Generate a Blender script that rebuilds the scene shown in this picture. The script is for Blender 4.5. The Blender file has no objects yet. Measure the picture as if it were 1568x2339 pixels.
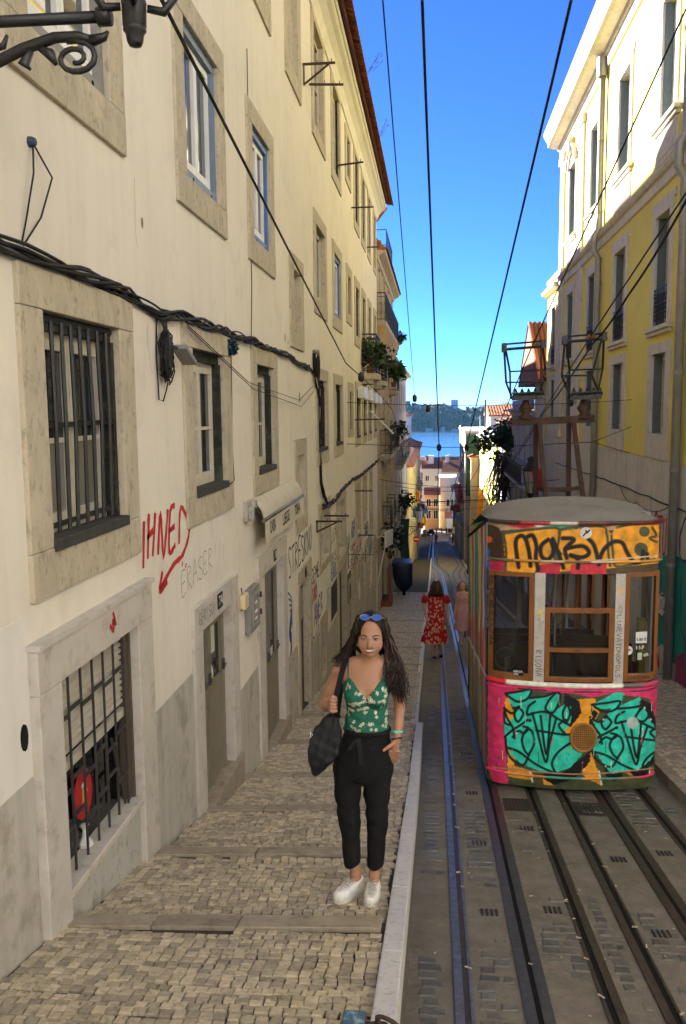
import bpy, bmesh, math, random
import numpy as np
from mathutils import Vector, Matrix
random.seed(7); RNG = np.random.default_rng(7)
SC = bpy.context.scene
# ---------------------------------------------------------------- camera, sky, sun, exposure
FPX, VPX, VPY, UZ = 1950.0, 209.0, -234.5, 150.0          # lens and vanishing points of the street
def cam_axes():
    Y = np.array([VPX, -VPY, FPX]); Y /= np.linalg.norm(Y)
    vz = (FPX*FPX+VPX*UZ)/(-VPY); D = np.array([UZ, -vz, FPX]); D /= np.linalg.norm(D)
    Z = -D; X = np.cross(Y, Z)
    if X[0] < 0: X = -X
    return np.array([X, Y, Z])
RM = cam_axes()
cam = bpy.data.cameras.new('camera'); camo = bpy.data.objects.new('camera', cam); SC.collection.objects.link(camo)
M4 = Matrix.Identity(4)
for i in range(3):
    M4[i][0] = RM[i][0]; M4[i][1] = RM[i][1]; M4[i][2] = -RM[i][2]
camo.matrix_world = M4
cam.sensor_fit = 'VERTICAL'; cam.sensor_height = 24; cam.lens = 24*FPX/2339
cam.clip_start = 0.05; cam.clip_end = 20000
SC.camera = camo
SUN_EL, SUN_AZ = math.radians(20), math.radians(-42)      # azimuth from the street axis (+Y), negative = left
sdir = Vector((math.sin(SUN_AZ)*math.cos(SUN_EL), math.cos(SUN_AZ)*math.cos(SUN_EL), math.sin(SUN_EL)))
world = bpy.data.worlds.new('World'); SC.world = world; world.use_nodes = True
nt = world.node_tree; nt.nodes.clear()
sky = nt.nodes.new('ShaderNodeTexSky'); sky.sky_type = 'NISHITA'; sky.sun_disc = False
sky.sun_elevation = SUN_EL; sky.sun_rotation = SUN_AZ
sky.altitude = 2400; sky.air_density = 0.55; sky.dust_density = 0.05; sky.ozone_density = 10.0
bg = nt.nodes.new('ShaderNodeBackground'); bg.inputs[1].default_value = 0.05
wo = nt.nodes.new('ShaderNodeOutputWorld')
nt.links.new(sky.outputs[0], bg.inputs[0]); nt.links.new(bg.outputs[0], wo.inputs[0])
sl = bpy.data.lights.new('sun', 'SUN'); sl.energy = 4.2; sl.angle = math.radians(0.5); sl.color = (1.0, 0.95, 0.88)
so = bpy.data.objects.new('sun', sl); SC.collection.objects.link(so)
so.rotation_euler = (-sdir).to_track_quat('-Z', 'Y').to_euler()
SC.view_settings.view_transform = 'Standard'; SC.view_settings.look = 'None'
SC.view_settings.gamma = 1.0; SC.view_settings.use_curve_mapping = False
SC.view_settings.exposure = 2.92
SC.cycles.max_bounces = 10; SC.cycles.diffuse_bounces = 8; SC.cycles.glossy_bounces = 3
SC.cycles.transparent_max_bounces = 12; SC.cycles.transmission_bounces = 4
SC.cycles.caustics_reflective = False; SC.cycles.caustics_refractive = False
SC.cycles.use_denoising = True

# ---------------------------------------------------------------- helpers
COL = SC.collection
ORG = {}
def org(o): return ORG.get(o.name, Vector((0, 0, 0))) if o else Vector((0, 0, 0))
def tag(o, label=None, cat=None, group=None, kind=None):
    if label: o['label'] = label
    if cat: o['category'] = cat
    if group: o['group'] = group
    if kind: o['kind'] = kind
    return o
def empty(name, loc, label=None, cat=None, group=None):
    o = bpy.data.objects.new(name, None); COL.objects.link(o); o.location = loc; o.empty_display_size = 0.2
    ORG[o.name] = Vector(loc); return tag(o, label, cat, group)
class MB:
    def __init__(s): s.v = []; s.f = []; s.m = []; s.cur = 0
    def add(s, v, f):
        n = len(s.v); s.v.extend([tuple(p) for p in v]); s.f.extend([tuple(i+n for i in q) for q in f]); s.m.extend([s.cur]*len(f)); return s
    def box(s, x0, x1, y0, y1, z0, z1):
        v = [(x0,y0,z0),(x1,y0,z0),(x1,y1,z0),(x0,y1,z0),(x0,y0,z1),(x1,y0,z1),(x1,y1,z1),(x0,y1,z1)]
        return s.add(v, [(0,3,2,1),(4,5,6,7),(0,1,5,4),(1,2,6,5),(2,3,7,6),(3,0,4,7)])
    def obox(s, c, a, b, d):
        c, a, b, d = Vector(c), Vector(a), Vector(b), Vector(d)
        v = [c+i*a+j*b+k*d for k in (-1,1) for i, j in ((-1,-1),(1,-1),(1,1),(-1,1))]
        return s.add(v, [(0,3,2,1),(4,5,6,7),(0,1,5,4),(1,2,6,5),(2,3,7,6),(3,0,4,7)])
    def beam(s, p, q, w, h, up=(0,0,1)):
        p, q = Vector(p), Vector(q); d = q-p
        if d.length < 1e-6: return s
        t = d.normalized(); up = Vector(up)
        if abs(t.dot(up)) > .97: up = Vector((1,0,0)) if abs(t.x) < .9 else Vector((0,1,0))
        r = t.cross(up).normalized(); u = r.cross(t)
        return s.obox((p+q)/2, d/2, r*w/2, u*h/2)
    def fbox(s, F, u0, u1, v0, v1, d0, d1):
        v = [F(u,vv,d) for d in (d0,d1) for u, vv in ((u0,v0),(u1,v0),(u1,v1),(u0,v1))]
        return s.add(v, [(0,3,2,1),(4,5,6,7),(0,1,5,4),(1,2,6,5),(2,3,7,6),(3,0,4,7)])
    def quad(s, a, b, c, d): return s.add([a,b,c,d], [(0,1,2,3)])
    def tube(s, pts, r, n=6, closed=False, caps=True):
        pts = [Vector(p) for p in pts]; N = len(pts)
        if N < 2: return s
        rr = r if hasattr(r, '__len__') else [r]*N
        base = len(s.v); nrm = None
        for i, p in enumerate(pts):
            if closed: t = pts[(i+1) % N]-pts[i-1]
            else: t = pts[min(i+1,N-1)]-pts[max(i-1,0)]
            t = t.normalized() if t.length > 1e-9 else Vector((0,0,1))
            if nrm is None:
                a = Vector((0,0,1)) if abs(t.z) < .9 else Vector((1,0,0)); nrm = t.cross(a).normalized()
            else:
                nrm = nrm - t*nrm.dot(t); nrm = nrm.normalized() if nrm.length > 1e-6 else t.orthogonal().normalized()
            b = t.cross(nrm)
            for k in range(n):
                an = 2*math.pi*k/n; s.v.append(tuple(p+(nrm*math.cos(an)+b*math.sin(an))*rr[i]))
        fs = []
        for i in range(N if closed else N-1):
            j = (i+1) % N
            for k in range(n):
                k2 = (k+1) % n; fs.append((base+i*n+k, base+i*n+k2, base+j*n+k2, base+j*n+k))
        if caps and not closed:
            fs.append(tuple(base+k for k in range(n))[::-1]); fs.append(tuple(base+(N-1)*n+k for k in range(n)))
        s.f.extend(fs); s.m.extend([s.cur]*len(fs)); return s
    def lathe(s, prof, c, n=12, axis=(0,0,1)):
        c = Vector(c); ax = Vector(axis).normalized(); u = ax.orthogonal().normalized(); w = ax.cross(u)
        base = len(s.v)
        for r, h in prof:
            for k in range(n):
                a = 2*math.pi*k/n; s.v.append(tuple(c+ax*h+(u*math.cos(a)+w*math.sin(a))*r))
        fs = []
        for i in range(len(prof)-1):
            for k in range(n):
                k2 = (k+1) % n; fs.append((base+i*n+k, base+i*n+k2, base+(i+1)*n+k2, base+(i+1)*n+k))
        fs.append(tuple(base+k for k in range(n))[::-1]); fs.append(tuple(base+(len(prof)-1)*n+k for k in range(n)))
        s.f.extend(fs); s.m.extend([s.cur]*len(fs)); return s
    def loft(s, rings, caps=True, closed=True):
        base = len(s.v); n = len(rings[0])
        for r in rings: s.v.extend([tuple(p) for p in r])
        fs = []
        for i in range(len(rings)-1):
            for k in range(n if closed else n-1):
                k2 = (k+1) % n; fs.append((base+i*n+k, base+i*n+k2, base+(i+1)*n+k2, base+(i+1)*n+k))
        if caps:
            fs.append(tuple(base+k for k in range(n))[::-1]); fs.append(tuple(base+(len(rings)-1)*n+k for k in range(n)))
        s.f.extend(fs); s.m.extend([s.cur]*len(fs)); return s
    def prism(s, poly, f0, f1):
        n = len(poly); v = [f0(*p) for p in poly]+[f1(*p) for p in poly]
        return s.add(v, [tuple(range(n))[::-1], tuple(range(n,2*n))]+[(i,(i+1)%n,(i+1)%n+n,i+n) for i in range(n)])
    def mesh(s, name, mats, o=Vector((0,0,0)), smooth=False):
        me = bpy.data.meshes.new(name)
        me.from_pydata([(x-o[0],y-o[1],z-o[2]) for x,y,z in s.v], [], s.f)
        mats = mats if isinstance(mats, (list, tuple)) else [mats]
        for m in mats: me.materials.append(m)
        if len(mats) > 1: me.polygons.foreach_set('material_index', s.m)
        if smooth: me.polygons.foreach_set('use_smooth', [True]*len(me.polygons))
        me.update(); return me
    def build(s, name, mat, parent=None, smooth=False, loc=None, kind=None, bevel=0):
        if not s.v: return None
        if parent is not None: o = org(parent)
        elif loc is not None: o = Vector(loc)
        else:
            a = np.array(s.v); o = Vector(((a[:,0].min()+a[:,0].max())/2, (a[:,1].min()+a[:,1].max())/2, a[:,2].min()))
        me = s.mesh(name, mat, o, smooth)
        ob = bpy.data.objects.new(name, me); COL.objects.link(ob)
        if parent is not None: ob.parent = parent
        else: ob.location = o
        ORG[ob.name] = o
        if kind: ob['kind'] = kind
        if bevel:
            b = ob.modifiers.new('bevel', 'BEVEL'); b.width = bevel; b.segments = 2; b.limit_method = 'ANGLE'
        return ob
def fac_l(x0): return lambda u, v, d: (x0+d, u, v)
def fac_r(x0): return lambda u, v, d: (x0-d, u, v)
def fac_f(y0): return lambda u, v, d: (u, y0-d, v)
def interp(x, pts):
    if x <= pts[0][0]:
        a, b = pts[0], pts[1]
    else:
        for a, b in zip(pts, pts[1:]):
            if x <= b[0]: break
    t = (x-a[0])/(b[0]-a[0]); return a[1]+(b[1]-a[1])*t
ROADP = [(-40,-0.3),(-12,-1.05),(0,-2.85),(60,-11.85),(138,-21.7),(191,-28.0),(215,-29.6),(300,-36),(600,-46),(820,-53.5)]
def zr(y): return interp(y, ROADP)
WALKP = [(-6,-0.35),(0,-1.72),(4,-2.76),(8.44,-3.90),(12.5,-4.64)]
STEPS = [2.85, 4.29, 5.73, 7.19, 8.75, 10.5, 12.5]
def zs_lin(y): return interp(y, WALKP) if y < 12.5 else zr(y)+.085
def zs(y, x=-1.2):
    c = .09*(x+2.05)/1.8 * (1 if y < 10 else max(0, (12.5-y)/2.5))
    if y >= 12.5 or y < STEPS[0]-.2: return zs_lin(y)+c
    pr = [STEPS[0]-1.4]+STEPS
    for a, b in zip(pr, pr[1:]):
        if y <= b+.08:
            za, zb = zs_lin(a)-.06, zs_lin(b)
            return za+(zb-za)*min(1, max(0, (y-a)/(b-a)))+c
    return zs_lin(y)+c

# ---------------------------------------------------------------- materials
MATS = {}
def nodes(m):
    m.use_nodes = True; n = m.node_tree.nodes; n.clear(); return n, m.node_tree.links
def rgb(*c): return (c[0], c[1], c[2], 1)
def pm(name, base, alt=None, scale=3.0, rough=.8, bump=.15, bscale=None, metal=0, spots=None, spot_scale=8, spot_amt=.5,
       streak=0, island=0, spec=.3, stretch=(1,1,1), dist=.01, detail=6):
    """procedural surface: two tones mixed by noise in world space, optional dark spots, vertical streaks, relief"""
    if name in MATS: return MATS[name]
    m = bpy.data.materials.new(name); n, l = nodes(m); MATS[name] = m
    out = n.new('ShaderNodeOutputMaterial'); p = n.new('ShaderNodeBsdfPrincipled'); l.new(p.outputs[0], out.inputs[0])
    p.inputs['Roughness'].default_value = rough; p.inputs['Metallic'].default_value = metal
    p.inputs['Specular IOR Level'].default_value = spec
    g = n.new('ShaderNodeNewGeometry'); mp = n.new('ShaderNodeMapping'); l.new(g.outputs['Position'], mp.inputs[0]); mp.inputs['Scale'].default_value = stretch
    alt = alt or tuple(c*.78 for c in base)
    nz = n.new('ShaderNodeTexNoise'); nz.inputs['Scale'].default_value = scale; nz.inputs['Detail'].default_value = detail; nz.inputs['Roughness'].default_value = .62
    l.new(mp.outputs[0], nz.inputs['Vector'])
    rp = n.new('ShaderNodeValToRGB'); rp.color_ramp.elements[0].position = .32; rp.color_ramp.elements[1].position = .68
    rp.color_ramp.elements[0].color = rgb(*alt); rp.color_ramp.elements[1].color = rgb(*base); l.new(nz.outputs['Fac'], rp.inputs[0])
    col = rp.outputs[0]
    def mixc(fac, a, b, typ='MIX'):
        x = n.new('ShaderNodeMix'); x.data_type = 'RGBA'; x.blend_type = typ
        if isinstance(fac, (int, float)): x.inputs[0].default_value = fac
        else: l.new(fac, x.inputs[0])
        l.new(a, x.inputs[6])
        if isinstance(b, tuple): x.inputs[7].default_value = rgb(*b)
        else: l.new(b, x.inputs[7])
        return x.outputs[2]
    if spots:
        s2 = n.new('ShaderNodeTexNoise'); s2.inputs['Scale'].default_value = spot_scale; s2.inputs['Detail'].default_value = 8; s2.inputs['Roughness'].default_value = .7
        l.new(mp.outputs[0], s2.inputs['Vector'])
        r2 = n.new('ShaderNodeValToRGB'); r2.color_ramp.elements[0].position = .52; r2.color_ramp.elements[1].position = .66
        r2.color_ramp.elements[0].color = (0,0,0,1); r2.color_ramp.elements[1].color = (spot_amt,)*3+(1,); l.new(s2.outputs['Fac'], r2.inputs[0])
        col = mixc(r2.outputs[0], col, spots)
    if streak:
        m2 = n.new('ShaderNodeMapping'); m2.inputs['Scale'].default_value = (3.5,3.5,.28); l.new(g.outputs['Position'], m2.inputs[0])
        s3 = n.new('ShaderNodeTexNoise'); s3.inputs['Scale'].default_value = 2.2; s3.inputs['Detail'].default_value = 7; l.new(m2.outputs[0], s3.inputs['Vector'])
        r3 = n.new('ShaderNodeValToRGB'); r3.color_ramp.elements[0].position = .5; r3.color_ramp.elements[1].position = .75
        r3.color_ramp.elements[0].color = (0,0,0,1); r3.color_ramp.elements[1].color = (streak,)*3+(1,); l.new(s3.outputs['Fac'], r3.inputs[0])
        col = mixc(r3.outputs[0], col, tuple(c*.45 for c in base))
    if island:
        oi = n.new('ShaderNodeObjectInfo'); ad = n.new('ShaderNodeMath'); ad.operation = 'ADD'
        l.new(oi.outputs['Random'], ad.inputs[0]); l.new(g.outputs['Random Per Island'], ad.inputs[1])
        fr = n.new('ShaderNodeMath'); fr.operation = 'FRACT'; l.new(ad.outputs[0], fr.inputs[0])
        r4 = n.new('ShaderNodeValToRGB'); r4.color_ramp.elements[0].color = (1-island,)*3+(1,); r4.color_ramp.elements[1].color = (1+island*.6,1+island*.55,1+island*.45,1)
        l.new(fr.outputs[0], r4.inputs[0]); col = mixc(1.0, col, r4.outputs[0], 'MULTIPLY')
    l.new(col, p.inputs['Base Color'])
    if bump:
        b = n.new('ShaderNodeBump'); b.inputs['Strength'].default_value = bump; b.inputs['Distance'].default_value = dist
        nb = n.new('ShaderNodeTexNoise'); nb.inputs['Scale'].default_value = bscale or scale*6; nb.inputs['Detail'].default_value = 6
        l.new(mp.outputs[0], nb.inputs['Vector']); l.new(nb.outputs['Fac'], b.inputs['Height']); l.new(b.outputs[0], p.inputs['Normal'])
    return m
def attr_mat(name, rough=.5, spec=.3, noise=.12, metal=0, bump=0, sheen=0, sss=0, nscale=14):
    """colour taken from the mesh's own colour attribute, with fine grain"""
    if name in MATS: return MATS[name]
    m = bpy.data.materials.new(name); n, l = nodes(m); MATS[name] = m
    out = n.new('ShaderNodeOutputMaterial'); p = n.new('ShaderNodeBsdfPrincipled'); l.new(p.outputs[0], out.inputs[0])
    p.inputs['Roughness'].default_value = rough; p.inputs['Specular IOR Level'].default_value = spec; p.inputs['Metallic'].default_value = metal
    if sss:
        p.inputs['Subsurface Weight'].default_value = sss; p.inputs['Subsurface Radius'].default_value = (.012,.005,.003); p.inputs['Subsurface Scale'].default_value = 1.0
    a = n.new('ShaderNodeAttribute'); a.attribute_name = 'col'
    g = n.new('ShaderNodeNewGeometry'); nz = n.new('ShaderNodeTexNoise'); nz.inputs['Scale'].default_value = nscale; nz.inputs['Detail'].default_value = 8
    l.new(g.outputs['Position'], nz.inputs['Vector'])
    r = n.new('ShaderNodeValToRGB'); r.color_ramp.elements[0].position = .3; r.color_ramp.elements[1].position = .7
    r.color_ramp.elements[0].color = (1-noise,)*3+(1,); r.color_ramp.elements[1].color = (1+noise*.5,)*3+(1,)
    l.new(nz.outputs['Fac'], r.inputs[0])
    x = n.new('ShaderNodeMix'); x.data_type = 'RGBA'; x.blend_type = 'MULTIPLY'; x.inputs[0].default_value = 1
    l.new(a.outputs['Color'], x.inputs[6]); l.new(r.outputs[0], x.inputs[7]); l.new(x.outputs[2], p.inputs['Base Color'])
    if bump:
        b = n.new('ShaderNodeBump'); b.inputs['Strength'].default_value = bump; b.inputs['Distance'].default_value = .004
        l.new(nz.outputs['Fac'], b.inputs['Height']); l.new(b.outputs[0], p.inputs['Normal'])
    return m
def glass_mat(name, tint=(.02,.025,.03), clear=0.0, rough=.04):
    """window glass: mirror-like film over a dark room, or (clear>0) partly see-through"""
    if name in MATS: return MATS[name]
    m = bpy.data.materials.new(name); n, l = nodes(m); MATS[name] = m
    out = n.new('ShaderNodeOutputMaterial'); p = n.new('ShaderNodeBsdfPrincipled')
    p.inputs['Base Color'].default_value = rgb(*tint); p.inputs['Roughness'].default_value = rough; p.inputs['Specular IOR Level'].default_value = .8
    if clear:
        t = n.new('ShaderNodeBsdfTransparent'); t.inputs[0].default_value = (.9,.93,.92,1); mx = n.new('ShaderNodeMixShader'); fr = n.new('ShaderNodeFresnel'); fr.inputs[0].default_value = 1.45
        gl = n.new('ShaderNodeBsdfGlossy'); gl.inputs['Roughness'].default_value = .03
        mx2 = n.new('ShaderNodeMixShader'); l.new(fr.outputs[0], mx2.inputs[0]); l.new(t.outputs[0], mx2.inputs[1]); l.new(gl.outputs[0], mx2.inputs[2])
        mx.inputs[0].default_value = clear; l.new(p.outputs[0], mx.inputs[1]); l.new(mx2.outputs[0], mx.inputs[2]); l.new(mx.outputs[0], out.inputs[0])
    else:
        g = n.new('ShaderNodeNewGeometry'); nz = n.new('ShaderNodeTexNoise'); nz.inputs['Scale'].default_value = 1.3; l.new(g.outputs['Position'], nz.inputs['Vector'])
        b = n.new('ShaderNodeBump'); b.inputs['Strength'].default_value = .03; l.new(nz.outputs['Fac'], b.inputs['Height']); l.new(b.outputs[0], p.inputs['Normal'])
        l.new(p.outputs[0], out.inputs[0])
    return m
def setcol(ob, cols):
    me = ob.data; a = me.color_attributes.new('col', 'FLOAT_COLOR', 'POINT')
    arr = np.ones((len(me.vertices), 4), dtype=np.float32); arr[:, :3] = cols; a.data.foreach_set('color', arr.ravel())
def srgb(r, g, b):
    f = lambda c: (c/255/12.92 if c/255 < .04045 else ((c/255+.055)/1.055)**2.4)
    return (f(r), f(g), f(b))

m_plaster = pm('cream_plaster', (.77,.71,.60), (.71,.65,.54), 0.7, .9, .10, 45, spots=(.54,.50,.43), spot_scale=2.1, spot_amt=.32, streak=.13)
m_plaster_lo = pm('repainted_plaster', (.75,.715,.65), (.69,.65,.58), 0.9, .9, .10, 45, spots=(.52,.46,.36), spot_scale=2.6, spot_amt=.25, streak=.10)
m_dado = pm('grey_dado_plaster', (.50,.475,.41), (.42,.395,.335), 1.6, .9, .12, 50, spots=(.20,.17,.12), spot_scale=2.6, spot_amt=.55, streak=.45)
m_stone = pm('limestone_surround', (.54,.47,.345), (.42,.365,.265), 5.0, .85, .8, 42, spots=(.17,.14,.10), spot_scale=19, spot_amt=.55, stretch=(1,1,.6))
m_stone_pale = pm('pale_limestone', (.57,.53,.46), (.48,.44,.38), 4.0, .8, .35, 36, spots=(.27,.20,.14), spot_scale=6, spot_amt=.45)
m_cob = pm('cobble_limestone', (.56,.475,.335), (.40,.34,.24), 22, .62, .5, 90, spots=(.10,.09,.07), spot_scale=28, spot_amt=.6, island=.38, spec=.4, dist=.006)
m_joint = pm('pavement_joint_dirt', (.085,.072,.055), (.05,.043,.034), 12, .95, .6, 60)
m_kerb = pm('kerb_limestone', (.66,.64,.62), (.56,.54,.52), 6, .6, .3, 60, spots=(.24,.20,.17), spot_scale=24, spot_amt=.5, spec=.45)
m_step = pm('step_stone', (.42,.36,.27), (.31,.26,.19), 9, .75, .5, 50, spots=(.16,.11,.07), spot_scale=8, spot_amt=.55, island=.2)
m_road = pm('worn_cement_road', (.225,.20,.16), (.15,.132,.105), 4.5, .85, .7, 30, spots=(.27,.235,.185), spot_scale=16, spot_amt=.5, spec=.25, dist=.012)
m_sett = pm('worn_basalt_sett', (.17,.16,.14), (.10,.095,.085), 15, .6, .5, 60, spots=(.26,.24,.20), spot_scale=20, spot_amt=.35, island=.35, spec=.4)
m_rail = pm('polished_rail_steel', (.25,.25,.25), (.14,.137,.13), 14, .46, .1, 120, metal=.9, spots=(.10,.07,.05), spot_scale=9, spot_amt=.35)
m_rustrail = pm('rusty_rail_steel', (.085,.062,.047), (.045,.034,.028), 16, .55, .25, 90, metal=.35, spots=(.13,.09,.06), spot_scale=10, spot_amt=.4)
m_slot = pm('dark_slot_steel', (.115,.115,.12), (.07,.068,.066), 14, .38, .1, 120, metal=.6, spots=(.05,.04,.032), spot_scale=9, spot_amt=.4)
m_black = pm('black_gap', (.006,.006,.006), (.003,.003,.003), 5, .9, 0)
m_wframe = pm('cream_window_paint', (.62,.57,.45), (.52,.47,.36), 9, .5, .15, 60, spots=(.25,.2,.14), spot_scale=15, spot_amt=.3)
m_white = pm('white_window_paint', (.74,.73,.70), (.66,.65,.61), 6, .45, .05)
m_blueframe = pm('blue_frame_paint', (.065,.17,.40), (.05,.13,.31), 8, .45, .05)
m_slateframe = pm('slate_frame_paint', (.16,.22,.31), (.13,.18,.26), 8, .5, .05)
m_greyframe = pm('grey_frame_paint', (.24,.235,.22), (.20,.195,.18), 8, .5, .05)
m_darkreveal = pm('black_mottled_reveal', (.035,.036,.028), (.012,.012,.010), 9, .85, .4, 50, spots=(.10,.11,.08), spot_scale=7, spot_amt=.5)  # near-black tone with paler mottling
m_iron = pm('black_iron', (.018,.017,.016), (.010,.010,.010), 20, .5, .25, 80, spec=.5)
m_rust = pm('rusty_iron', (.070,.034,.022), (.036,.020,.015), 14, .75, .3, 70, spots=(.13,.066,.032), spot_scale=6, spot_amt=.45)
m_glass = glass_mat('window_glass'); m_glass_clear = glass_mat('clear_glass', (.02,.02,.02), .86)
m_glass_pale = glass_mat('window_glass_pale', (.20,.185,.15), 0, .06)
m_glass_dim = glass_mat('dim_door_glass', (.012,.012,.012), 0, .12); m_glass_dim.node_tree.nodes['Principled BSDF'].inputs['Specular IOR Level'].default_value = .25
m_cable = pm('black_cable_sheath', (.010,.009,.009), (.016,.015,.013), 30, .7, .2, 100, spots=(.05,.043,.035), spot_scale=12, spot_amt=.3)
m_olive = pm('olive_door_paint', (.235,.205,.145), (.19,.165,.115), 5, .5, .08, spots=(.12,.10,.07), spot_scale=6, spot_amt=.3)
m_tile = pm('roof_tile_clay', (.36,.125,.055), (.22,.075,.036), 7, .85, .4, 30, spots=(.13,.09,.06), spot_scale=5, spot_amt=.5, island=.25)
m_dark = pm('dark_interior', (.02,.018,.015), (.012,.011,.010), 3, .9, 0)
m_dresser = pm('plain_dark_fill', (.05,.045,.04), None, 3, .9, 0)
# ---------------------------------------------------------------- ground, roadway, pavement
WL, WR, KX0, KX1, RKX = -2.05, 4.6, -0.25, -0.145, 2.65
ys = [-30,-20,-12,-6,-3]+[i*.5 for i in range(0,60)]+list(range(30,60,2))+list(range(60,215,5))+[215]
mb = MB()
def strip(mb, x0, x1, yy, zf, skirt=None):
    rows = [[(x0,y,zf(y)),(x1,y,zf(y))] for y in yy]; mb.loft(rows, caps=False, closed=False)
strip(mb, KX1-.10, RKX+.05, ys, zr)
road = mb.build('roadway', m_road, kind='structure')
# pavement bed (dirt between the stones) with the tall kerb wall under it
mb = MB()
yw = [y for y in ys if y < 2]+[i*.06 for i in range(34, 215)]+[y for y in ys if y > 12.9 and y < 88]
rows = [[(WL-.1,y,zs(y,WL)-.012),(KX0+.02,y,zs(y,KX0)-.012)] for y in yw]; mb.loft(rows, caps=False, closed=False)
walk = mb.build('pavement', m_joint, kind='structure')
# kerb wall face below the kerb stones
mb = MB(); rows = [[(KX1-.012-(.08 if y > 12.5 else 0),y,zs(y,KX0)-.10),(KX1-.012-(.08 if y > 12.5 else 0),y,zr(y)-.3)] for y in yw if y < 88]; mb.loft(rows, caps=False, closed=False)
mb.build('kerb_wall', pm('kerb_wall_cement', (.17,.15,.12), (.11,.095,.075), 7, .9, .5, 40, streak=.3), walk)
# right-hand pavement, plain sheet; its stones follow
mb = MB(); rows = [[(RKX+.14,y,zr(y)+.10),(WR+.1,y,zr(y)+.10)] for y in ys if -31 < y < 90]; mb.loft(rows, caps=False, closed=False)
rwalk = mb.build('right_pavement', m_joint, kind='structure')

def stone_mesh(seed, w, l, h, taper=.86):
    """one hand-cut paving cube: uneven top, rounded shoulder, five sides"""
    r = random.Random(seed); mb = MB(); j = lambda s: (r.random()-.5)*s
    b = [(-w/2+j(w*.1),-l/2+j(l*.1)),(w/2+j(w*.1),-l/2+j(l*.1)),(w/2+j(w*.1),l/2+j(l*.1)),(-w/2+j(w*.1),l/2+j(l*.1))]
    lo = [(x,y,-.03) for x,y in b]; mi = [(x,y,h*.35+j(.002)) for x,y in b]; hi = [(x*taper,y*taper,h+j(.0025)) for x,y in b]
    n = 4; v = lo+mi+hi
    f = [(i,(i+1)%n,(i+1)%n+n,i+n) for i in range(n)]+[(i+n,(i+1)%n+n,(i+1)%n+2*n,i+2*n) for i in range(n)]+[(8,9,10,11)]
    return v, f
VAR = [stone_mesh(i, .0565, .0555, .007, .92) for i in range(14)]
VARM = []
for v, f in VAR:
    m = MB(); m.add(v, f); VARM.append(m.mesh('cobble', m_cob))
def proj_px(p):
    c = RM.T @ np.array(p); return 784+FPX*c[0]/c[2], 1169.5-FPX*c[1]/c[2], c[2]
def lay(x0, x1, y0, y1, px, py, skew, zf, nmax_obj, parent, seed, jog=True):
    """rows of cubes across the pavement, each row wandering; the first ones as objects of their own"""
    r = random.Random(seed); rest = MB(); nobj = 0; y = y0; k = 0
    while y < y1:
        nx = int((x1-x0)/px); off = r.random()*px
        ph = r.random()*6
        for i in range(nx+1):
            x = x0+px*.5+i*px+(off-px/2)*.6
            if x > x1-px*.42: continue
            yy = y+.014*math.sin(x*4.1+ph)+skew*(x-x0)+(r.random()-.5)*.012
            if any(abs(yy-s) < .115 for s in STEPS) and zf is zs: continue
            if yy > y1: continue
            z = zf(yy, x); sl = math.atan2(zf(yy+.03, x)-zf(yy-.03, x), .06); sl = max(-.35, sl)
            sx = px/.062*(.92+.16*r.random()); sy = py/.062*(.90+.18*r.random()); a = (r.random()-.5)*.22; k = r.randrange(14)
            u, vv, d = proj_px((x,yy,z)) if yy > .5 else (0,9999,1)
            vis = -30 < u < 1600 and vv < 2380
            if vis and nobj < nmax_obj:
                o = bpy.data.objects.new('cobble', VARM[k]); COL.objects.link(o); o.parent = parent
                o.location = Vector((x,yy,z))-org(parent); o.rotation_euler = (sl, (r.random()-.5)*.025, a); o.scale = (sx,sy,1); nobj += 1
            else:
                ca, sa, cs, ss = math.cos(a), math.sin(a), math.cos(sl), math.sin(sl); tl = (r.random()-.5)*.025
                V = []
                for (a0,b0,c0) in VAR[k][0]:
                    X, Y = a0*sx*ca-b0*sy*sa, a0*sx*sa+b0*sy*ca; Z = c0+X*tl
                    V.append((x+X, yy+Y*cs-Z*ss, z+Y*ss+Z*cs))
                rest.add(V, VAR[k][1])
        y += py
    if rest.v: rest.build('cobble', m_cob, parent, kind='stuff')
lay(WL+.02, KX0+.022, 2.62, 17.0, .061, .059, -.05, zs, 300, walk, 3)
lay(WL+.02, KX0-.06, 17.0, 42.0, .085, .085, -.05, zs, 0, walk, 5)
lay(RKX+.15, WR-.02, 8.5, 26.0, .085, .085, .03, lambda y, x=0: zr(y)+.112, 0, rwalk, 8)
# step edging stones across the pavement
r = random.Random(4)
far_steps = [15.2, 17.9, 20.8, 24.0, 27.5, 31.5]
for s in STEPS+far_steps:
    x = WL+.02
    while x < KX0-.03:
        L = min(.45+r.random()*.35, KX0-.02-x)
        if KX0-.02-x-L < .2: L = KX0-.02-x
        mb = MB(); za, zb = zs(s,x), zs(s,x+L); h = .016
        sl = (zs(s-.05,x)-zs(s-.12,x))/.07 if s <= 12.5 else -.15
        v = []
        for (yy,dz) in ((s-.085,0),(s+.085,0)):
            for xx in (x+.003, x+L-.003):
                zz = zs(s-.09,xx)+sl*(yy-s+.09)
                v += [(xx,yy,zz-.08),(xx,yy,zz+h)]
        mb.add(v, [(1,3,7,5),(0,1,5,4),(2,6,7,3),(0,2,3,1),(4,5,7,6)])
        mb.build('step_stone', m_step, walk, bevel=.006); x += L
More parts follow.
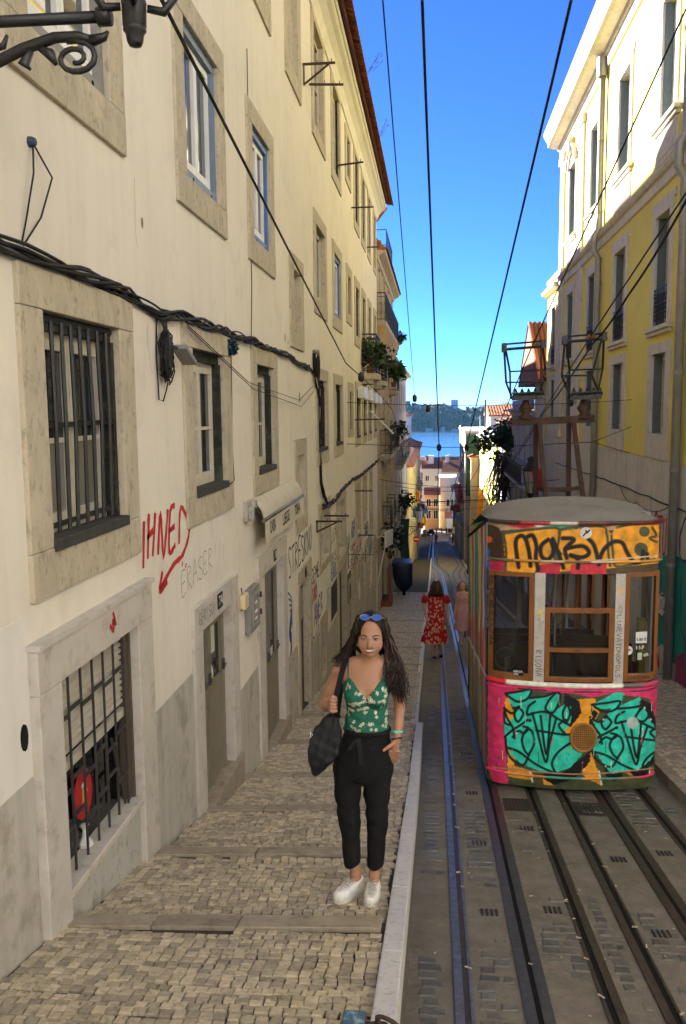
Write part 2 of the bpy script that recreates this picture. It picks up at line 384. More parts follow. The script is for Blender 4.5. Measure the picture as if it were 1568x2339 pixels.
# kerb stones
y = 1.6; r = random.Random(9)
while y < 86:
    L = (.95+r.random()*.5) if y < 30 else 3.0
    jog = 0 if y+L < 12.55 else -.08
    if y < 12.5 < y+L: L = 12.5-y
    a, b = y+.004, y+L-.004
    f = lambda q: zs_lin(q)+.09*(1 if q < 10 else max(0,(12.5-q)/2.5))+.006
    v = []
    for yy in (a,b):
        v += [(KX0+jog,yy,f(yy)-.2),(KX1+jog,yy,f(yy)-.2),(KX1+jog,yy,f(yy)),(KX0+jog,yy,f(yy))]
    mb = MB(); mb.add(v, [(0,1,2,3),(4,7,6,5),(1,5,6,2),(3,2,6,7),(0,3,7,4),(0,4,5,1)]); mb.build('kerb_stone', m_kerb, walk, bevel=.008)
    y += L
y = 6.0
while y < 80:
    L = 1.2 if y < 30 else 4
    v = []
    for yy in (y+.004,y+L-.004): v += [(RKX,yy,zr(yy)-.1),(RKX+.15,yy,zr(yy)-.1),(RKX+.15,yy,zr(yy)+.125),(RKX,yy,zr(yy)+.125)]
    mb = MB(); mb.add(v, [(0,1,2,3),(4,7,6,5),(1,5,6,2),(3,2,6,7),(0,3,7,4)]); mb.build('kerb_stone', m_step, rwalk, bevel=.01); y += L
# track: four grooved rails, two slot beams; two tracks that part at the passing loop
def track_off(y, side):
    base = {0:.63, 1:1.85}[side]
    if y < 62: return base
    m = 1.24
    if y > 78: t = 1
    else: t = (y-62)/16; t = t*t*(3-2*t)
    return base+t*(-.75 if side == 0 else .75)
yt = [-4]+[i*1.0 for i in range(0,60)]+list(range(60,82,1))+list(range(84,196,6))
def long_bar(x0, x1, z0, z1, side):
    mb = MB(); rings = []
    for y in yt:
        o = track_off(y, side); z = zr(y)
        rings.append([(o+x0,y,z+z0),(o+x1,y,z+z0),(o+x1,y,z+z1),(o+x0,y,z+z1)])
    mb.loft(rings); return mb
for side in (0, 1):
    for sgn in (-1, 1):
        worn = side == 0 and sgn == -1
        a = .45*sgn
        mm = m_rail if worn else m_rustrail
        h = a-.045 if sgn < 0 else a+.005
        rl = long_bar(h, h+.055, -.02, .012, side).build('rail', mm, road)
        long_bar(h+.055 if sgn < 0 else h-.038, h+.093 if sgn < 0 else h, -.02, .0045, side).build('groove', m_black if not worn else m_rustrail, rl)
        long_bar(h+.093 if sgn < 0 else h-.062, h+.112 if sgn < 0 else h-.038, -.02, .010, side).build('check_rail', mm, rl)
    sb = long_bar(-.085, -.017, -.02, .011, side).build('slot_beam', m_slot if side == 0 else m_rustrail, road)
    long_bar(.017, .085, -.02, .011, side).build('slot_beam', m_slot if side == 0 else m_rustrail, road)
    long_bar(-.017, .017, -.02, .0055, side).build('slot', m_black, sb)
# worn setts showing through the cement between kerb and tracks
r = random.Random(21); st = MB()
def setts(x0, x1, y0, y1, px, py, keep):
    y = y0
    while y < y1:
        x = x0+r.random()*.05
        while x+px*.6 < x1:
            w = min(px*(.8+.4*r.random()), x1-x)
            patch = math.sin(x*3.1+y*1.3)+math.sin(y*2.3-x*1.7)+r.random()*1.6
            if patch < keep:
                j = lambda: (r.random()-.5)*.016
                h = .002+.006*r.random(); z = lambda yy: zr(yy)+h
                q = [(x+j()+.008,y+j()+.006),(x+w+j()-.008,y+j()+.006),(x+w+j()-.008,y+py+j()-.006),(x+j()+.008,y+py+j()-.006)]
                c = (x+w/2, y+py/2)
                lo = [(a,b,zr(b)-.004) for a,b in q]; hi = [(c[0]+(a-c[0])*.86, c[1]+(b-c[1])*.82, z(b)+j()*.12) for a,b in q]
                st.add(lo+hi, [(i,(i+1)%4,(i+1)%4+4,i+4) for i in range(4)]+[(4,5,6,7)])
            x += w
        y += py
setts(-.12, .12, 3.4, 40, .15, .105, .9)
setts(.27, .53, 3.4, 40, .13, .105, .8)
setts(.73, 1.04, 3.4, 9.6, .15, .105, -.1)
setts(1.14, 1.33, 3.4, 9.6, .10, .105, -.1); setts(1.5, 1.75, 3.4, 9.6, .13, .105, -.1); setts(1.95,2.25,3.4,9.6,.14,.105,-.1)
setts(2.36, 2.62, 6, 40, .14, .105, .3)
st.build('sett', m_sett, road, kind='stuff')
# slotted drain covers of the cable channel, litter in the groove
m_grate = pm('dark_cast_grate', (.03,.027,.025), (.02,.018,.016), 12, .6, .2)
for (cx_, cy_) in [(.42,6.1),(.42,7.55),(.42,9.1),(.42,10.8),(.42,12.9),(.42,4.55),(.90,6.2),(.90,8.0),(1.62,7.3),(1.62,5.9),(2.06,7.5)]:
    mb = MB()
    for k in range(4):
        x = cx_-.06+k*.036; v = []
        for yy in (cy_-.055, cy_+.055): v += [(x,yy,zr(yy)+.001),(x+.018,yy,zr(yy)+.001),(x+.018,yy,zr(yy)+.008),(x,yy,zr(yy)+.008)]
        mb.add(v, [(0,1,2,3),(4,7,6,5),(3,2,6,7),(0,3,7,4),(1,5,6,2)])
    mb.build('drain_slot', m_grate, road)
for (x0,x1,y0) in ((.76,1.02,8.55),(1.48,1.76,8.5)):
    mb = MB()
    for i in range(7):
        for j in range(5):
            x = x0+(x1-x0)*i/7; yy = y0+.4*j/5; w = (x1-x0)/7*.55; h = .4/5*.6
            mb.add([(x,yy,zr(yy)+.009),(x+w,yy,zr(yy)+.009),(x+w,yy+h,zr(yy+h)+.009),(x,yy+h,zr(yy+h)+.009)], [(0,1,2,3)])
    gp = MB(); gp.add([(x0-.02,y0-.03,zr(y0-.03)+.005),(x1+.01,y0-.03,zr(y0-.03)+.005),(x1+.01,y0+.4,zr(y0+.4)+.005),(x0-.02,y0+.4,zr(y0+.4)+.005)], [(0,1,2,3)])
    g_ = gp.build('drain_cover', pm('worn_iron_cover', (.075,.065,.055), (.05,.043,.036), 20, .6, .2), road); mb.build('hole', m_grate, g_)
r = random.Random(33); m_litter = pm('paper_litter', (.62,.58,.50), (.40,.30,.18), 25, .9, .1)
lit = MB()
def bit(x, y, s):
    z = zr(y)+.012; a = r.random()*3; L = s*(1+r.random()*1.5)
    lit.obox((x,y,z), (L*math.cos(a), L*math.sin(a), -.15*L*math.sin(a)), (-s*.5*math.sin(a), s*.5*math.cos(a), 0), (0,0,s*.35))
for i in range(46):
    t = r.random(); y = 3.5+r.random()**1.5*9
    bit([.225,.225,1.03,1.46][r.randrange(4)]+(r.random()-.5)*.025, y, .006+.006*r.random())
for i in range(60): bit(-.1+r.random()*2.4, 3.4+r.random()**1.4*8, .004+.005*r.random())
lit.build('litter', m_litter, road, kind='stuff')

# ---------------------------------------------------------------- land, river, far bank
m_land = pm('dusty_ground', (.20,.17,.13), (.13,.12,.08), .05, .95, .2, 2)
mb = MB(); yl = [-60,-30,-12,0,30,60,100,138,170,191,215,300,420,600,820]
rows = []
for y in yl:
    z = zr(y)-.45; rows.append([(-900,y,z-8),(-200,y,z-1.0),(-9,y,z-.3),(9,y,z-.3),(200,y,z-1),(900,y,z-8)])
mb.loft(rows, caps=False, closed=False); mb.build('terrain', m_land, kind='structure')
mw = bpy.data.materials.new('river_water'); n, l = nodes(mw); o_ = n.new('ShaderNodeOutputMaterial'); p_ = n.new('ShaderNodeBsdfPrincipled')
p_.inputs['Base Color'].default_value = (.02,.10,.22,1); p_.inputs['Roughness'].default_value = .22; p_.inputs['Specular IOR Level'].default_value = .5
g_ = n.new('ShaderNodeNewGeometry'); mp_ = n.new('ShaderNodeMapping'); mp_.inputs['Scale'].default_value = (.05,.018,1); nz_ = n.new('ShaderNodeTexNoise'); nz_.inputs['Scale'].default_value = 1.0; nz_.inputs['Detail'].default_value = 10
b_ = n.new('ShaderNodeBump'); b_.inputs['Strength'].default_value = .5; b_.inputs['Distance'].default_value = 1.2
l.new(g_.outputs['Position'], mp_.inputs[0]); l.new(mp_.outputs[0], nz_.inputs['Vector']); l.new(nz_.outputs['Fac'], b_.inputs['Height']); l.new(b_.outputs[0], p_.inputs['Normal']); l.new(p_.outputs[0], o_.inputs[0])
mb = MB(); mb.quad((-7000,760,-52),(7000,760,-52),(7000,9000,-52),(-7000,9000,-52)); mb.build('water', mw, kind='structure')
# hills of the far bank: rows of heights, dotted with trees by relief
m_hill = pm('wooded_bank', (.055,.085,.04), (.025,.045,.02), .03, .95, .9, .12, spots=(.16,.14,.09), spot_scale=.012, spot_amt=.35, dist=6)
def hill_h(x, y):
    d = (y-2000)/1.0
    ridge = 41+6*math.sin(x*.0021+1.0)+6*math.sin(x*.0063)+14*math.exp(-((x+40)/150)**2)-16*math.exp(-((x-110)/75)**2)+6*math.exp(-((x-230)/90)**2)
    up = max(0, min(1, (y-1995)/95)); up = up**.55
    return -52.5+up*ridge+ (4*math.sin(x*.031+y*.02)+3*math.sin(x*.071)+2.5*math.sin(x*.17+y*.11))*up + max(0, y-2100)*.016
mb = MB(); xs_ = [-3500,-2500,-1600,-1000,-700]+list(range(-500,620,8))+[700,1000,1600,2500,3500]
rows = [[(x,y,hill_h(x,y)) for x in xs_] for y in (1985,1996,2005,2015,2028,2042,2060,2080,2110,2160,2300,2600)]
mb.loft(rows, caps=False, closed=False); hills = mb.build('hills', m_hill, kind='structure', smooth=True)
r = random.Random(5)
tb = MB()
for i in range(1500):
    x = -330+r.random()*720; y = 1998+r.random()**1.3*115; z = hill_h(x,y); s = 3+r.random()*5
    tb.lathe([(s*.5,-1),(s,s*.5),(s*.8,s*1.1),(s*.2,s*1.5)], (x,y,z), 6)
t_ = tb.build('far_wood', pm('far_wood_foliage', (.05,.085,.035), (.02,.045,.018), .05, .95, .6, .6, island=.3), kind='stuff')
tag(t_, 'dark green wood covering the hill across the river', 'wood')
# sand strip and quay houses on the far shore, white town on the ridge
m_sand = pm('pale_quay', (.48,.42,.33), (.38,.33,.25), .1, .9, 0)
mb = MB(); mb.box(-420,420,1980,1996,-52.6,-50.2); mb.build('shore_quay', m_sand, kind='structure')
m_fw = pm('far_white_render', (.72,.70,.66), (.6,.57,.52), .05, .9, 0); m_fr = pm('far_red_roof', (.42,.16,.09), (.33,.12,.07), .08, .9, 0)
m_fwin = pm('far_window_dark', (.08,.08,.09), None, 1, .5, 0)
def far_house(x, y, z, w, d, h, label, storeys=2, roof=True):
    e = empty('far_house', (x,y,z), label, 'building', 'buildings on the far bank')
    mb = MB(); mb.box(x-w/2,x+w/2,y-d/2,y+d/2,z-3,z+h); wl = mb.build('wall', m_fw, e)
    if roof:
        mb = MB(); v = [(x-w/2-.6,y-d/2-.6,z+h),(x+w/2+.6,y-d/2-.6,z+h),(x+w/2+.6,y+d/2+.6,z+h),(x-w/2-.6,y+d/2+.6,z+h),(x-w/4,y,z+h+w*.16),(x+w/4,y,z+h+w*.16)]
        mb.add(v, [(0,1,5,4),(1,2,5),(2,3,4,5),(3,0,4)]); mb.build('roof', m_fr, e)
    for s in range(storeys):
        n = max(2, int(w/5))
        mb = MB()
        for k in range(n):
            xx = x-w/2+w*(k+.5)/n; zz = z+h*(s+.35)/storeys; mb.box(xx-.9,xx+.9,y-d/2-.05,y-d/2+.2,zz,zz+h/storeys*.45)
        mb.build('window_row', m_fwin, wl)
r = random.Random(12)
far = [(55,2108,34,26,24,8,'tall white block on the far ridge with flat roof', 6, False)]
for i in range(26):
    x = 18+i*11+r.random()*7; y = 2098+r.random()*40
    far.append((x,y,hill_h(x,y),9+r.random()*10,10,6+r.random()*5,'small white house in the town on the far ridge',2,r.random()<.6))
for i in range(10):
    x = -200+i*22+r.random()*8; y = 2100+r.random()*20
    far.append((x,y,hill_h(x,y)+2,9+r.random()*9,9,5+r.random()*4,'small white house on the wooded far hilltop',2,r.random()<.7))
for x, w, h in ((-150,14,5),(-120,22,4),(-12,16,6),(20,8,9),(52,26,4),(95,30,5),(140,18,6)):
    far.append((x,1990,-50.2,w,7,h,'low quay building at the water line of the far shore',1,True))
far[0] = (48,2112,hill_h(48,2112),17,20,24,'tall white tower block standing above the far town',6,False)
for f_ in far: far_house(*f_)

# the air over the river: one closed box of thin haze round everything
mh = bpy.data.materials.new('thin_haze'); n, l = nodes(mh); o_ = n.new('ShaderNodeOutputMaterial'); v_ = n.new('ShaderNodeVolumePrincipled')
v_.inputs['Color'].default_value = (.30,.62,1.0,1); v_.inputs['Density'].default_value = .000030; v_.inputs['Anisotropy'].default_value = .1
l.new(v_.outputs[0], o_.inputs['Volume'])
mb = MB(); mb.box(-3800,3800,-70,2900,-64,46); hz = mb.build('haze', mh, kind='stuff'); tag(hz, 'thin blue haze in the air over the river', 'haze')
# ---------------------------------------------------------------- building kit
def wall_mesh(mb, F, u0, u1, v0, v1, holes, depth=.25, d=0.0):
    """flat wall with real openings and reveals (cut 4 mm behind the stone frames)"""
    holes = [(h[0]-.004,h[1]+.004,h[2]-.004,h[3]+.004) for h in holes]
    us = sorted({u0, u1, *[h[0] for h in holes], *[h[1] for h in holes]}); us = [u for u in us if u0 <= u <= u1]
    vs = sorted({v0, v1, *[h[2] for h in holes], *[h[3] for h in holes]}); vs = [v for v in vs if v0 <= v <= v1]
    for a, b in zip(us, us[1:]):
        cu = (a+b)/2; run = None
        for c, e in zip(vs, vs[1:]):
            cv = (c+e)/2; inside = any(h[0] < cu < h[1] and h[2] < cv < h[3] for h in holes)
            if not inside: run = (run[0], e) if run else (c, e)
            elif run: mb.quad(F(a,run[0],d),F(b,run[0],d),F(b,run[1],d),F(a,run[1],d)); run = None
        if run: mb.quad(F(a,run[0],d),F(b,run[0],d),F(b,run[1],d),F(a,run[1],d))
    for h in holes:
        a, b, c, e = h
        mb.quad(F(a,c,d),F(a,e,d),F(a,e,-depth),F(a,c,-depth)); mb.quad(F(b,c,d),F(b,e,d),F(b,e,-depth),F(b,c,-depth))
        mb.quad(F(a,e,d),F(b,e,d),F(b,e,-depth),F(a,e,-depth)); mb.quad(F(a,c,d),F(b,c,d),F(b,c,-depth),F(a,c,-depth))
def surround(F, parent, o, s, mat, proud=.028, back=.10, name='window', label=None):
    """stone frame round an opening o=(u0,u1,v0,v1) out to s"""
    mb = MB(); g = .002
    mb.fbox(F, s[0],s[1],o[3],s[3],-back,proud); 
    if s[2] < o[2]-.01: mb.fbox(F, s[0],s[1],s[2],o[2],-back,proud)
    mb.fbox(F, s[0],o[0],o[2]+g if s[2] < o[2]-.01 else s[2],o[3]-g,-back,proud-.002); mb.fbox(F, o[1],s[1],o[2]+g if s[2] < o[2]-.01 else s[2],o[3]-g,-back,proud-.002)
    ob = mb.build(name, mat, parent, bevel=.006)
    if label: ob['label'] = label
    return ob
def casement(F, w, o, mframe, mglass, leaves=2, rails=(.42,), d=-.13, bar=.045, outer=.05, fine=True):
    """painted timber frame with leaves, glazing bars and one pane object per light"""
    u0, u1, v0, v1 = o; mb = MB(); t = .05
    mb.fbox(F,u0,u1,v1-outer,v1,d-t,d+.01); mb.fbox(F,u0,u1,v0,v0+outer,d-t,d+.01)
    mb.fbox(F,u0,u0+outer,v0+outer,v1-outer,d-t,d+.008); mb.fbox(F,u1-outer,u1,v0+outer,v1-outer,d-t,d+.008)
    iu0, iu1, iv0, iv1 = u0+outer, u1-outer, v0+outer, v1-outer
    L = (iu1-iu0)/leaves; panes = []
    for k in range(leaves):
        a, b = iu0+k*L, iu0+(k+1)*L; g = .004
        mb.fbox(F,a+g,a+bar,iv0,iv1,d-t*.8,d+.022); mb.fbox(F,b-bar,b-g,iv0,iv1,d-t*.8,d+.022)
        mb.fbox(F,a+bar,b-bar,iv1-bar,iv1,d-t*.8,d+.020); mb.fbox(F,a+bar,b-bar,iv0,iv0+bar*1.3,d-t*.8,d+.020)
        cuts = [iv0+bar*1.3]+[iv0+(iv1-iv0)*r for r in rails]+[iv1-bar]
        for r in cuts[1:-1]: mb.fbox(F,a+bar,b-bar,r-.014,r+.014,d-t*.7,d+.018)
        for c, e in zip(cuts, cuts[1:]): panes.append((a+bar,b-bar,c,e))
    fr = mb.build('frame', mframe, w)
    if not fine:
        mb = MB(); mb.fbox(F,iu0,iu1,iv0,iv1,d-.035,d-.03); mb.build('pane', mglass, w)
    else:
        for i, (a,b,c,e) in enumerate(panes):
            mb = MB(); tl = (random.random()-.5)*.006; mb.fbox(F,a-.004,b+.004,c-.004,e+.004,d-.012+tl,d-.007+tl); mb.build('pane', mglass if not isinstance(mglass, list) else mglass[i % len(mglass)], w)
    return fr
def tiles_row(mb, F, u0, u1, v0, dv, d0, d1, pitch=.21, n=5):
    """barrel-tile eave: half round tiles running up the slope from (v0,d0) to (v0+dv,d1)"""
    k = int((u1-u0)/pitch)
    for i in range(k):
        c = u0+(i+.5)*pitch; R = pitch*.52
        a = []; b = []
        for j in range(n+1):
            an = math.pi*j/n; a.append(F(c-R*math.cos(an), v0+R*.62*math.sin(an), d0)); b.append(F(c-R*math.cos(an)*.9, v0+dv+R*.55*math.sin(an), d1))
        mb.loft([a,b], caps=False, closed=False)
        a2 = [F(c-R*math.cos(math.pi*j/n)*.82, v0-.012+R*.5*math.sin(math.pi*j/n), d0) for j in range(n+1)]
        mb.loft([a2,a], caps=False, closed=False)
def balcony(F, parent, u0, u1, v, d, h=.95, slab=.12, mat_slab=None, mat_rail=None, pitch=.11, curl=False):
    mb = MB(); mb.fbox(F,u0,u1,v-slab,v,0.002,d); mb.fbox(F,u0+.06,u1-.06,v-slab*1.7,v-slab,0.002,d*.75)
    b = mb.build('balcony', mat_slab or m_stone, parent)
    mb = MB(); dd = d-.04
    for (p,q) in (((u0+.03,.02),(u0+.03,dd)),((u0+.03,dd),(u1-.03,dd)),((u1-.03,dd),(u1-.03,.02))):
        for hh, r in ((h,.018),(.08,.012),(h-.14,.009)): mb.beam(F(p[0],v+hh,p[1]), F(q[0],v+hh,q[1]), r*2, r*2)
        L = math.hypot(q[0]-p[0], q[1]-p[1]); n = max(2, int(L/pitch))
        for i in range(n+1):
            t = i/n; a = (p[0]+(q[0]-p[0])*t, p[1]+(q[1]-p[1])*t); mb.beam(F(a[0],v,a[1]), F(a[0],v+h,a[1]), .014, .014)
            if curl and i < n:
                c = (p[0]+(q[0]-p[0])*(t+.5/n), p[1]+(q[1]-p[1])*(t+.5/n)); R = L/n*.42
                for hc in (h*.3, h*.62):
                    ring = []
                    for k in range(8):
                        an = k/8*2*math.pi; s = R*math.cos(an)
                        ring.append(F(c[0]+s*(q[0]-p[0])/L, v+hc+R*math.sin(an), c[1]+s*(q[1]-p[1])/L))
                    mb.tube(ring, .005, 4, closed=True)
    mb.build('railing', mat_rail or m_iron, b)
    return b
def plant(mb, c, s, n, seed, leaf=.07, droop=.3, flat=1.0):
    """leaf blades spread through a loose crown"""
    r = random.Random(seed); c = Vector(c)
    for i in range(n):
        d = Vector((r.gauss(0,1), r.gauss(0,1), r.gauss(0,.8)*flat)); d = d.normalized()*(s*r.random()**.5)
        p = c+d; a = Vector((r.gauss(0,1), r.gauss(0,1), r.gauss(0,.6)-droop)).normalized(); b = a.orthogonal().normalized()
        b = (Matrix.Rotation(r.random()*6.28, 3, a) @ b); L = leaf*(.6+.8*r.random()); w = L*.34
        mb.add([p, p+a*L*.5+b*w, p+a*L, p+a*L*.5-b*w], [(0,1,2,3)])
def letter_mesh(txt, size, name='lettering', shear=0, bold=0.0):
    cu = bpy.data.curves.new('t', 'FONT'); cu.body = txt; cu.size = size; cu.align_x = 'CENTER'; cu.align_y = 'CENTER'; cu.shear = shear; cu.offset = bold; cu.resolution_u = 3
    o = bpy.data.objects.new('t', cu); COL.objects.link(o); dg = bpy.context.evaluated_depsgraph_get(); me = bpy.data.meshes.new_from_object(o.evaluated_get(dg))
    bpy.data.objects.remove(o); return me
def text_on(parent, txt, size, fn, mat, name='lettering', bold=0.0, sx=1.0):
    """flat lettering laid on a surface; fn maps (s,t) to a point"""
    me = letter_mesh(txt, size, bold=bold); v = [fn(p.co.x*sx, p.co.y) for p in me.vertices]; f = [tuple(p.vertices) for p in me.polygons]
    mb = MB(); mb.add(v, f); return mb.build(name, mat, parent)
def stroke(mb, pts, w, fn, sm=4):
    """paint stroke: ribbon along a smoothed path given in surface coordinates"""
    P = [Vector((p[0], p[1])) for p in pts]
    if len(P) > 2 and sm > 1:
        Q = []
        for i in range(len(P)-1):
            p0, p1, p2, p3 = P[max(i-1,0)], P[i], P[i+1], P[min(i+2,len(P)-1)]
            for k in range(sm):
                t = k/sm; Q.append(.5*((2*p1)+(p2-p0)*t+(2*p0-5*p1+4*p2-p3)*t*t+(3*p1-p0-3*p2+p3)*t**3))
        Q.append(P[-1]); P = Q
    L = []; R = []
    for i, p in enumerate(P):
        d = P[min(i+1,len(P)-1)]-P[max(i-1,0)]; d = d.normalized() if d.length > 1e-9 else Vector((1,0)); nn = Vector((-d.y, d.x))
        ww = w*(.8+.35*math.sin(i*1.7)**2)/2
        L.append(fn(*(p+nn*ww))); R.append(fn(*(p-nn*ww)))
    n = len(L); mb.add(L+R, [(i,i+1,n+i+1,n+i) for i in range(n-1)])
GLY = {  # simple stick letters in a unit cell, used for spray tags
 'A':[[(0,0),(.35,1),(.5,1),(.85,0)],[(.1,.4),(.8,.45)]], 'B':[[(.05,0),(.05,1),(.7,.85),(.1,.52),(.8,.3),(.05,0)]], 'C':[[(.8,.9),(.3,1),(.02,.5),(.3,0),(.85,.12)]],
 'D':[[(.05,0),(.1,1),(.8,.7),(.75,.2),(.05,0)]], 'E':[[(.8,1),(.1,.95),(.05,.02),(.8,.03)],[(.08,.52),(.6,.55)]], 'G':[[(.8,.9),(.3,1),(.02,.5),(.3,0),(.8,.1),(.8,.45),(.45,.45)]],
 'H':[[(.1,0),(.1,1)],[(.8,0),(.8,1)],[(.1,.45),(.8,.55)]], 'I':[[(.4,0),(.45,1)]], 'K':[[(.1,0),(.12,1)],[(.8,1),(.12,.45),(.85,0)]], 'L':[[(.1,1),(.08,.03),(.8,.05)]],
 'M':[[(.0,0),(.15,1),(.45,.35),(.75,1),(.9,0)]], 'N':[[(.05,0),(.1,1),(.75,.03),(.82,1)]], 'O':[[(.4,1),(.05,.6),(.3,0),(.8,.4),(.45,1)]], 'P':[[(.1,0),(.12,1),(.8,.8),(.12,.45)]],
 'R':[[(.1,0),(.1,1),(.75,.8),(.12,.5),(.85,0)]], 'S':[[(.8,.9),(.3,1),(.1,.7),(.75,.35),(.6,.02),(.05,.1)]], 'T':[[(.0,.98),(.85,1)],[(.45,1),(.4,0)]], 'U':[[(.08,1),(.1,.2),(.5,0),(.8,.3),(.8,1)]],
 'V':[[(.02,1),(.4,0),(.82,1)]], 'W':[[(0,1),(.2,0),(.45,.7),(.7,0),(.9,1)]], 'X':[[(.05,0),(.8,1)],[(.05,1),(.8,0)]], 'Y':[[(.05,1),(.4,.5),(.8,1)],[(.4,.5),(.35,-.1)]], 'Z':[[(.05,1),(.8,.95),(.05,.03),(.85,0)]], '!':[[(.5,.3),(.6,1.1)],[(.45,0),(.46,.06)]], '.':[[(.4,0),(.45,.05)]], ' ':[]}
def tagline(parent, fn, txt, w, h, lw, mat, name='graffiti', slope=0, wob=.12, seed=1):
    r = random.Random(seed); mb = MB(); n = len(txt); cw = w/n
    for i, ch in enumerate(txt):
        for st in GLY.get(ch.upper(), []):
            stroke(mb, [(i*cw+p[0]*cw*.95+(r.random()-.5)*wob*cw, p[1]*h+slope*(i*cw)+(r.random()-.5)*wob*h) for p in st], lw, fn)
    return mb.build(name, mat, parent)

# ---------------------------------------------------------------- the long cream house on the left
LB = empty('terraced_house', (WL,16,-5.2), 'long cream plastered house with stone framed windows lining the left side', 'house')
F = fac_l(WL)
YE = 30.9
cols = {0:(4.08,5.69),1:(6.86,8.48),2:(9.51,11.05),4:(14.72,16.42),5:(17.42,19.12),7:(22.2,23.75),8:(24.4,25.85),9:(26.6,28.0),10:(29.05,30.4)}
pre = {-1:(1.3,2.9)}
R1 = (4.60,6.66,.22,.18); R2 = (1.67,3.40,.26,.22); R3 = (-.97,.745,.25,.21)
WIN = []   # (opening, surround, style)
for k, (a,b) in {**pre, **cols}.items():
    for ri, (s0,s1,bt,tp) in enumerate((R1,R2,R3)):
        m = .26 if k <= 5 else .3
        WIN.append(((a+m,b-m,s0+bt,s1-tp), (a,b,s0,s1), ri, k))
WIN.append(((12.52,13.14,1.12,2.03),(12.2,13.44,.91,2.25),3,3)); WIN.append(((12.45,13.2,4.86,6.48),(12.13,13.5,4.6,6.66),0,3))
WIN.append(((20.5,21.12,5.42,6.3),(20.1,21.4,5.22,6.46),3,6)); WIN.append(((20.48,21.1,2.28,3.14),(20.15,21.42,2.04,3.38),3,6)); WIN.append(((20.7,21.33,-.47,.45),(20.36,21.6,-.63,.66),3,6))
WIN.append(((12.68,13.3,-1.62,-.68),(12.4,13.52,-1.85,-.43),3,33))
DOORS = [((7.17,8.26,-4.2,-1.915),(6.90,8.53,-4.4,-1.66),'d7'),((9.92,11.2,-4.9,-1.95),(9.57,11.49,-5.1,-1.70),'d2'),((12.62,13.62,-5.3,-2.66),(12.4,13.86,-5.4,-2.41),'d3'),
         ((17.95,19.4,-6.2,-3.48),(17.7,19.62,-6.3,-3.2),'d4'),((21.3,22.2,-6.6,-3.75),(21.05,22.45,-6.7,-3.5),'d5'),((25.2,26.1,-7.2,-4.1),(24.95,26.35,-7.3,-3.85),'d6'),((28.2,29.2,-7.8,-4.5),(27.95,29.45,-7.9,-4.25),'d8')]
SHOP = ((4.29,5.50,-2.66,-1.44),(4.02,5.79,-3.9,-1.20))
LOW = [((15.05,15.7,-4.95,-3.97),(14.85,15.95,-5.1,-3.75)),((15.12,16.4,-2.78,-1.86),(14.9,16.62,-2.95,-1.66)),((17.9,19.3,-3.12,-1.97),(17.7,19.55,-3.18,-1.75)),((22.3,23.4,-3.3,-1.95),(22.1,23.6,-3.45,-1.78)),((24.5,25.6,-3.3,-1.95),(24.3,25.8,-3.45,-1.78)),((27.0,28.0,-3.4,-2.0),(26.8,28.2,-3.6,-1.82)),((23.5,24.2,-5.6,-4.3),(23.3,24.4,-5.7,-4.1)),((20.1,20.7,-5.3,-4.2),(19.95,20.85,-5.4,-4.05))]
holes = [w[0] for w in WIN]+[d[0] for d in DOORS]+[SHOP[0]]+[w[0] for w in LOW]
mb = MB(); wall_mesh(mb, F, -6, YE, -9.5, 6.62, holes, .25)
mb.box(WL-9,WL-.26,-6,YE,-9.5,6.62)
lwall = mb.build('wall', m_plaster, LB)
# later coat of paler paint on the lowest storey at the near end, left with a stepped edge
mb = MB(); mb.fbox(F,2.2,4.00,-1.855,-1.02,.001,.004); mb.build('paint_coat', m_plaster_lo, lwall)
# grey dado panels between the doors
for (a,b,t) in ((-4,4.0,-1.855),(5.80,6.885,-2.215),(8.55,9.55,-2.965),(11.51,12.38,-3.5),(13.88,14.83,-3.95),(15.97,17.68,-4.3),(19.64,21.0,-4.75),(22.48,24.9,-5.2),(26.4,27.9,-5.7)):
    mb = MB(); mb.fbox(F,a,b,-9.4,t,.0015,.010); mb.build('dado', m_dado, lwall)
# coved cornice and tile eave
prof = [(6.60,0),(6.60,.03),(6.66,.05),(6.78,.10),(6.88,.20),(6.92,.27),(6.95,.30),(6.99,.30),(6.99,.33),(7.03,.35),(7.06,.35)]
mb = MB(); rings = [[F(y,v,d) for v,d in prof] for y in (-6,YE)]; mb.loft(rings, caps=False, closed=False); mb.build('cornice', m_plaster_lo, LB)
mb = MB(); tiles_row(mb, F, 4.0, YE, 7.06, .16, .60, .10, .205)
mb.build('eave_tile', m_tile, LB, kind='stuff')
mb = MB(); v = [(WL+.46,-6,7.06),(WL+.46,YE,7.06),(WL-5.2,YE,12.0),(WL-5.2,-6,12.0),(WL-9,-6,7.6),(WL-9,YE,7.6)]  # ridge out of view, raised to set the shadow line on the yellow house
mb.add(v, [(0,1,2,3),(3,2,5,4)]); mb.add([(WL+.4,YE,7.0),(WL-5.2,YE,12.0),(WL-9,YE,7.6),(WL-9,YE,6.5),(WL,YE,6.5)], [(0,1,2,3,4)]); mb.add([(WL+.4,-6,7.0),(WL-5.2,-6,12.0),(WL-9,-6,7.6),(WL-9,-6,6.5),(WL,-6,6.5)], [(0,1,2,3,4)])
roof = mb.build('roof', m_tile, LB)
mb = MB(); r = random.Random(2)
for y in range(0, 31): tiles_row(mb, F, y, y+.99, 7.2, 4.72, .08, -5.1, .24)
mb.build('roof_tile', m_tile, LB, kind='stuff')
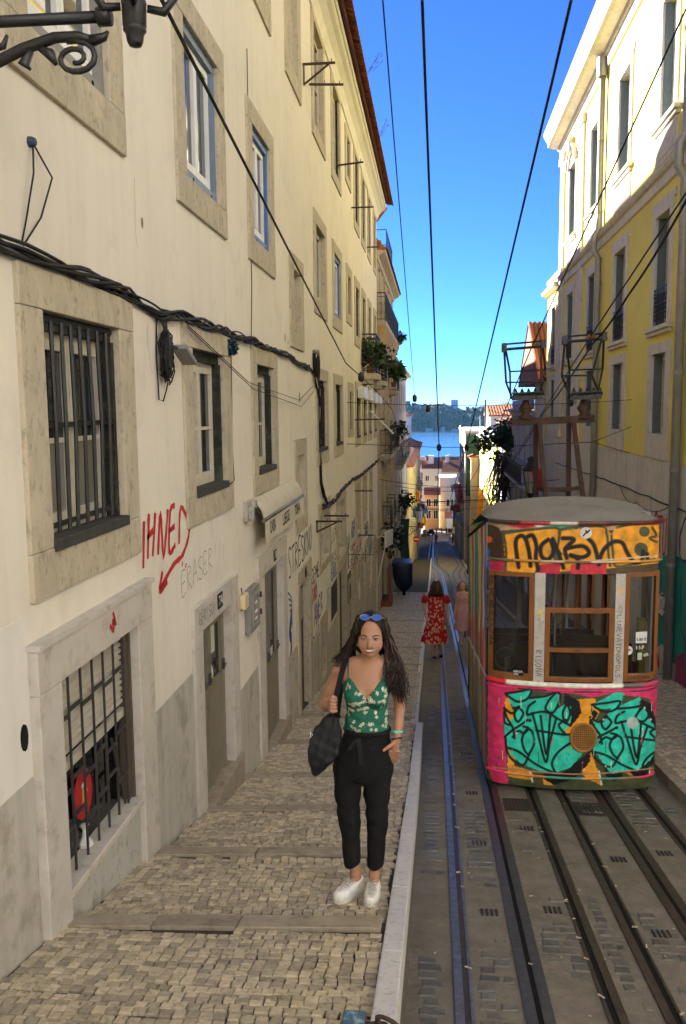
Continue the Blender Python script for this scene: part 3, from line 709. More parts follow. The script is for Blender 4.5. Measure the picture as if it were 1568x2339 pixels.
for (y,w,h) in ((20.5,1.6,1.1),(24.0,.8,1.7),(26.6,1.3,1.5),(33.0,0,0),(14,1.4,1.3),(29.6,.7,1.2)):
    if w:
        mb = MB(); mb.box(WL-5.6,WL-4.7,y-w/2,y+w/2,10.8,11.9+h); mb.box(WL-5.7,WL-4.6,y-w/2-.08,y+w/2+.08,11.9+h,11.9+h+.1); mb.build('chimney', m_plaster, roof)
# windows
for (o,s,ri,k) in WIN:
    near = o[0] < 17
    dark_rev = ri in (2,)
    w = surround(F, LB, o, s, m_stone)
    fr = m_wframe
    if ri == 1 and k in (1,): fr = m_white
    if ri == 1 and k == 2: fr = m_white
    if ri == 1 and k in (0,1,2,5):   # coloured outer lining
        c = {0:m_greyframe,1:m_slateframe,2:m_blueframe,5:m_blueframe}[k]
        mb = MB(); t = .075; a,b,c0,e = o
        mb.fbox(F,a,b,e-t,e,-.14,-.012); mb.fbox(F,a,b,c0,c0+t*1.2,-.14,-.012); mb.fbox(F,a,a+t,c0+t*1.2,e-t,-.14,-.014); mb.fbox(F,b-t,b,c0+t*1.2,e-t,-.14,-.014)
        mb.build('lining', c, w); 
        mb = MB()
        for uu in (a+.3,b-.2): mb.fbox(F,uu,uu+.025,c0+.035,c0+.06,-.013,-.008)
        mb.build('drain_hole', m_black, w)
        casement(F, w, (a+t,b-t,c0+t*1.2,e-t), m_white, m_glass, 2, (), -.065, .05, .03)
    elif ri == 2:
        mb = MB(); a,b,c0,e = o; t = .09        # near-black lining at head and far jamb, slate sill
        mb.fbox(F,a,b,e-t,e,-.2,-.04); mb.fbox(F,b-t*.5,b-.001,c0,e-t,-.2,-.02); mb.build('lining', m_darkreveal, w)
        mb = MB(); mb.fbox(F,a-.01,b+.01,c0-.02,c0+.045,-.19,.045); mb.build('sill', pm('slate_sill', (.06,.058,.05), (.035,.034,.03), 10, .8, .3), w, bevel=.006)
        casement(F, w, (a+.0,b-t*.5,c0+.045,e-t), m_wframe, [m_glass_pale,m_glass] if k == 0 else m_glass, 2, (.46,), -.105, .05, .045, fine=near)
    else:
        casement(F, w, o, fr, m_glass, 2 if ri != 3 else 1, (.5,) if ri == 0 else (), -.085, .05, .045, fine=near)
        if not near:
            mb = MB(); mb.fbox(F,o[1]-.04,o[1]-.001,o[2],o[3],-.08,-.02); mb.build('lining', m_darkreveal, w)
for (o,s) in LOW:
    w = surround(F, LB, o, s, m_stone); casement(F, w, o, m_wframe if o[2] > -3.5 else m_iron, m_glass, 2, (.5,), -.10, .05, .045, fine=False)
# iron grille on the nearest window
bw = [o for o in LB.children if o.name.startswith('window')]
def nearest(u, v):
    return min(bw, key=lambda w: min((Vector(p.co)+org(w)-Vector((WL,u,v))).length for p in w.data.vertices))
gw = nearest(4.1, .74)
gw['label'] = 'nearest window with black iron bars and pitted stone frame'
for i in range(8):
    u = 4.40+i*.131
    mb = MB(); mb.tube([F(u+.012*math.sin(i),.50,-.03),F(u,-.05,-.022),F(u-.01*math.cos(i*2),-.66,-.03)], .0125, 6); mb.build('bar', m_iron, gw)
for v in (-.07,-.62,.50):
    mb = MB(); mb.beam(F(4.33,v,-.035),F(5.44,v+.01,-.035),.012,.03); mb.build('crossbar', m_iron, gw)
mb = MB(); mb.fbox(F,4.42,4.62,-.6,-.36,-.24,-.2); mb.fbox(F,4.95,5.2,-.6,-.33,-.24,-.2); mb.build('box_indoors', pm('cardboard', (.42,.30,.17), None, 6, .9, .1), gw)

# roller shutter shop window behind bars
o, s = SHOP
mb = MB(); g = .002
mb.fbox(F,s[0],s[1],o[3],s[3],-.1,.055); mb.fbox(F,s[0],o[0],-3.6,o[3]-g,-.1,.053); mb.fbox(F,o[1],s[1],-3.9,o[3]-g,-.1,.053)
shop = mb.build('shop_window', m_stone_pale, LB, bevel=.006); shop['label'] = 'barred shop window with half lowered roller shutter in pale stone frame'
mb = MB(); mb.fbox(F,s[0]-.015,s[1]+.015,s[3],s[3]+.03,-.02,.075); mb.build('lintel_cap', m_stone_pale, shop)
mb = MB(); mb.fbox(F,o[0],o[1],-2.70,-2.655,-.2,.05); mb.build('sill', m_stone_pale, shop, bevel=.006)
mb = MB(); mb.fbox(F,o[0],o[1],-3.9,-2.702,-.2,.012); mb.build('apron', pm('stained_apron_plaster', (.46,.455,.41), (.40,.39,.34), 3, .9, .25, 40, spots=(.17,.15,.12), spot_scale=9, spot_amt=.6), shop)
m_slat = pm('grey_slat_metal', (.60,.56,.47), (.52,.48,.40), 6, .5, .05, metal=.2)
v = o[3]-.01
def shut_bottom(u): return -2.0
while v-.042 > -2.0:
    mb = MB(); ring = []
    for u in (o[0]+.01,o[1]-.07):
        ring.append([F(u,v,-.078),F(u,v-.012,-.056),F(u,v-.030,-.056),F(u,v-.042,-.078)])
    mb.loft(ring, caps=True); mb.build('slat', m_slat, shop); v -= .0435
mb = MB(); mb.fbox(F,o[0]+.01,o[1]-.07,-2.05,-1.995,-.08,-.045); mb.build('shutter_foot', m_slat, shop)
mb = MB(); mb.fbox(F,o[1]-.07,o[1]-.03,o[2],o[3],-.09,-.03); mb.fbox(F,o[1]-.03,o[1]-.002,o[2],o[3],-.2,-.012); mb.build('shutter_guide', pm('brown_guide', (.11,.085,.06), None, 8, .6, .1), shop)
mb = MB(); mb.fbox(F,o[0]+.01,o[1]-.07,-2.65,-2.05,-.105,-.10); mb.build('pane', m_glass_clear, shop)
mb = MB(); mb.fbox(F,o[0],o[1],o[2],o[3],-.249,-.245); mb.build('backing', m_dark, shop)
for i in range(7):
    u = o[0]+.055+i*.172
    mb = MB(); mb.beam(F(u,o[2]+.005,-.022),F(u,o[3]-.01,-.022),.013,.012); mb.build('bar', pm('grey_iron', (.055,.05,.045), (.035,.032,.03), 20, .6, .2), shop)
for i in range(6):
    u = o[0]+.055+i*.172
    for v in (-2.16+.06*(i%2), -2.43+.05*((i+1)%3), -1.72+.03*(i%2)):
        mb = MB(); mb.beam(F(u,v,-.022),F(u+.172,v+.004,-.022),.014,.02); mb.build('crossbar', MATS['grey_iron'], shop)
mb = MB(); mb.beam(F(5.14,-2.1,-.03),F(5.30,-2.62,-.015),.012,.014); mb.build('bent_bar', MATS['grey_iron'], shop)
# round red beer sign behind the glass
m_red = pm('sign_red', (.52,.02,.03), (.42,.015,.022), 9, .4, 0); m_yel = pm('sign_yellow', (.75,.42,.06), None, 9, .5, 0); m_wht = pm('sign_white', (.78,.77,.74), None, 9, .5, 0)
sg = empty('beer_sign', F(4.77,-2.5,-.075), 'round red beer sign hanging behind the barred shop window', 'sign')
mb = MB(); mb.prism([(.125*math.cos(a*math.pi/12),.125*math.sin(a*math.pi/12)) for a in range(24)], lambda x,y: F(4.77+x,-2.31+y*1.25,-.078), lambda x,y: F(4.77+x,-2.31+y*1.25,-.068)); mb.build('disc', m_red, sg)
mb = MB(); q = lambda x,y: F(4.77+x,-2.31+y,-.0655)
stroke(mb, [(-.02,-.08),(.0,.05)], .05, q, 1); mb.build('bottle_print', m_yel, sg)
mb = MB(); stroke(mb, [(-.035,.055),(.03,.075)], .03, q, 1); stroke(mb, [(.025,-.03),(.04,.02)], .014, q, 1); mb.build('foam_print', m_wht, sg)
mb = MB(); mb.lathe([(.05,0),(.05,.02),(.02,.05),(.012,.1),(.03,.13)], F(4.79,-2.65,-.085), 10); mb.build('foot', m_wht, sg)

# doors
def door(o, s, kind):
    d = surround(F, LB, o, s, m_stone_pale if kind in ('d7','d2') else m_stone, .035, .12, 'doorway')
    a,b,c,e = o; th = zs_lin((a+b)/2)+.16
    if kind in ('d7','d2'):
        mb = MB(); mb.fbox(F,a-.02,b+.25,-5,th-.02 if kind=='d7' else th-.1,-.2,.07); mb.build('threshold', m_step, d, bevel=.01)
        n = 2; L = (b-a-.06)/n
        mb = MB(); mb.fbox(F,b-.06,b-.001,c,e,-.16,-.064); mb.fbox(F,a,b-.06,e-.05,e,-.16,-.064); mb.build('frame', m_olive, d)
        for k in range(n):
            x0 = a+k*(L); x1 = x0+L-.012; lf = MB(); mid = c+(e-c)*.02+ (th+ .92 - c if kind=='d7' else th+.86-c)
            x1 = min(x1, b-.065)
            lf.fbox(F,x0,x0+.06,c,e-.05,-.11,-.06); lf.fbox(F,x1-.06,x1,c,e-.05,-.11,-.06); lf.fbox(F,x0+.06,x1-.06,e-.12,e-.05,-.11,-.06); lf.fbox(F,x0+.06,x1-.06,c,mid,-.11,-.065)
            L_ = lf.build('leaf', m_olive, d)
            p = MB(); p.fbox(F,x0+.06,x1-.06,mid,e-.12,-.095,-.09); p.build('pane', m_glass_dim, L_)
            h = MB(); h.fbox(F,x1-.055,x1-.015,mid+.02,mid+.13,-.06,-.035); h.tube([F(x1-.035,mid+.08,-.02),F(x1-.12,mid+.08,-.01)],.008,6); h.build('handle', m_rail, L_)
        return d
    mb = MB(); mb.fbox(F,a+.02,b-.02,c,e,-.15,-.10)
    for k in range(4):
        u = a+.05+(b-a-.1)*k/4; mb.fbox(F,u+.015,u+(b-a)/4-.03,c+.3,e-.12,-.10,-.085)
    mb.build('leaf', pm('weathered_brown_door', (.10,.075,.05), (.06,.045,.03), 6, .7, .3), d)
    return d
D = {k: door(o,s,k) for o,s,k in DOORS}
D['d7']['label'] = 'olive glazed double door under house number 7'; D['d2']['label'] = 'olive glazed double door below the cream awning'
m_blk = pm('number_plate_black', (.012,.012,.012), None, 9, .35, 0)
def num_plate(dd, u, v, txt):
    mb = MB(); mb.fbox(F,u-.085,u+.085,v-.07,v+.07,.036,.044); p = mb.build('number_plate', m_blk, dd); text_on(p, txt, .13, lambda x,y: F(u+x,v+y,.0455), m_wht, bold=.002)
num_plate(D['d7'], 7.755, -1.775, '7A'); num_plate(D['d2'], 10.575, -1.825, '7B')
num_plate(D['d3'], 13.15, -2.53, '7')
# notices and stickers inside the door glass
st_ = D['d7']
def sticker(par, u0,u1,v0,v1,mat,d=-.139, name='notice'):
    mb = MB(); mb.fbox(F,u0,u1,v0,v1,d-.002,d); return mb.build(name, mat, par)
m_pale = pm('pale_green_paper', (.50,.55,.40), None, 12, .9, 0); m_lime = pm('lime_print', (.35,.60,.05), None, 12, .6, 0)
sticker(D['d7'],7.70,7.98,-2.33,-2.02,m_pale,-.088); sticker(D['d7'],7.80,7.95,-2.92,-2.75,m_wht,-.088); sticker(D['d7'],7.78,7.95,-3.14,-2.97,m_pale,-.088); sticker(D['d7'],7.25,7.33,-2.86,-2.72,m_lime,-.088)
mb = MB(); mb.prism([(.1*math.cos(k*math.pi/9),.13*math.sin(k*math.pi/9)) for k in range(18)], lambda x,y: F(7.80+x,-2.55+y,-.089), lambda x,y: F(7.80+x,-2.55+y,-.087)); q = mb.build('round_sticker', m_wht, D['d7'])
mb = MB(); mb.prism([(.1*math.cos(math.pi+k*math.pi/9),.13*math.sin(math.pi+k*math.pi/9)) for k in range(10)], lambda x,y: F(7.80+x,-2.55+y,-.0865), lambda x,y: F(7.80+x,-2.55+y,-.0855)); mb.build('print', m_lime, q)
for (u,v,w,h,m) in ((10.25,-2.42,.14,.1,m_red),(10.6,-2.85,.12,.12,m_red),(10.8,-3.1,.14,.18,m_wht),(10.15,-2.6,.1,.2,m_pale),(10.7,-3.3,.1,.1,m_lime)): sticker(D['d2'],u,u+w,v-h,v,m,-.088)
mb = MB(); mb.fbox(F,12.72,13.5,-3.35,-2.85,-.085,-.07); mb.fbox(F,12.78,13.0,-3.28,-2.92,-.07,-.065); mb.build('intercom_panel', pm('steel_panel', (.30,.29,.26), None, 9, .4, 0, metal=.5), D['d3'])
# ---------------------------------------------------------------- things fixed to the long house
# folding awning over the second door
aw = empty('awning', F(10.8,-1.5,.05), 'cream folded shop awning lettered CASA LIEGE above the second door', 'awning')
m_canvas = pm('cream_canvas', (.60,.55,.43), (.53,.48,.37), 3, .85, .1, 60, streak=.25)
A0, A1 = 9.35, 12.2
mb = MB(); mb.fbox(F,8.99,9.32,-1.19,-.98,.002,.05); mb.fbox(F,9.05,9.16,-1.17,-1.03,.0495,.10); mb.fbox(F,9.2,9.3,-1.10,-.98,.0495,.09); mb.build('wall_bracket', pm('grey_bracket_paint', (.45,.42,.36), (.36,.33,.28), 9, .6, .1, spots=(.12,.09,.07), spot_scale=20, spot_amt=.5), aw)
mb = MB(); mb.fbox(F,12.2,12.42,-1.13,-1.06,.002,.05); mb.build('wall_bracket', MATS['grey_bracket_paint'], aw)
mb = MB(); mb.tube([F(9.15,-1.10,.1),F(9.15,-1.10,.11)], .05, 12); mb.tube([F(A0-.05,-1.20,.14),F(9.2,-1.10,.08)], .012, 6); mb.build('arm', m_iron, aw)
def aws(u, s): # cloth section from wall to front bar
    pts = [(-.985,.012),(-1.03,.075),(-1.10,.125),(-1.17,.145),(-1.205,.146)]; return [F(u+.0*i,v+.004*math.sin(u*7+i),d+.003*math.sin(u*9+i)) for i,(v,d) in enumerate(pts)]
mb = MB(); mb.loft([aws(A0+(A1-A0)*i/30, 0) for i in range(31)], caps=False, closed=False); mb.build('canvas', m_canvas, aw, smooth=True)
mb = MB(); mb.tube([F(A0-.04,-1.225,.148),F(A1+.04,-1.225,.148)], .022, 8); mb.build('front_bar', m_rail, aw, smooth=True)
def val(u, v): return F(u, v-.01*math.sin(u*5), .150+.012*math.sin(u*4.2)+(v+1.24)*-.04)
mb = MB(); mb.loft([[val(A0+(A1-A0)*i/36, v) for v in (-1.235,-1.3,-1.4,-1.495)] for i in range(37)], caps=False, closed=False); vl = mb.build('valance', m_canvas, aw, smooth=True)
m_green = pm('valance_green_ink', (.06,.075,.04), None, 9, .8, 0)
def on_val(c0): return lambda x, y: tuple(Vector(val(c0+x, -1.365+y))+Vector((.004,0,0)))
text_on(vl, 'CASA', .2, on_val(9.87), m_green, bold=.003, sx=.93); text_on(vl, 'LIEGE', .2, on_val(10.72), m_green, bold=.003, sx=.93); text_on(vl, 'TOFA', .2, on_val(11.72), m_green, bold=.004, sx=.8)
# electricity meter box and little lamp box
bx = empty('meter_box', F(9.15,-2.42,.05), 'grey metal meter box with glazed door between the two olive doors', 'meter box')
mb = MB(); mb.fbox(F,8.93,9.40,-2.42,-1.94,.002,.075); mb.build('case', m_greyframe, bx, bevel=.006)
mb = MB(); mb.fbox(F,8.97,9.36,-2.38,-1.98,.0755,.085); mb.build('door', pm('grey_box_door', (.33,.32,.28), None, 9, .5, 0), bx)
mb = MB(); mb.fbox(F,9.02,9.31,-2.32,-2.03,.0855,.088); b_ = mb.build('pane', glass_mat('meter_glass', (.35,.36,.34)), bx)
for v in (-2.1,-2.2,-2.28): 
    mb = MB(); mb.fbox(F,9.08,9.2,v-.02,v+.01,.0885,.0895); mb.build('meter', m_wht, b_)
mb = MB(); mb.fbox(F,9.36,9.40,-2.3,-2.24,.08,.10); mb.fbox(F,9.36,9.40,-2.1,-2.04,.08,.10); mb.build('hinge', m_iron, bx)
lb = empty('bulkhead_lamp', F(8.78,-2.1,.03), 'small yellowed bulkhead lamp left of the meter box', 'lamp')
mb = MB(); mb.fbox(F,8.68,8.88,-2.10,-1.93,.002,.07); mb.build('diffuser', pm('yellowed_plastic', (.62,.47,.22), (.66,.58,.42), 8, .5, .05), lb, bevel=.02)
mb = MB(); mb.tube([F(8.72,-1.93,.03),F(8.72,-1.86,.02)], .006, 5); mb.tube([F(8.66,-2.08,.04),F(8.62,-2.08,.04)], .005, 5); mb.build('conduit', m_iron, lb)
# black cable bundles
def bundle(name, path, n, R, r, label, seed, mat=None):
    q = random.Random(seed); mb = MB()
    P = []
    for (a,b) in zip(path, path[1:]):
        k = max(2, int((Vector(b)-Vector(a)).length/.16))
        P += [Vector(a)+(Vector(b)-Vector(a))*i/k for i in range(k)]
    P.append(Vector(path[-1]))
    for s in range(n):
        ph = q.random()*6.3; fr = .7+q.random()*.9; pts = []
        for i, p in enumerate(P):
            an = ph+i*fr*.55; rr = R*(.35+.65*abs(math.sin(i*.23+ph))); sag = -.012*abs(math.sin(i*.31+ph))
            pts.append(p+Vector((.012+max(0, rr*(.7+.5*math.cos(an))), rr*.3*math.sin(an*1.3), rr*math.sin(an)+sag)))
        mb.tube(pts, r*(.7+.6*q.random()), 5)
    o = mb.build(name, mat or m_cable, None, smooth=True); tag(o, label, 'cable'); return o
zc = [(0,.86),(2.5,.82),(3.97,.79),(4.6,.80),(5.6,.78),(6.24,.72),(6.8,.77),(7.95,.77),(9.5,.775),(11.3,.77),(12.2,.74),(13.8,.69)]
bundle('wall_cable', [F(y,z,.0) for y,z in zc], 7, .042, .011, 'thick bundle of black cables running along the cream wall above the barred window', 1)
bundle('wall_cable', [F(y,z,.0) for y,z in ((14.45,.95),(14.5,.66),(14.95,.2),(15.1,-.3),(15.14,-.7),(15.05,-1.25),(15.4,-1.55),(15.95,-1.77))], 6, .05, .012, 'black cables dropping down the wall beside the awning end', 2)
bundle('wall_cable', [F(y,z,.0) for y,z in ((15.2,-1.72),(16.0,-1.78),(17.4,-1.80),(18.7,-1.72),(20.9,-1.70),(23,-1.76),(26.6,-1.79),(30.7,-1.78))], 5, .05, .012, 'twisted cable run continuing along the lower wall of the long cream house', 3)
bundle('wall_cable', [F(y,z,.0) for y,z in ((13.8,.69),(14.5,.62))], 4, .03, .01, 'short cable bridge between the two bundles', 4)
mb = MB(); q = random.Random(6)
for i in range(6):
    a0 = q.random()*.3; mb.tube([F(14.5+.14*math.sin(t/10*6.28+a0)*(.6+.1*i), .72+.26*math.cos(t/10*6.28)*(.5+.1*i), .05+.01*i) for t in range(10)], .007, 5, closed=True)
o = mb.build('cable_coil', m_cable, None, smooth=True); tag(o, 'loose loops of cable hung from the grey insulator on the wall', 'cable')
mb = MB(); mb.lathe([(.03,0),(.045,.03),(.03,.06),(.045,.09),(.02,.12)], F(14.5,.98,.0), 10, (1,0,0)); o = mb.build('wall_insulator', pm('grey_porcelain', (.25,.22,.18), None, 9, .4, 0), None, smooth=True); tag(o, 'grey porcelain insulator on the wall where the cables turn down', 'insulator')
# coil of spare cable and flood lamp under the bundle
mb = MB(); q = random.Random(16)
for i in range(13):
    w = .07+.03*q.random(); h = .15+.05*q.random(); c = (6.31+(q.random()-.5)*.04, .42+(q.random()-.5)*.05); dd = .03+.05*q.random()
    mb.tube([F(c[0]+w*math.sin(t/12*6.28), c[1]+h*math.cos(t/12*6.28), dd+.012*math.sin(t*2+i)) for t in range(12)], .006, 5, closed=True)
for i in range(5): mb.tube([F(6.2+.06*i,.74,.02),F(6.27+.02*i,.63,.05),F(6.31,.55,.06)], .007, 5)
mb.tube([F(6.36,.26,.05),F(6.33,.17,.04),F(6.27,.08,.03),F(6.2,.09,.02),F(6.2,.4,.012),F(6.23,.70,.012)], .006, 5)
o = mb.build('cable_coil', m_cable, None, smooth=True); tag(o, 'coil of black cable hanging below the bundle beside the barred window', 'cable')
fl = empty('flood_lamp', F(6.5,.42,.05), 'flat grey flood lamp on a bracket beside the cable coil', 'lamp')
mb = MB(); mb.obox(F(6.62,.44,.10), (.0,.14,-.055), (.06,0,.0), (0,.006,.018)); mb.build('head', m_greyframe, fl, bevel=.006); mb = MB(); mb.beam(F(6.4,.5,.02),F(6.5,.48,.1),.02,.02); mb.fbox(F,6.28,6.36,.33,.56,.05,.085); mb.build('driver_box', m_iron, fl)
# tinsel, drop cable, thin wall wires, lifted cable knob
mb = MB(); plant(mb, F(8.42,.63,.04), .075, 240, 4, .045, 0, 2.0); o = mb.build('tinsel', pm('teal_tinsel', (.01,.07,.085), (.02,.035,.06), 40, .3, 0)); tag(o, 'tuft of teal tinsel tied to the cables by the second lower window', 'tinsel')
def wire(name, pts, r, label, mat=None, sag=0, n=10, cat='wire', group=None, sides=5):
    P = []
    for a, b in zip(pts, pts[1:]):
        a, b = Vector(a), Vector(b)
        for i in range(n): t = i/n; P.append(a+(b-a)*t-Vector((0,0,sag*4*t*(1-t))))
    P.append(Vector(pts[-1])); mb = MB(); mb.tube(P, r, sides); o = mb.build(name, mat or m_cable); return tag(o, label, cat, group)
wire('drop_cable', [F(8.47,.55,.03),F(8.50,.1,.02),F(8.46,-.3,.02),F(8.52,-.70,.02),F(8.3,-.72,.03)], .007, 'thin black cable hanging from the tinsel to the window sill')
wire('wall_wire', [F(9.62,3.9,.015),F(9.60,2.2,.012),F(9.63,1.4,.012),F(9.5,.8,.02)], .005, 'thin wire running down the wall left of the blue lined window')
wire('wall_wire', [F(4.33,1.36,.02),F(4.28,1.2,.04),F(4.21,.95,.02),F(4.17,.83,.01)], .005, 'left loop of wire hanging from the blue wall plug', n=4); wire('wall_wire', [F(4.33,1.36,.02),F(4.45,1.22,.06),F(4.36,1.0,.03),F(4.19,.83,.01)], .005, 'right loop of wire hanging from the blue wall plug', n=4)
mb = MB(); mb.lathe([(.028,0),(.026,.02),(.018,.035)], F(4.33,1.365,.0), 10, (1,0,0)); o = mb.build('wall_plug', pm('navy_plug', (.03,.05,.10), None, 9, .5, 0)); tag(o, 'small blue cable plug set in the wall high at the left', 'plug')
wire('slack_wire', [F(6.9,.70,.05),F(9.0,.30,.09),F(12.6,.15,.06),F(14.4,.42,.03)], .0045, 'upper slack wire crossing the wall between the lower windows', n=6); wire('slack_wire', [F(6.9,.68,.05),F(9.2,.24,.09),F(12.8,.06,.06),F(14.5,.34,.03)], .0045, 'lower slack wire crossing the wall between the lower windows', n=6)
# iron clothes-line brackets
def bracket(y, z, L, label, dz=0.0, strut=False, drop=0, name='line_bracket'):
    e = empty(name, (WL,y,z), label, 'bracket', 'iron clothes line brackets on the cream house')
    mb = MB(); mb.beam((WL-.02,y,z),(WL+L,y,z+dz),.028,.032); mb.build('arm', m_rust, e)
    mb = MB(); mb.beam((WL+L-.06,y,z+dz+.012),(WL+L-.06,y,z+dz+.06),.012,.012); mb.beam((WL+L*.45,y,z+.012),(WL+L*.45,y,z+.05),.01,.01); mb.build('hook', m_rust, e)
    if strut:
        mb = MB(); mb.beam((WL+.02,y,z+.01),(WL+.02,y,z-drop),.03,.02); mb.beam((WL+.03,y,z-drop+.02),(WL+L*.8,y,z-.015),.026,.026); mb.build('strut', m_rust, e)
bracket(13.8,5.32,.51,'triangular iron line bracket high under the eave',0,True,.31); bracket(14.51,5.28,.56,'straight iron line bar just below the triangular bracket',-.03); bracket(18.79,5.17,.53,'second straight iron line bar under the eave',.05)
bracket(21.63,4.94,.55,'third straight iron line bar under the eave'); bracket(26.49,4.88,.38,'farthest iron line bar under the eave near the balcony'); bracket(14.63,-1.92,.46,'triangular line bracket low on the wall beyond the awning',0,True,.2)
bracket(22.64,-3.34,.46,'line bar above the far ground floor doors'); bracket(22.09,-.25,.78,'long line bar crossing the third row windows',.01); bracket(21.94,-2.08,.47,'line bar below the twisted cable run'); bracket(15.9,-1.98,.45,'short line bar beside the low triangular bracket')
# ornate sign bracket
sb_ = empty('sign_bracket', (WL,20.05,-3.43), 'scrolled wrought iron sign bracket without its sign', 'bracket')
mb = MB(); Y = 20.05
mb.beam((WL,Y,-3.43),(WL+.62,Y,-3.43),.014,.014); mb.beam((WL+.01,Y,-3.15),(WL+.01,Y,-3.78),.016,.016); mb.beam((WL+.42,Y,-3.2),(WL+.42,Y,-3.62),.014,.014); mb.build('bar', m_iron, sb_)
mb = MB()
def scroll(c, R, turns, a0, sg=1, n=18, squash=1): return [(c[0]+R*(1-i/n*.8)*math.cos(a0+sg*i/n*turns*6.28), Y, c[1]+squash*R*(1-i/n*.8)*math.sin(a0+sg*i/n*turns*6.28)) for i in range(n+1)]
for c, R, t, a0, sg in (((WL+.13,-3.28),.12,1.3,-1.57,1),((WL+.13,-3.58),.12,1.3,1.57,-1),((WL+.30,-3.34),.08,1.3,-1.57,-1),((WL+.30,-3.52),.08,1.3,1.57,1),((WL+.40,-3.35),.07,1.2,-1.57,-1),((WL+.40,-3.52),.07,1.2,1.57,1),((WL+.60,-3.33),.10,1.2,-1.57,1),((WL+.08,-3.72),.07,1.2,1.57,-1)):
    mb = MB(); mb.tube(scroll(c, R, t, a0, sg), .006, 5); mb.build('scroll', m_iron, sb_, smooth=True)
# white shutter boxes, drop awning arms, small finds
for i,(y,z) in enumerate(((22.75,.47),(24.9,.44),(27.0,.40),(29.2,.36))):
    mb = MB(); mb.fbox(F,y-.1,y+1.0,z-.16,z+.14,.03,.22); o = mb.build('shutter_box', m_white, None, bevel=.01); tag(o, ['nearest','second','third','farthest'][i]+' white shutter box over the third row windows', 'shutter box')
mb = MB(); mb.beam((WL+.1,26.5,-.05),(WL+.75,27.2,-.75),.05,.05); mb.tube([(WL+.1,26.5,-.05),(WL+.1,27.9,-.05)], .02, 6); o = mb.build('folded_blind', m_white); tag(o, 'slim white folded blind arm slanting off the wall', 'blind')
e = empty('shop_sign', (WL,30.2,-5.5), 'white tilted shop blind on a long arm by the far doors', 'blind')
mb = MB(); mb.obox((WL+.42,30.6,-4.62), (.10,.45,.0), (0,0,.28), (.03,0,.0)); mb.build('panel', m_wht, e); mb = MB(); mb.beam((WL+.3,30.2,-4.9),(WL+.02,30.0,-6.3),.04,.04); mb.tube([(WL,30.2,-4.55),(WL+.2,30.3,-4.5),(WL+.4,30.4,-4.6)], .02, 6); mb.build('arm', m_wht, e)
# graffiti and scribbles on the plaster
g_red = pm('spray_red', (.52,.035,.04), (.46,.03,.035), 30, .75, 0); g_blk = pm('spray_black', (.03,.03,.032), (.06,.058,.055), 25, .75, 0); g_blue = pm('spray_blue', (.03,.13,.42), None, 25, .75, 0); g_pur = pm('spray_purple', (.17,.11,.33), None, 25, .75, 0); g_grn = pm('spray_green', (.17,.42,.15), None, 25, .75, 0); g_pink = pm('spray_pink', (.60,.19,.19), None, 25, .75, 0); g_pen = pm('pencil_grey', (.23,.21,.18), None, 25, .8, 0); g_teal = pm('spray_teal', (.06,.42,.38), None, 25, .75, 0)
fw = lambda u0, v0, d=.003: (lambda x, y: F(u0+x, v0+y, d))
mb = MB(); f0 = fw(5.775,-1.10,.0035)
for st in ([(0,0),(.05,.33)],[(.10,.05),(.16,.37)],[(.10,.2),(.24,.24)],[(.21,.05),(.30,.36)],[(.33,.04),(.42,.35),(.46,.0),(.60,.35)],[(.78,.36),(.66,.33),(.60,.02),(.76,.05)],[(.62,.18),(.76,.2)],[(.86,.04),(.94,.33),(1.16,.12),(.96,-.06),(.70,-.10),(.36,-.22)],[(.42,-.10),(.34,-.24),(.53,-.20)],[(.92,-.13),(.93,-.14)],[(1.02,-.16),(1.03,-.17)]):
    stroke(mb, st if len(st) > 2 or abs(st[0][0]-st[-1][0]) > .03 else [st[0],(st[0][0]+.015,st[0][1]-.015)], .046, f0, 4)
gr = mb.build('graffiti', g_red, LB); gr['label'] = 'red sprayed word IHNED with an arrow'
gr = tagline(LB, fw(6.66,-1.50), 'ERASER!!', 1.35, .2, .007, g_pen, slope=.06, seed=3); gr['label'] = 'thin pencilled word ERASER'
tagline(LB, fw(7.02,-1.84,.040), 'GERISU', .5, .11, .009, g_pen, seed=4)
gr = tagline(LB, fw(11.75,-2.38), 'STRESKNO', 2.4, .42, .036, g_blk, slope=.03, seed=5); tagline(LB, fw(14.0,-2.92), 'GEMEA', 1.2, .24, .034, g_blk, slope=-.02, seed=6); tagline(LB, fw(16.75,-2.65), 'LUCA', 1.0, .22, .03, g_blk, seed=7)
mb = MB(); f0 = fw(11.62,-3.3)
for k in range(7): stroke(mb, [(.05+.05*k,.75-.1*k),(.38,.55-.05*k),(.1+.02*k,.15),(.3,-.1+.03*k),(.15,-.25)], .03, f0)
gr = mb.build('graffiti', g_blue, LB); gr['label'] = 'blue looping spray scrawl between the doors'
mb = MB(); f0 = fw(11.55,-4.1); stroke(mb, [(.1,.5),(.25,.1),(.4,.35),(.3,-.1),(.65,.05),(.6,-.3)], .025, f0); stroke(mb, [(0,.0),(.12,.2),(.1,-.2)], .025, f0); mb.build('graffiti', g_blk, LB)
tagline(LB, fw(14.0,-3.75), 'FANER', 1.4, .36, .05, g_pur, slope=.08, seed=8); tagline(LB, fw(14.05,-4.3), 'SKC', .95, .42, .036, g_blk, slope=.1, seed=9); tagline(LB, fw(16.7,-3.42), 'REAASCL', 1.0, .26, .03, g_blue, seed=10); tagline(LB, fw(16.65,-3.1), 'ASEIS', 1.0, .2, .03, g_blk, seed=11)
tagline(LB, fw(16.0,-3.85), 'OST', .62, .4, .03, g_teal, seed=12)
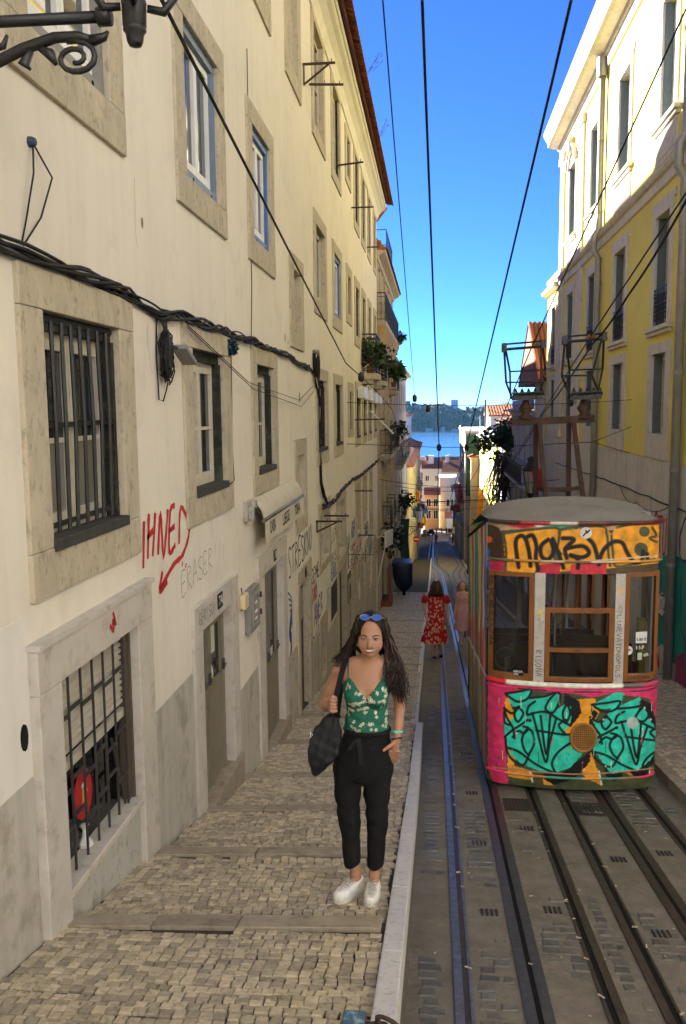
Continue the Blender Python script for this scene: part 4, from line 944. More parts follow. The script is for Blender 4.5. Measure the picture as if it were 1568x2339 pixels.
mb = MB(); f0 = fw(16.1,-5.2); [stroke(mb, [(.0+.1*k,.0),(.15+.1*k,.9),(.3+.08*k,.2),(.1+.1*k,.6)], .05, f0) for k in range(5)]; mb.build('graffiti', g_grn, LB)
mb = MB(); f0 = fw(19.9,-5.9); [stroke(mb, [(.0,1.9-.35*k),(.5,1.75-.35*k),(.1,1.6-.35*k),(.55,1.5-.35*k)], .07, f0) for k in range(6)]; gr = mb.build('graffiti', g_red, LB)
mb = MB(); f0 = fw(20.9,-4.2); [stroke(mb, [(.2*k,.0),(.1+.2*k,.8),(.3+.2*k,.3),(.2+.2*k,.9)], .06, f0) for k in range(6)]; mb.build('graffiti', g_pink, LB)
mb = MB(); f0 = fw(22.4,-4.7); [stroke(mb, [(.25*k,.0),(.1+.25*k,.6),(.2+.25*k,.1),(.3+.25*k,.5)], .04, f0) for k in range(6)]; mb.build('graffiti', g_blk, LB)
mb = MB(); f0 = fw(26.5,-5.9); [stroke(mb, [(.1,.3*k),(.5,.15+.3*k),(.15,.1+.3*k)], .08, f0) for k in range(5)]; mb.build('graffiti', g_red, LB)
for k,(u,v,w,h,m_,tx) in enumerate(((13.95,-3.25,.7,.25,g_pink,'OXO'),(19.65,-3.3,.9,.3,g_teal,'RIO'),(21.0,-3.2,.9,.4,g_blue,'BSA'),(22.6,-3.9,1.2,.35,g_pink,'LIMA'),(23.9,-5.0,1.0,.5,g_teal,'SOL'),(26.5,-4.6,1.3,.6,g_blue,'NADA'),(29.5,-5.2,1.2,.6,g_pink,'ERA'),(24.9,-3.75,1.4,.3,g_blk,'TORRES'),(19.7,-5.4,1.2,.5,g_pur,'VAN'),(27.0,-3.95,1.6,.35,g_red,'PIXO'))):
    tagline(LB, fw(u,v,.011), tx, w, h, .065, m_, seed=40+k)
tagline(LB, fw(19.7,-4.6), 'ATX', .7, .6, .04, g_pur, seed=14)
mb = MB(); mb.fbox(F,16.66,17.68,-4.22,-3.52,.003,.012); o = mb.build('notice_board', pm('dark_board', (.045,.045,.05), None, 9, .5, .1)); tag(o, 'dark blank notice board on the graffiti covered wall', 'board')
mb = MB(); mb.fbox(F,19.9,20.6,-4.6,-3.9,.003,.02); o = mb.build('notice_board', pm('brown_board', (.09,.055,.035), None, 9, .6, .1)); tag(o, 'small brown board on the wall beside the red scrawl', 'board')
mb = MB(); stroke(mb, [(0,.05),(.06,.0),(.05,.07),(.1,.03),(.06,.12)], .03, fw(4.98,-1.36,.057)); o = mb.build('sticker', g_red, shop)
# fine cracks
q = random.Random(61)
for (u,v,L) in ((6.05,.62,.35),(8.62,-1.02,.3),(9.0,-.95,.45),(3.7,-1.1,.3),(11.4,-.9,.35),(5.9,1.6,.5),(9.1,1.4,.6),(3.6,.4,.4)):
    mb = MB(); P = [(0,0)]
    for k in range(7): P.append((P[-1][0]+q.gauss(.01,.02), P[-1][1]-L/7*(.6+.8*q.random())))
    stroke(mb, P, .0045, fw(u,v,.0022), 2); mb.build('crack', pm('crack_line', (.26,.23,.19), None, 9, .95, 0), lwall)  # cracks drawn as thin darker ribbons
# holes and scars in the plaster
m_scar = pm('bare_plaster', (.30,.24,.16), (.20,.16,.11), 12, .95, .5, 50)
for (u,v,s) in ((6.02,1.32,.035),(11.8,1.0,.05),(12.05,.95,.03),(13.0,.2,.08),(10.3,2.6,.02)):
    q = random.Random(int(u*100)); mb = MB(); mb.prism([(s*(.6+.5*q.random())*math.cos(k*.785)*.7,s*(.6+.6*q.random())*math.sin(k*.785)*1.4) for k in range(8)], lambda x,y: F(u+x,v+y,.001), lambda x,y: F(u+x,v+y,.0025)); mb.build('plaster_scar', m_scar, lwall)
for (u,v) in ((3.93,-1.62),(5.83,-1.40)):
    mb = MB(); mb.prism([(.035*math.cos(k*.52),.07*math.sin(k*.52)) for k in range(12)], lambda x,y: F(u+x,v+y,.002), lambda x,y: F(u+x,v+y,.012)); o = mb.build('shutter_strap_hole', m_black, shop)
# ornate street lamp bracket at the upper left edge
LP = empty('street_lamp', (WL,3.05,1.2), 'black cast iron lamp bracket with leafy scrolls at the upper left corner', 'street lamp')
LY = 3.05
def lp(s, t, w=0): return (WL+s, LY+w, 1.362+t*.72)
e0 = 1.01
mb = MB(); mb.tube([lp(-.02,.02),lp(e0-.12,.008)], .021, 8); mb.tube([lp(e0-.13,.008),lp(e0-.085,.008)], .032, 10); mb.build('arm', m_iron, LP, smooth=True)
mb = MB(); mb.tube([lp(.0,-.42),lp(.2,-.34),lp(.42,-.22),lp(.6,-.12),lp(.72,-.075),lp(.8,-.075),lp(.88,-.10)], [.021,.021,.021,.02,.019,.018,.012], 7); mb.build('brace', m_iron, LP, smooth=True)
mb = MB()
def spir(cx_, cz_, R, a0, turns, sg, r0, n=22): return [lp(cx_+R*(1-.75*i/n)*math.cos(a0+sg*i/n*turns*6.283), cz_+R*(1-.75*i/n)*math.sin(a0+sg*i/n*turns*6.283)) for i in range(n+1)]
for c, R, a0, t, sg, r0 in (((.79,-.175),.085,1.9,1.6,-1,.0115),((.30,-.17),.075,1.2,1.4,1,.013),((.12,-.05),.06,0,1.2,1,.010)):
    P = spir(c[0],c[1],R,a0,t,sg,r0); mb.tube(P, [r0*(1-.3*i/len(P)) for i in range(len(P))], 6)
mb.tube([lp(.35,-.02),lp(.40,-.08),lp(.47,-.115),lp(.53,-.10),lp(.545,-.05)], [.018,.016,.014,.012,.006], 6); mb.tube([lp(.63,-.13),lp(.6,-.19),lp(.625,-.215)], [.012,.02,.006], 6); mb.tube([lp(.66,-.12),lp(.70,-.15),lp(.72,-.2)], [.01,.022,.008], 6)
mb.tube([lp(.85,-.10),lp(.9,-.085),lp(.915,-.06)], [.02,.014,.005], 6); mb.tube([lp(.1,-.33),lp(.05,-.28),lp(.0,-.3)], [.02,.03,.01], 6); mb.tube([lp(.12,-.36),lp(.2,-.38),lp(.22,-.42)], [.012,.014,.005], 6)
mb.build('scroll', m_iron, LP, smooth=True)
mb = MB(); mb.lathe([(.004,-.100),(.022,-.096),(.026,-.088),(.028,-.082),(.032,-.056),(.040,-.048),(.040,-.042),(.037,-.038),(.041,-.034),(.042,.03),(.044,.045),(.04,.06),(.03,.07),(.02,.1),(.03,.13),(.02,.2)], lp(e0,0), 14); mb.build('finial', m_iron, LP, smooth=True)
mb = MB()
for k in range(4):
    a = k*1.571+.3; mb.tube([lp(e0+.045*math.cos(a),.04,.045*math.sin(a)),lp(e0+.10*math.cos(a),.03,.10*math.sin(a)),lp(e0+.14*math.cos(a),.10,.14*math.sin(a)),lp(e0+.16*math.cos(a),.25,.16*math.sin(a))], [.013,.016,.014,.012], 6)
mb.build('lantern_arm', m_iron, LP, smooth=True)
mb = MB(); mb.lathe([(.16,.25),(.24,.75),(.25,.77),(.06,.95),(.02,1.05)], lp(e0,0), 6); mb.build('lantern', m_glass, LP)
# ---------------------------------------------------------------- left houses farther down
def street_house(name, side, x0, y0, y1, zt, zb, wallmat, label, rows, cols, ow, stone, depth=7, roofmat=None, roof='tile', base=None, cornice=True, framemat=None, oh=.9, fine=False, ridge=1.6, d_eave=.3):
    """row house facing the street with openings, frames, panes, cornice, tiled roof"""
    FF = fac_l(x0) if side < 0 else fac_r(x0)
    e = empty(name, (x0,(y0+y1)/2,zb), label, 'house'); hs = []; ops = []
    for ri, (vb, vt) in enumerate(rows):
        for k in range(cols):
            c = y0+(y1-y0)*(k+.5)/cols; ops.append((c-ow/2,c+ow/2,vb,vt))
    mb = MB(); wall_mesh(mb, FF, y0, y1, zb-1.5, zt, ops, .2)
    sgn = -1 if side < 0 else 1
    xa, xb = sorted((x0+sgn*.21, x0+sgn*depth)); mb.box(xa,xb,y0,y1,zb-1.5,zt)
    mb.fbox(FF,y0,y0+.003,zb-1.5,zt,-.25,0); mb.fbox(FF,y1-.003,y1,zb-1.5,zt,-.25,0)
    wl = mb.build('wall', wallmat, e)
    for o in ops:
        s = (o[0]-.16,o[1]+.16,o[2]-(.12 if o[3]-o[2] < 1.9 else 0),o[3]+.16)
        w = surround(FF, e, o, s, stone, .03, .1); casement(FF, w, o, framemat or m_wframe, m_glass, 2, (.5,), -.1, .06, .05, fine=False)
    if cornice:
        pr = [(zt-.28,0),(zt-.26,.06),(zt-.14,.09),(zt-.08,.2),(zt-.02,d_eave-.04),(zt+.04,d_eave),(zt+.05,0)]
        mb = MB(); mb.loft([[FF(y,v,d) for v,d in pr] for y in (y0,y1)], caps=True, closed=False); mb.build('cornice', stone, e)
    rm = roofmat or m_tile
    if roof == 'tile':
        mb = MB(); v = [FF(y0,zt+.05,d_eave),FF(y1,zt+.05,d_eave),FF(y1,zt+ridge,-depth/2),FF(y0,zt+ridge,-depth/2),FF(y0,zt+.05,-depth),FF(y1,zt+.05,-depth)]
        mb.add(v, [(0,1,2,3),(3,2,5,4),(0,3,4),(1,5,2)]); rf = mb.build('roof', rm, e)
        mb = MB(); tiles_row(mb, FF, y0, y1, zt+.06, .25, d_eave+.06, d_eave-.5, .24); mb.build('eave_tile', rm, e, kind='stuff')
    else:
        mb = MB(); mb.fbox(FF,y0,y1,zt+.05,zt+.09,-depth,d_eave*.5); mb.fbox(FF,y0,y1,zt+.09,zt+.55,-.15,.0); rf = mb.build('roof', wallmat, e)
    return e, FF, wl
m_yelp = pm('ochre_plaster', (.50,.37,.17), (.42,.30,.13), 1.2, .9, .15, 30, spots=(.25,.18,.09), spot_scale=3, spot_amt=.5, streak=.35)
m_pinkp = pm('faded_pink_plaster', (.52,.42,.32), (.42,.33,.25), 1.2, .9, .15, 30, spots=(.3,.24,.18), spot_scale=3, spot_amt=.4, streak=.3)
m_creamp = pm('warm_cream_plaster', (.62,.56,.38), (.55,.48,.30), 1.0, .9, .1, 30, streak=.2)
m_greyp = pm('blue_grey_plaster', (.42,.44,.47), (.35,.37,.40), 1.0, .9, .1, 30, streak=.3)
m_whp = pm('whitewash', (.70,.68,.63), (.62,.60,.55), 1.0, .9, .1, 30, streak=.3)
L2, F2, _ = street_house('ochre_house', -1, WL-.02, 30.92, 43.2, 5.55, zr(43), m_yelp, 'ochre yellow house with iron balconies next to the long cream house', [(3.25,5.2),(.9,2.8),(-1.6,.3),(-4.6,-2.2),(-8.4,-5.6)], 4, 1.1, m_stone, 7, ridge=5.0, d_eave=.35)  # unseen ridge raised so its shadow falls higher on the yellow house
L2['category'] = 'house'
balcony(F2, L2, 31.1, 42.6, 3.15, .34, 1.0, .16, m_stone, m_iron, .16, True)
mb = MB(); mb.prism([(0,0),(0,.34),(-.9,.0)], lambda a,b: F2(31.15,3.0+a,b), lambda a,b: F2(42.55,3.0+a,b)); mb.build('balcony_cove', m_yelp, L2)
for (a,b,v) in ((33.2,34.6,-1.75),(36.2,37.6,-1.75),(33.4,34.4,-4.7),(36.6,37.6,-4.7),(39.5,41,-1.75),(39.5,41,.85)): balcony(F2, L2, a-.3, b+.3, v, .42, .95, .12, m_stone, m_iron, .13)
balcony(F, LB, 24.28, 25.95, 1.03, .45, 1.08, .17, m_stone, m_iron, .12, True); balcony(F, LB, 29.0, 30.75, .97, .40, 1.1, .15, m_stone, m_iron, .12)
# rooftop terrace railing on the ochre house
mb = MB()
for z in (6.55,7.15): mb.beam((WL+.1,35.2,z),(WL+.1,40.2,z),.03,.03); mb.beam((WL+.1,35.2,z),(WL-1.2,35.2,z),.03,.03)
for i in range(16): mb.beam((WL+.1,35.2+i*.33,5.9),(WL+.1,35.2+i*.33,7.15),.014,.014)
mb.build('terrace_railing', m_iron, L2)
mb = MB(); mb.box(WL-1.4,WL-.15,36,39.5,5.6,6.9); mb.build('attic_wall', m_yelp, L2)
L3, F3, _ = street_house('pink_house', -1, WL-.05, 43.25, 63.6, 2.35, zr(63), m_pinkp, 'faded pink house with parapet and deep cornice beyond the ochre house', [(-.1,1.5),(-3.0,-.9),(-6.2,-4.0),(-10.2,-7.4)], 6, 1.0, m_stone, 8, roof='flat', d_eave=.42)
for (a,v) in ((46.5,-3.05),(50,-3.05),(53.4,-3.05),(56.8,-3.05),(60.2,-3.05),(45,-6.3),(50,-6.3),(55,-6.3)): balcony(F3, L3, a-.2, a+1.7, v, .42, .95, .12, m_stone, m_iron, .14)
mb = MB(); mb.box(WL-6,WL-3.5,43.3,63.5,2.3,7.5); mb.build('attic_wall', m_pinkp, L3)  # unseen attic block added to throw shade across the street
mb = MB(); mb.fbox(F3,56,63.5,-9.6,-2.9,.002,.02); mb.build('pale_render', m_greyp, L3)
L5, F5, _ = street_house('cream_corner_house', -1, -1.95, 68.2, 118, -4.6, zr(100), m_creamp, 'sunlit cream house with clay roof below the crossing', [(-7.6,-5.6),(-11.2,-9.0),(-15.4,-12.6)], 12, 1.1, m_creamp, 9, ridge=2.2, oh=.5)
L6, F6, _ = street_house('white_gable_house', -1, -3.4, 104, 128, -.9, zr(110), m_whp, 'tall white house with weedy roof edge behind the cream corner house', [(-4,-2.2),(-7.5,-5.5)], 5, 1.0, m_whp, 8)
L7, F7, _ = street_house('narrow_cream_house', -1, -2.6, 118.2, 160, -9.5, zr(140), m_creamp, 'long low cream house near the foot of the street', [(-13,-11),(-17.5,-15)], 9, 1.1, m_creamp, 9, ridge=2.5)
# pots and plants on balconies
m_leaf = pm('balcony_leaf', (.06,.12,.03), (.025,.06,.018), 9, .6, 0, island=.4); m_leafdk = pm('dark_leaf', (.03,.05,.022), (.015,.026,.012), 9, .7, 0, island=.4); m_straw = pm('dry_stem', (.17,.12,.07), (.10,.075,.045), 9, .8, 0, island=.3)
m_pot = pm('terracotta_pot', (.36,.12,.06), (.28,.09,.045), 9, .8, .1)
def potted(c, R, H, n, seed, label, mat=None, leaf=.12, sq=1.0, droop=.1):
    e = empty('potted_plant', c, label, 'plant'); mb = MB(); mb.lathe([(R*.4,0),(R*.55,R*.9),(R*.6,R*.95),(R*.5,R*.95)], c, 10); mb.build('pot', m_pot, e, smooth=True)
    mb = MB(); plant(mb, (c[0],c[1],c[2]+R+H*.5), H*.55, n, seed, leaf, droop, sq); mb.build('foliage', mat or m_leaf, e)
    mb = MB(); [mb.tube([(c[0],c[1],c[2]+R*.8),(c[0]+.1*math.cos(k*2.1)*H,c[1]+.15*math.sin(k*2.1)*H,c[2]+R+H*.6)], .01, 4) for k in range(4)]; mb.build('stem', m_straw, e)
potted((WL+.24,24.65,1.04), .17, .85, 150, 1, 'broad leaved plant crowding the small balcony of the cream house', m_leaf, .2, 1.1, 0); potted((WL+.22,25.3,1.04), .17, .8, 220, 2, 'dark straggly plant at the far end of the small cream house balcony', m_leafdk, .13, 1.2, .3)
potted((WL+.2,24.5,1.04), .14, .45, 130, 12, 'dry brown plant at the foot of the small balcony', m_straw, .12, 1.0, .2)
potted((WL+.2,29.6,.98), .17, 1.1, 300, 3, 'tangled dark creeper on the second small balcony', m_leafdk, .13, 1.3, .3); potted((WL+.22,30.3,.98), .16, .9, 180, 13, 'dense creeper beside the tangled one on the second balcony', m_leafdk, .12, 1.3, .4)
potted((WL+.25,38.5,1.0), .24, .9, 200, 4, 'spiky light green plant in a clay pot on the ochre house', m_leaf, .3, .9, -.2); potted((WL+.28,40.3,-1.7), .26, 1.0, 220, 5, 'bushy plant in a clay pot low on the ochre house', m_leafdk, .2, 1.0, .2)
potted((WL+.3,33.6,-5.9), .2, 1.3, 380, 6, 'dense ivy like plant hanging over the low balcony of the ochre house', m_leafdk, .16, 1.1, .6); potted((WL+.3,50.5,-6.2), .25, 1.2, 200, 7, 'dark green plant on a balcony of the pink house', m_leafdk, .22, 1.0, .2)
potted((WL+.35,42.0,3.1), .15, .5, 120, 17, 'small fern at the far end of the long balcony', m_leaf, .2, .8, .3)
for (y,s,seed,nm) in ((12.9,.55,1,'largest wispy weed growing from the eave tiles near the top of the picture'),(19.4,.4,2,'second wispy weed on the eave tiles'),(23.8,.35,3,'farthest wispy weed on the eave tiles')):
    mb = MB(); q = random.Random(seed)
    for k in range(4):
        p = Vector((WL+.5,y,7.1)); d = Vector((.6+.4*q.random(),(q.random()-.5)*.8,.7+.5*q.random())); P = [p+d*s*t*.25+Vector((0,(q.random()-.5)*.05,.03*t)) for t in range(5)]; mb.tube(P, .003, 4)
        for t in (2,3,4): plant(mb, P[t], .05, 4, seed*10+k*3+t, .03)
    o = mb.build('roof_weed', m_straw); tag(o, nm, 'weed')
# orange pouch / red board by the far door, blue tarpaulin bundle
mb = MB(); mb.fbox(F2,33.0,34.2,-7.4,-6.2,.25,.32); mb.fbox(F2,32.9,34.3,-7.8,-7.5,.0,.4); o = mb.build('flower_trough', pm('rust_orange_board', (.30,.09,.03), (.2,.06,.025), 6, .8, .2)); tag(o, 'rusty orange boarded trough below the hanging ivy', 'planter')

# ---------------------------------------------------------------- big yellow house on the right
FR = fac_r(WR); RB = empty('yellow_house', (WR,24,zr(24)), 'large pale yellow house with white stone trim on the right side', 'house')
m_yel = pm('pale_yellow_plaster', (.82,.70,.18), (.77,.65,.16), .6, .85, .06, 40, spots=(.66,.54,.10), spot_scale=1.4, spot_amt=.25, streak=.08)
m_trim = pm('white_stone_trim', (.70,.66,.58), (.60,.55,.47), 3.0, .8, .2, 40, spots=(.36,.31,.25), spot_scale=5, spot_amt=.4, streak=.2)
m_rbase = pm('stained_lime_base', (.74,.70,.63), (.62,.58,.51), 1.2, .9, .2, 30, spots=(.34,.30,.25), spot_scale=2.4, spot_amt=.5, streak=.5)
RC = [(17.45,19.35),(21.4,23.5),(25.45,27.4),(29.35,31.5),(33.5,35.4)]; RCn = [(9.4,11.4),(13.4,15.4)]
rh = []
for i, (a,b) in enumerate(RCn+RC):
    far_low = i == len(RCn+RC)-1
    if not far_low: rh.append((a+.42,b-.42,5.72,8.10,'top'))
    rh.append((a+.42,b-.42,1.65,3.88,'mid')); rh.append((a+.42,b-.42,-.55,1.10,'low'))
mb = MB(); wall_mesh(mb, FR, 8.0, 33.0, -1.08, 9.42, [h[:4] for h in rh if h[1] < 33], .28); wall_mesh(mb, FR, 33.0, 36.4, -1.08, 4.95, [h[:4] for h in rh if h[0] > 33], .28)
mb.box(WR+.29,WR+9,8,33,-9,9.42); mb.box(WR+.29,WR+9,33,36.4,-9,4.95); mb.fbox(FR,36.397,36.4,-9,4.95,-.3,0); mb.fbox(FR,32.997,33.0,4.95,9.42,-.3,0)
mb.build('wall', m_yel, RB)
mb = MB(); wall_mesh(mb, FR, 8.0, 36.4, -9, -1.082, [], .2, .012); rb_ = mb.build('plinth', m_rbase, RB)
for (a,b,c,e,k) in rh:
    ss = (a-.40,b+.40,c-.04,e+.34) if k != 'low' else (a-.35,b+.35,-1.07,e+.22)
    if k == 'low': w = surround(FR, RB, (a,b,c,e), ss, m_trim, .035, .12)
    else:
        mb = MB(); o = (a,b,c,e); s = (a-.24,b+.24,c,e+.26)
        mb.fbox(FR,s[0],s[1],o[3],s[3],-.12,.04); mb.fbox(FR,s[0]-.12,s[1]+.12,s[3]-.10,s[3]+.06,-.02,.035) ; mb.fbox(FR,s[0],o[0],o[2],o[3]-.002,-.12,.038); mb.fbox(FR,o[1],s[1],o[2],o[3]-.002,-.12,.038)
        w = mb.build('window', m_trim, RB, bevel=.01)
        mb = MB(); mb.fbox(FR,a-.40,b+.40,c-.09,c,-.1,.13); mb.fbox(FR,a-.34,b+.34,c-.17,c-.092,-.02,.08); mb.build('sill', m_trim, w, bevel=.01)
        if k == 'top': 
            mb = MB(); mb.fbox(FR,a-.26,b+.26,c-.80,c-.172,-.02,.03); mb.fbox(FR,a-.12,b+.12,c-.70,c-.27,.03,.045); mb.build('apron', m_trim, w, bevel=.008)
        else:
            mb = MB(); n = 9; g0, g1 = c+.02, c+.77
            for q_ in (g0,g1,g1-.09): mb.beam(FR(a,q_,.02),FR(b,q_,.02),.022,.022)
            for i in range(n+1):
                u = a+(b-a)*i/n; mb.beam(FR(u,g0,.02),FR(u,g1,.02),.010,.010)
                if i < n:
                    for vv in (.18,.36,.54): R_ = (b-a)/n*.46; mb.tube([FR(u+(b-a)/n/2+R_*math.cos(t*.785),g0+vv+R_*1.3*math.sin(t*.785),.02) for t in range(8)], .008, 4, closed=True)
            mb.build('iron_grille', m_iron, w)
    casement(FR, w, (a,b,c,e), m_white if k == 'top' else m_wframe, m_glass, 2, (.62,) if k != 'low' else (.55,), -.20, .06, .06, fine=True)
    for (q0,q1) in ((b-.035,b-.002),(a+.002,a+.035)):
        mb = MB(); mb.fbox(FR,q0,q1,c+.002,e-.002,-.2,-.02); mb.build('reveal', pm('blue_grey_reveal', (.15,.19,.20), None, 9, .6, .05), w)  # blue-grey strip laid over each jamb
# arched head over the far top window
mb = MB()
for (r0,r1,d) in ((.62,.80,.10),(.80,.92,.15)):
    A = [math.pi*k/12 for k in range(13)]
    for a0, a1 in zip(A, A[1:]):
        mb.prism([(r0*math.cos(a0),r0*math.sin(a0)),(r1*math.cos(a0),r1*math.sin(a0)),(r1*math.cos(a1),r1*math.sin(a1)),(r0*math.cos(a1),r0*math.sin(a1))], lambda x,y: FR(30.42+x,8.10+y*.7,-.02), lambda x,y: FR(30.42+x,8.10+y*.7,d))
mb.fbox(FR,30.26,30.58,8.5,8.95,.0,.2); mb.build('arched_head', m_trim, RB)
def moulding(name, prof, y0, y1, parent=RB, mat=None):
    mb = MB(); mb.loft([[FR(y,v,d) for v,d in prof] for y in (y0,y1)], caps=True, closed=False); return mb.build(name, mat or m_trim, parent)
moulding('string_course', [(4.40,0),(4.42,.05),(4.62,.06),(4.64,.12),(4.70,.16),(4.75,.17),(4.78,0)], 8, 33.1)
moulding('cornice', [(9.02,0),(9.04,.05),(9.30,.06),(9.34,.12),(9.42,.16),(9.46,.40),(9.50,.50),(9.66,.52),(9.70,.56),(9.78,.60),(9.82,0)], 8, 33.35)
moulding('gutter', [(9.83,.2),(9.83,.6),(9.98,.66),(10.0,.64),(9.87,.58),(9.87,.2)], 8, 33.5, RB, pm('zinc_gutter', (.34,.31,.27), (.27,.24,.21), 6, .6, .1))
mb = MB()
mb.add([FR(8,9.9,.55),FR(33.4,9.9,.55),FR(33.4,12.4,-4.5),FR(8,12.4,-4.5),FR(8,9.9,-9),FR(33.4,9.9,-9)], [(0,1,2,3),(3,2,5,4),(0,3,4),(1,5,2)]); mb.build('roof', m_tile, RB)
mb = MB(); mb.fbox(FR,20.2,20.9,10.0,10.9,-.5,.2); mb.fbox(FR,28.0,28.5,10.0,10.35,-.1,.4); mb.build('dormer_vent', m_trim, RB)
for y in (28.55,32.55):
    mb = MB(); mb.fbox(FR,y-.45,y+.45,4.8,8.95,-.02,.07); mb.fbox(FR,y-.52,y+.52,8.72,9.0,-.02,.12); mb.fbox(FR,y-.52,y+.52,4.8,5.0,-.02,.11); mb.build('pilaster', m_trim, RB, bevel=.01)
    mb = MB(); mb.fbox(FR,y-.45,y+.45,-1.05,4.38,-.02,.07); mb.fbox(FR,y-.52,y+.52,-1.05,-.8,-.02,.12); mb.build('pilaster', m_trim, RB, bevel=.01)
moulding('low_cornice', [(4.46,0),(4.48,.10),(4.56,.22),(4.66,.26),(4.70,0)], 33.1, 36.6); mb = MB(); mb.fbox(FR,33.1,36.4,4.951,5.1,-.3,.05); mb.build('parapet', m_trim, RB)
m_pipe = pm('grey_downpipe', (.36,.35,.33), (.28,.27,.255), 5, .5, .05, metal=.3)
for y, zt, lab in ((24.85,9.05,'grey downpipe with hopper on the yellow house'),(16.55,9.05,'nearest grey downpipe on the yellow house, painted with graffiti at its foot')):
    e = empty('downpipe', FR(y,-6,.1), lab, 'downpipe'); mb = MB(); mb.tube([FR(y,zt,.12),FR(y,4.9,.12),FR(y,4.7,.24),FR(y,4.3,.24),FR(y,4.1,.12),FR(y,zr(y)+.1,.12)], .085, 10); mb.build('pipe', m_pipe, e, smooth=True)
    mb = MB(); mb.lathe([(.15,0),(.15,.5)], FR(y,zt-.2,.13), 12); mb.build('hopper', m_pipe, e)
    for v in (7.2,5.3,3.4,.6,-1.2,-3):
        mb = MB(); mb.lathe([(.10,0),(.10,.07)], FR(y,v,.12), 10); mb.build('collar', m_pipe, e)
bundle('wall_cable', [FR(y,z,.06) for y,z in ((9,-1.85),(16.9,-1.90),(21.3,-1.9),(24.6,-1.92),(28,-1.98),(33,-2.05))], 1, .012, .016, 'black cable along the stained base of the yellow house', 31); wire('slack_wire', [FR(16.9,-1.9,.1),FR(19.5,-2.1,.12),FR(21.3,-1.92,.1)], .010, 'drooping cable below the yellow house windows', sag=.15)
# murals beside the nearest pipe
gm = lambda y0, v0, d=.016: (lambda x, y: FR(y0-x, v0+y, d))
m_teal = pm('mural_teal', (.02,.32,.25), (.015,.26,.21), 3, .7, 0); m_plum = pm('mural_plum', (.32,.06,.17), None, 3, .7, 0); m_vio = pm('mural_violet', (.09,.04,.22), None, 6, .7, 0)
mb = MB(); mb.prism([(0,0),(.5,.25),(1.2,.1),(2.3,.2),(2.6,1.2),(2.4,2.15),(1.4,2.2),(.6,2.1),(.1,1.9),(-.3,1.2),(.1,.6)], lambda x,y: FR(17.9-x,-5.0+y,.014), lambda x,y: FR(17.9-x,-5.0+y,.017)); mu = mb.build('mural_ground', m_teal, RB); mu['label'] = 'teal sprayed mural ground'
mb = MB(); mb.prism([(0,0),(.5,.3),(.45,1.3),(.25,1.4),(-.1,.9)], lambda x,y: FR(18.4-x,-4.9+y,.018), lambda x,y: FR(18.4-x,-4.9+y,.021)); mb.build('mural_shape', m_plum, RB)
mb = MB(); [stroke(mb, [(0,.1+k),(.25,.6+k),(.05,.9+k),(-.2,.5+k),(0,.1+k)], .05, gm(17.9,-4.9,.024)) for k in (0,.8)]; mb.build('graffiti', m_vio, RB)
mb = MB(); mb.prism([(0,0),(.9,.1),(1.0,.7),(.5,1.0),(.05,.8)], lambda x,y: FR(16.4-x,-5.5+y,.019), lambda x,y: FR(16.4-x,-5.5+y,.022)); mb.build('mural_shape', m_plum, RB)
mb = MB(); mb.prism([(0,0),(.35,.05),(.4,.9),(.1,1.0)], lambda x,y: FR(17.3-x,-3.9+y,.019), lambda x,y: FR(17.3-x,-3.9+y,.022)); mb.build('mural_shape', g_pink, RB)
tagline(RB, gm(18.3,-2.95), 'STU', 1.0, .75, .07, g_red, seed=20); tagline(RB, gm(18.3,-5.5), 'SYM', .8, .5, .06, g_red, seed=21)
mb = MB(); [stroke(mb, [(.1+.4*k,1.8),(.15+.4*k,.9),(.5+.3*k,.6),(.3+.4*k,.1)], .05, gm(16.3,-4.9,.026)) for k in range(4)]; stroke(mb, [(.0,2.6),(.4,3.0),(.6,2.3),(.1,2.2),(0,2.6)], .06, gm(16.4,-5.0,.026)); mb.build('graffiti', m_vio, RB)
mb = MB(); plant(mb, FR(17.35,-3.85,.03), .18, 60, 3, .16, 0, 2); mb.build('mural_splash', m_wht, RB)

# ---------------------------------------------------------------- unseen white house added behind the camera to bounce sun down the street
m_bounce_wall = pm('bounce_wall_white', (.82,.80,.76), (.78,.76,.71), 1.0, .9, .05)  # extra white wall tone for the added bounce houses
TH = empty('bounce_house_behind', (0,-16,-.5), 'unseen white house added behind the viewer to bounce sun down the street', 'house')
FT = lambda u, v, d: (u, -16+d, v)
ops = [(x-.6,x+.6,v,v+2) for x in range(-21,22,3) for v in (1,4.6,8.2,11.6,15)]
mb = MB(); wall_mesh(mb, FT, -23, 23, -1.5, 19, ops, .2); mb.box(-23,23,-25,-16.21,-1.5,19); mb.build('wall', m_bounce_wall, TH)
for o in ops:
    mb = MB(); mb.fbox(FT,o[0],o[1],o[2],o[3],-.15,-.1); mb.build('window', m_glass, TH)

m_bounce_ground = pm('bounce_ground_pale', (.50,.46,.39), (.40,.365,.30), 6, .85, .3, 30)  # pale tone for ground added out of view to bounce sunlight
mb = MB(); mb.quad((-23,-16,-1.0),(23,-16,-1.0),(23,-6,-1.0),(-23,-6,-1.0)); mb.build('bounce_ground_behind', m_bounce_ground, kind='structure')  # unseen pale ground added behind the camera for bounce
mb = MB(); rows = [[(WL-.1,y,zs(y,WL)+.004),(KX0,y,zs(y,KX0)+.004)] for y in (-6,-4,-2,0,1,1.8)]; mb.loft(rows, caps=False, closed=False); mb.build('bounce_pavement', m_bounce_ground, kind='structure')  # unseen pale sheet added over the dark bed for bounce

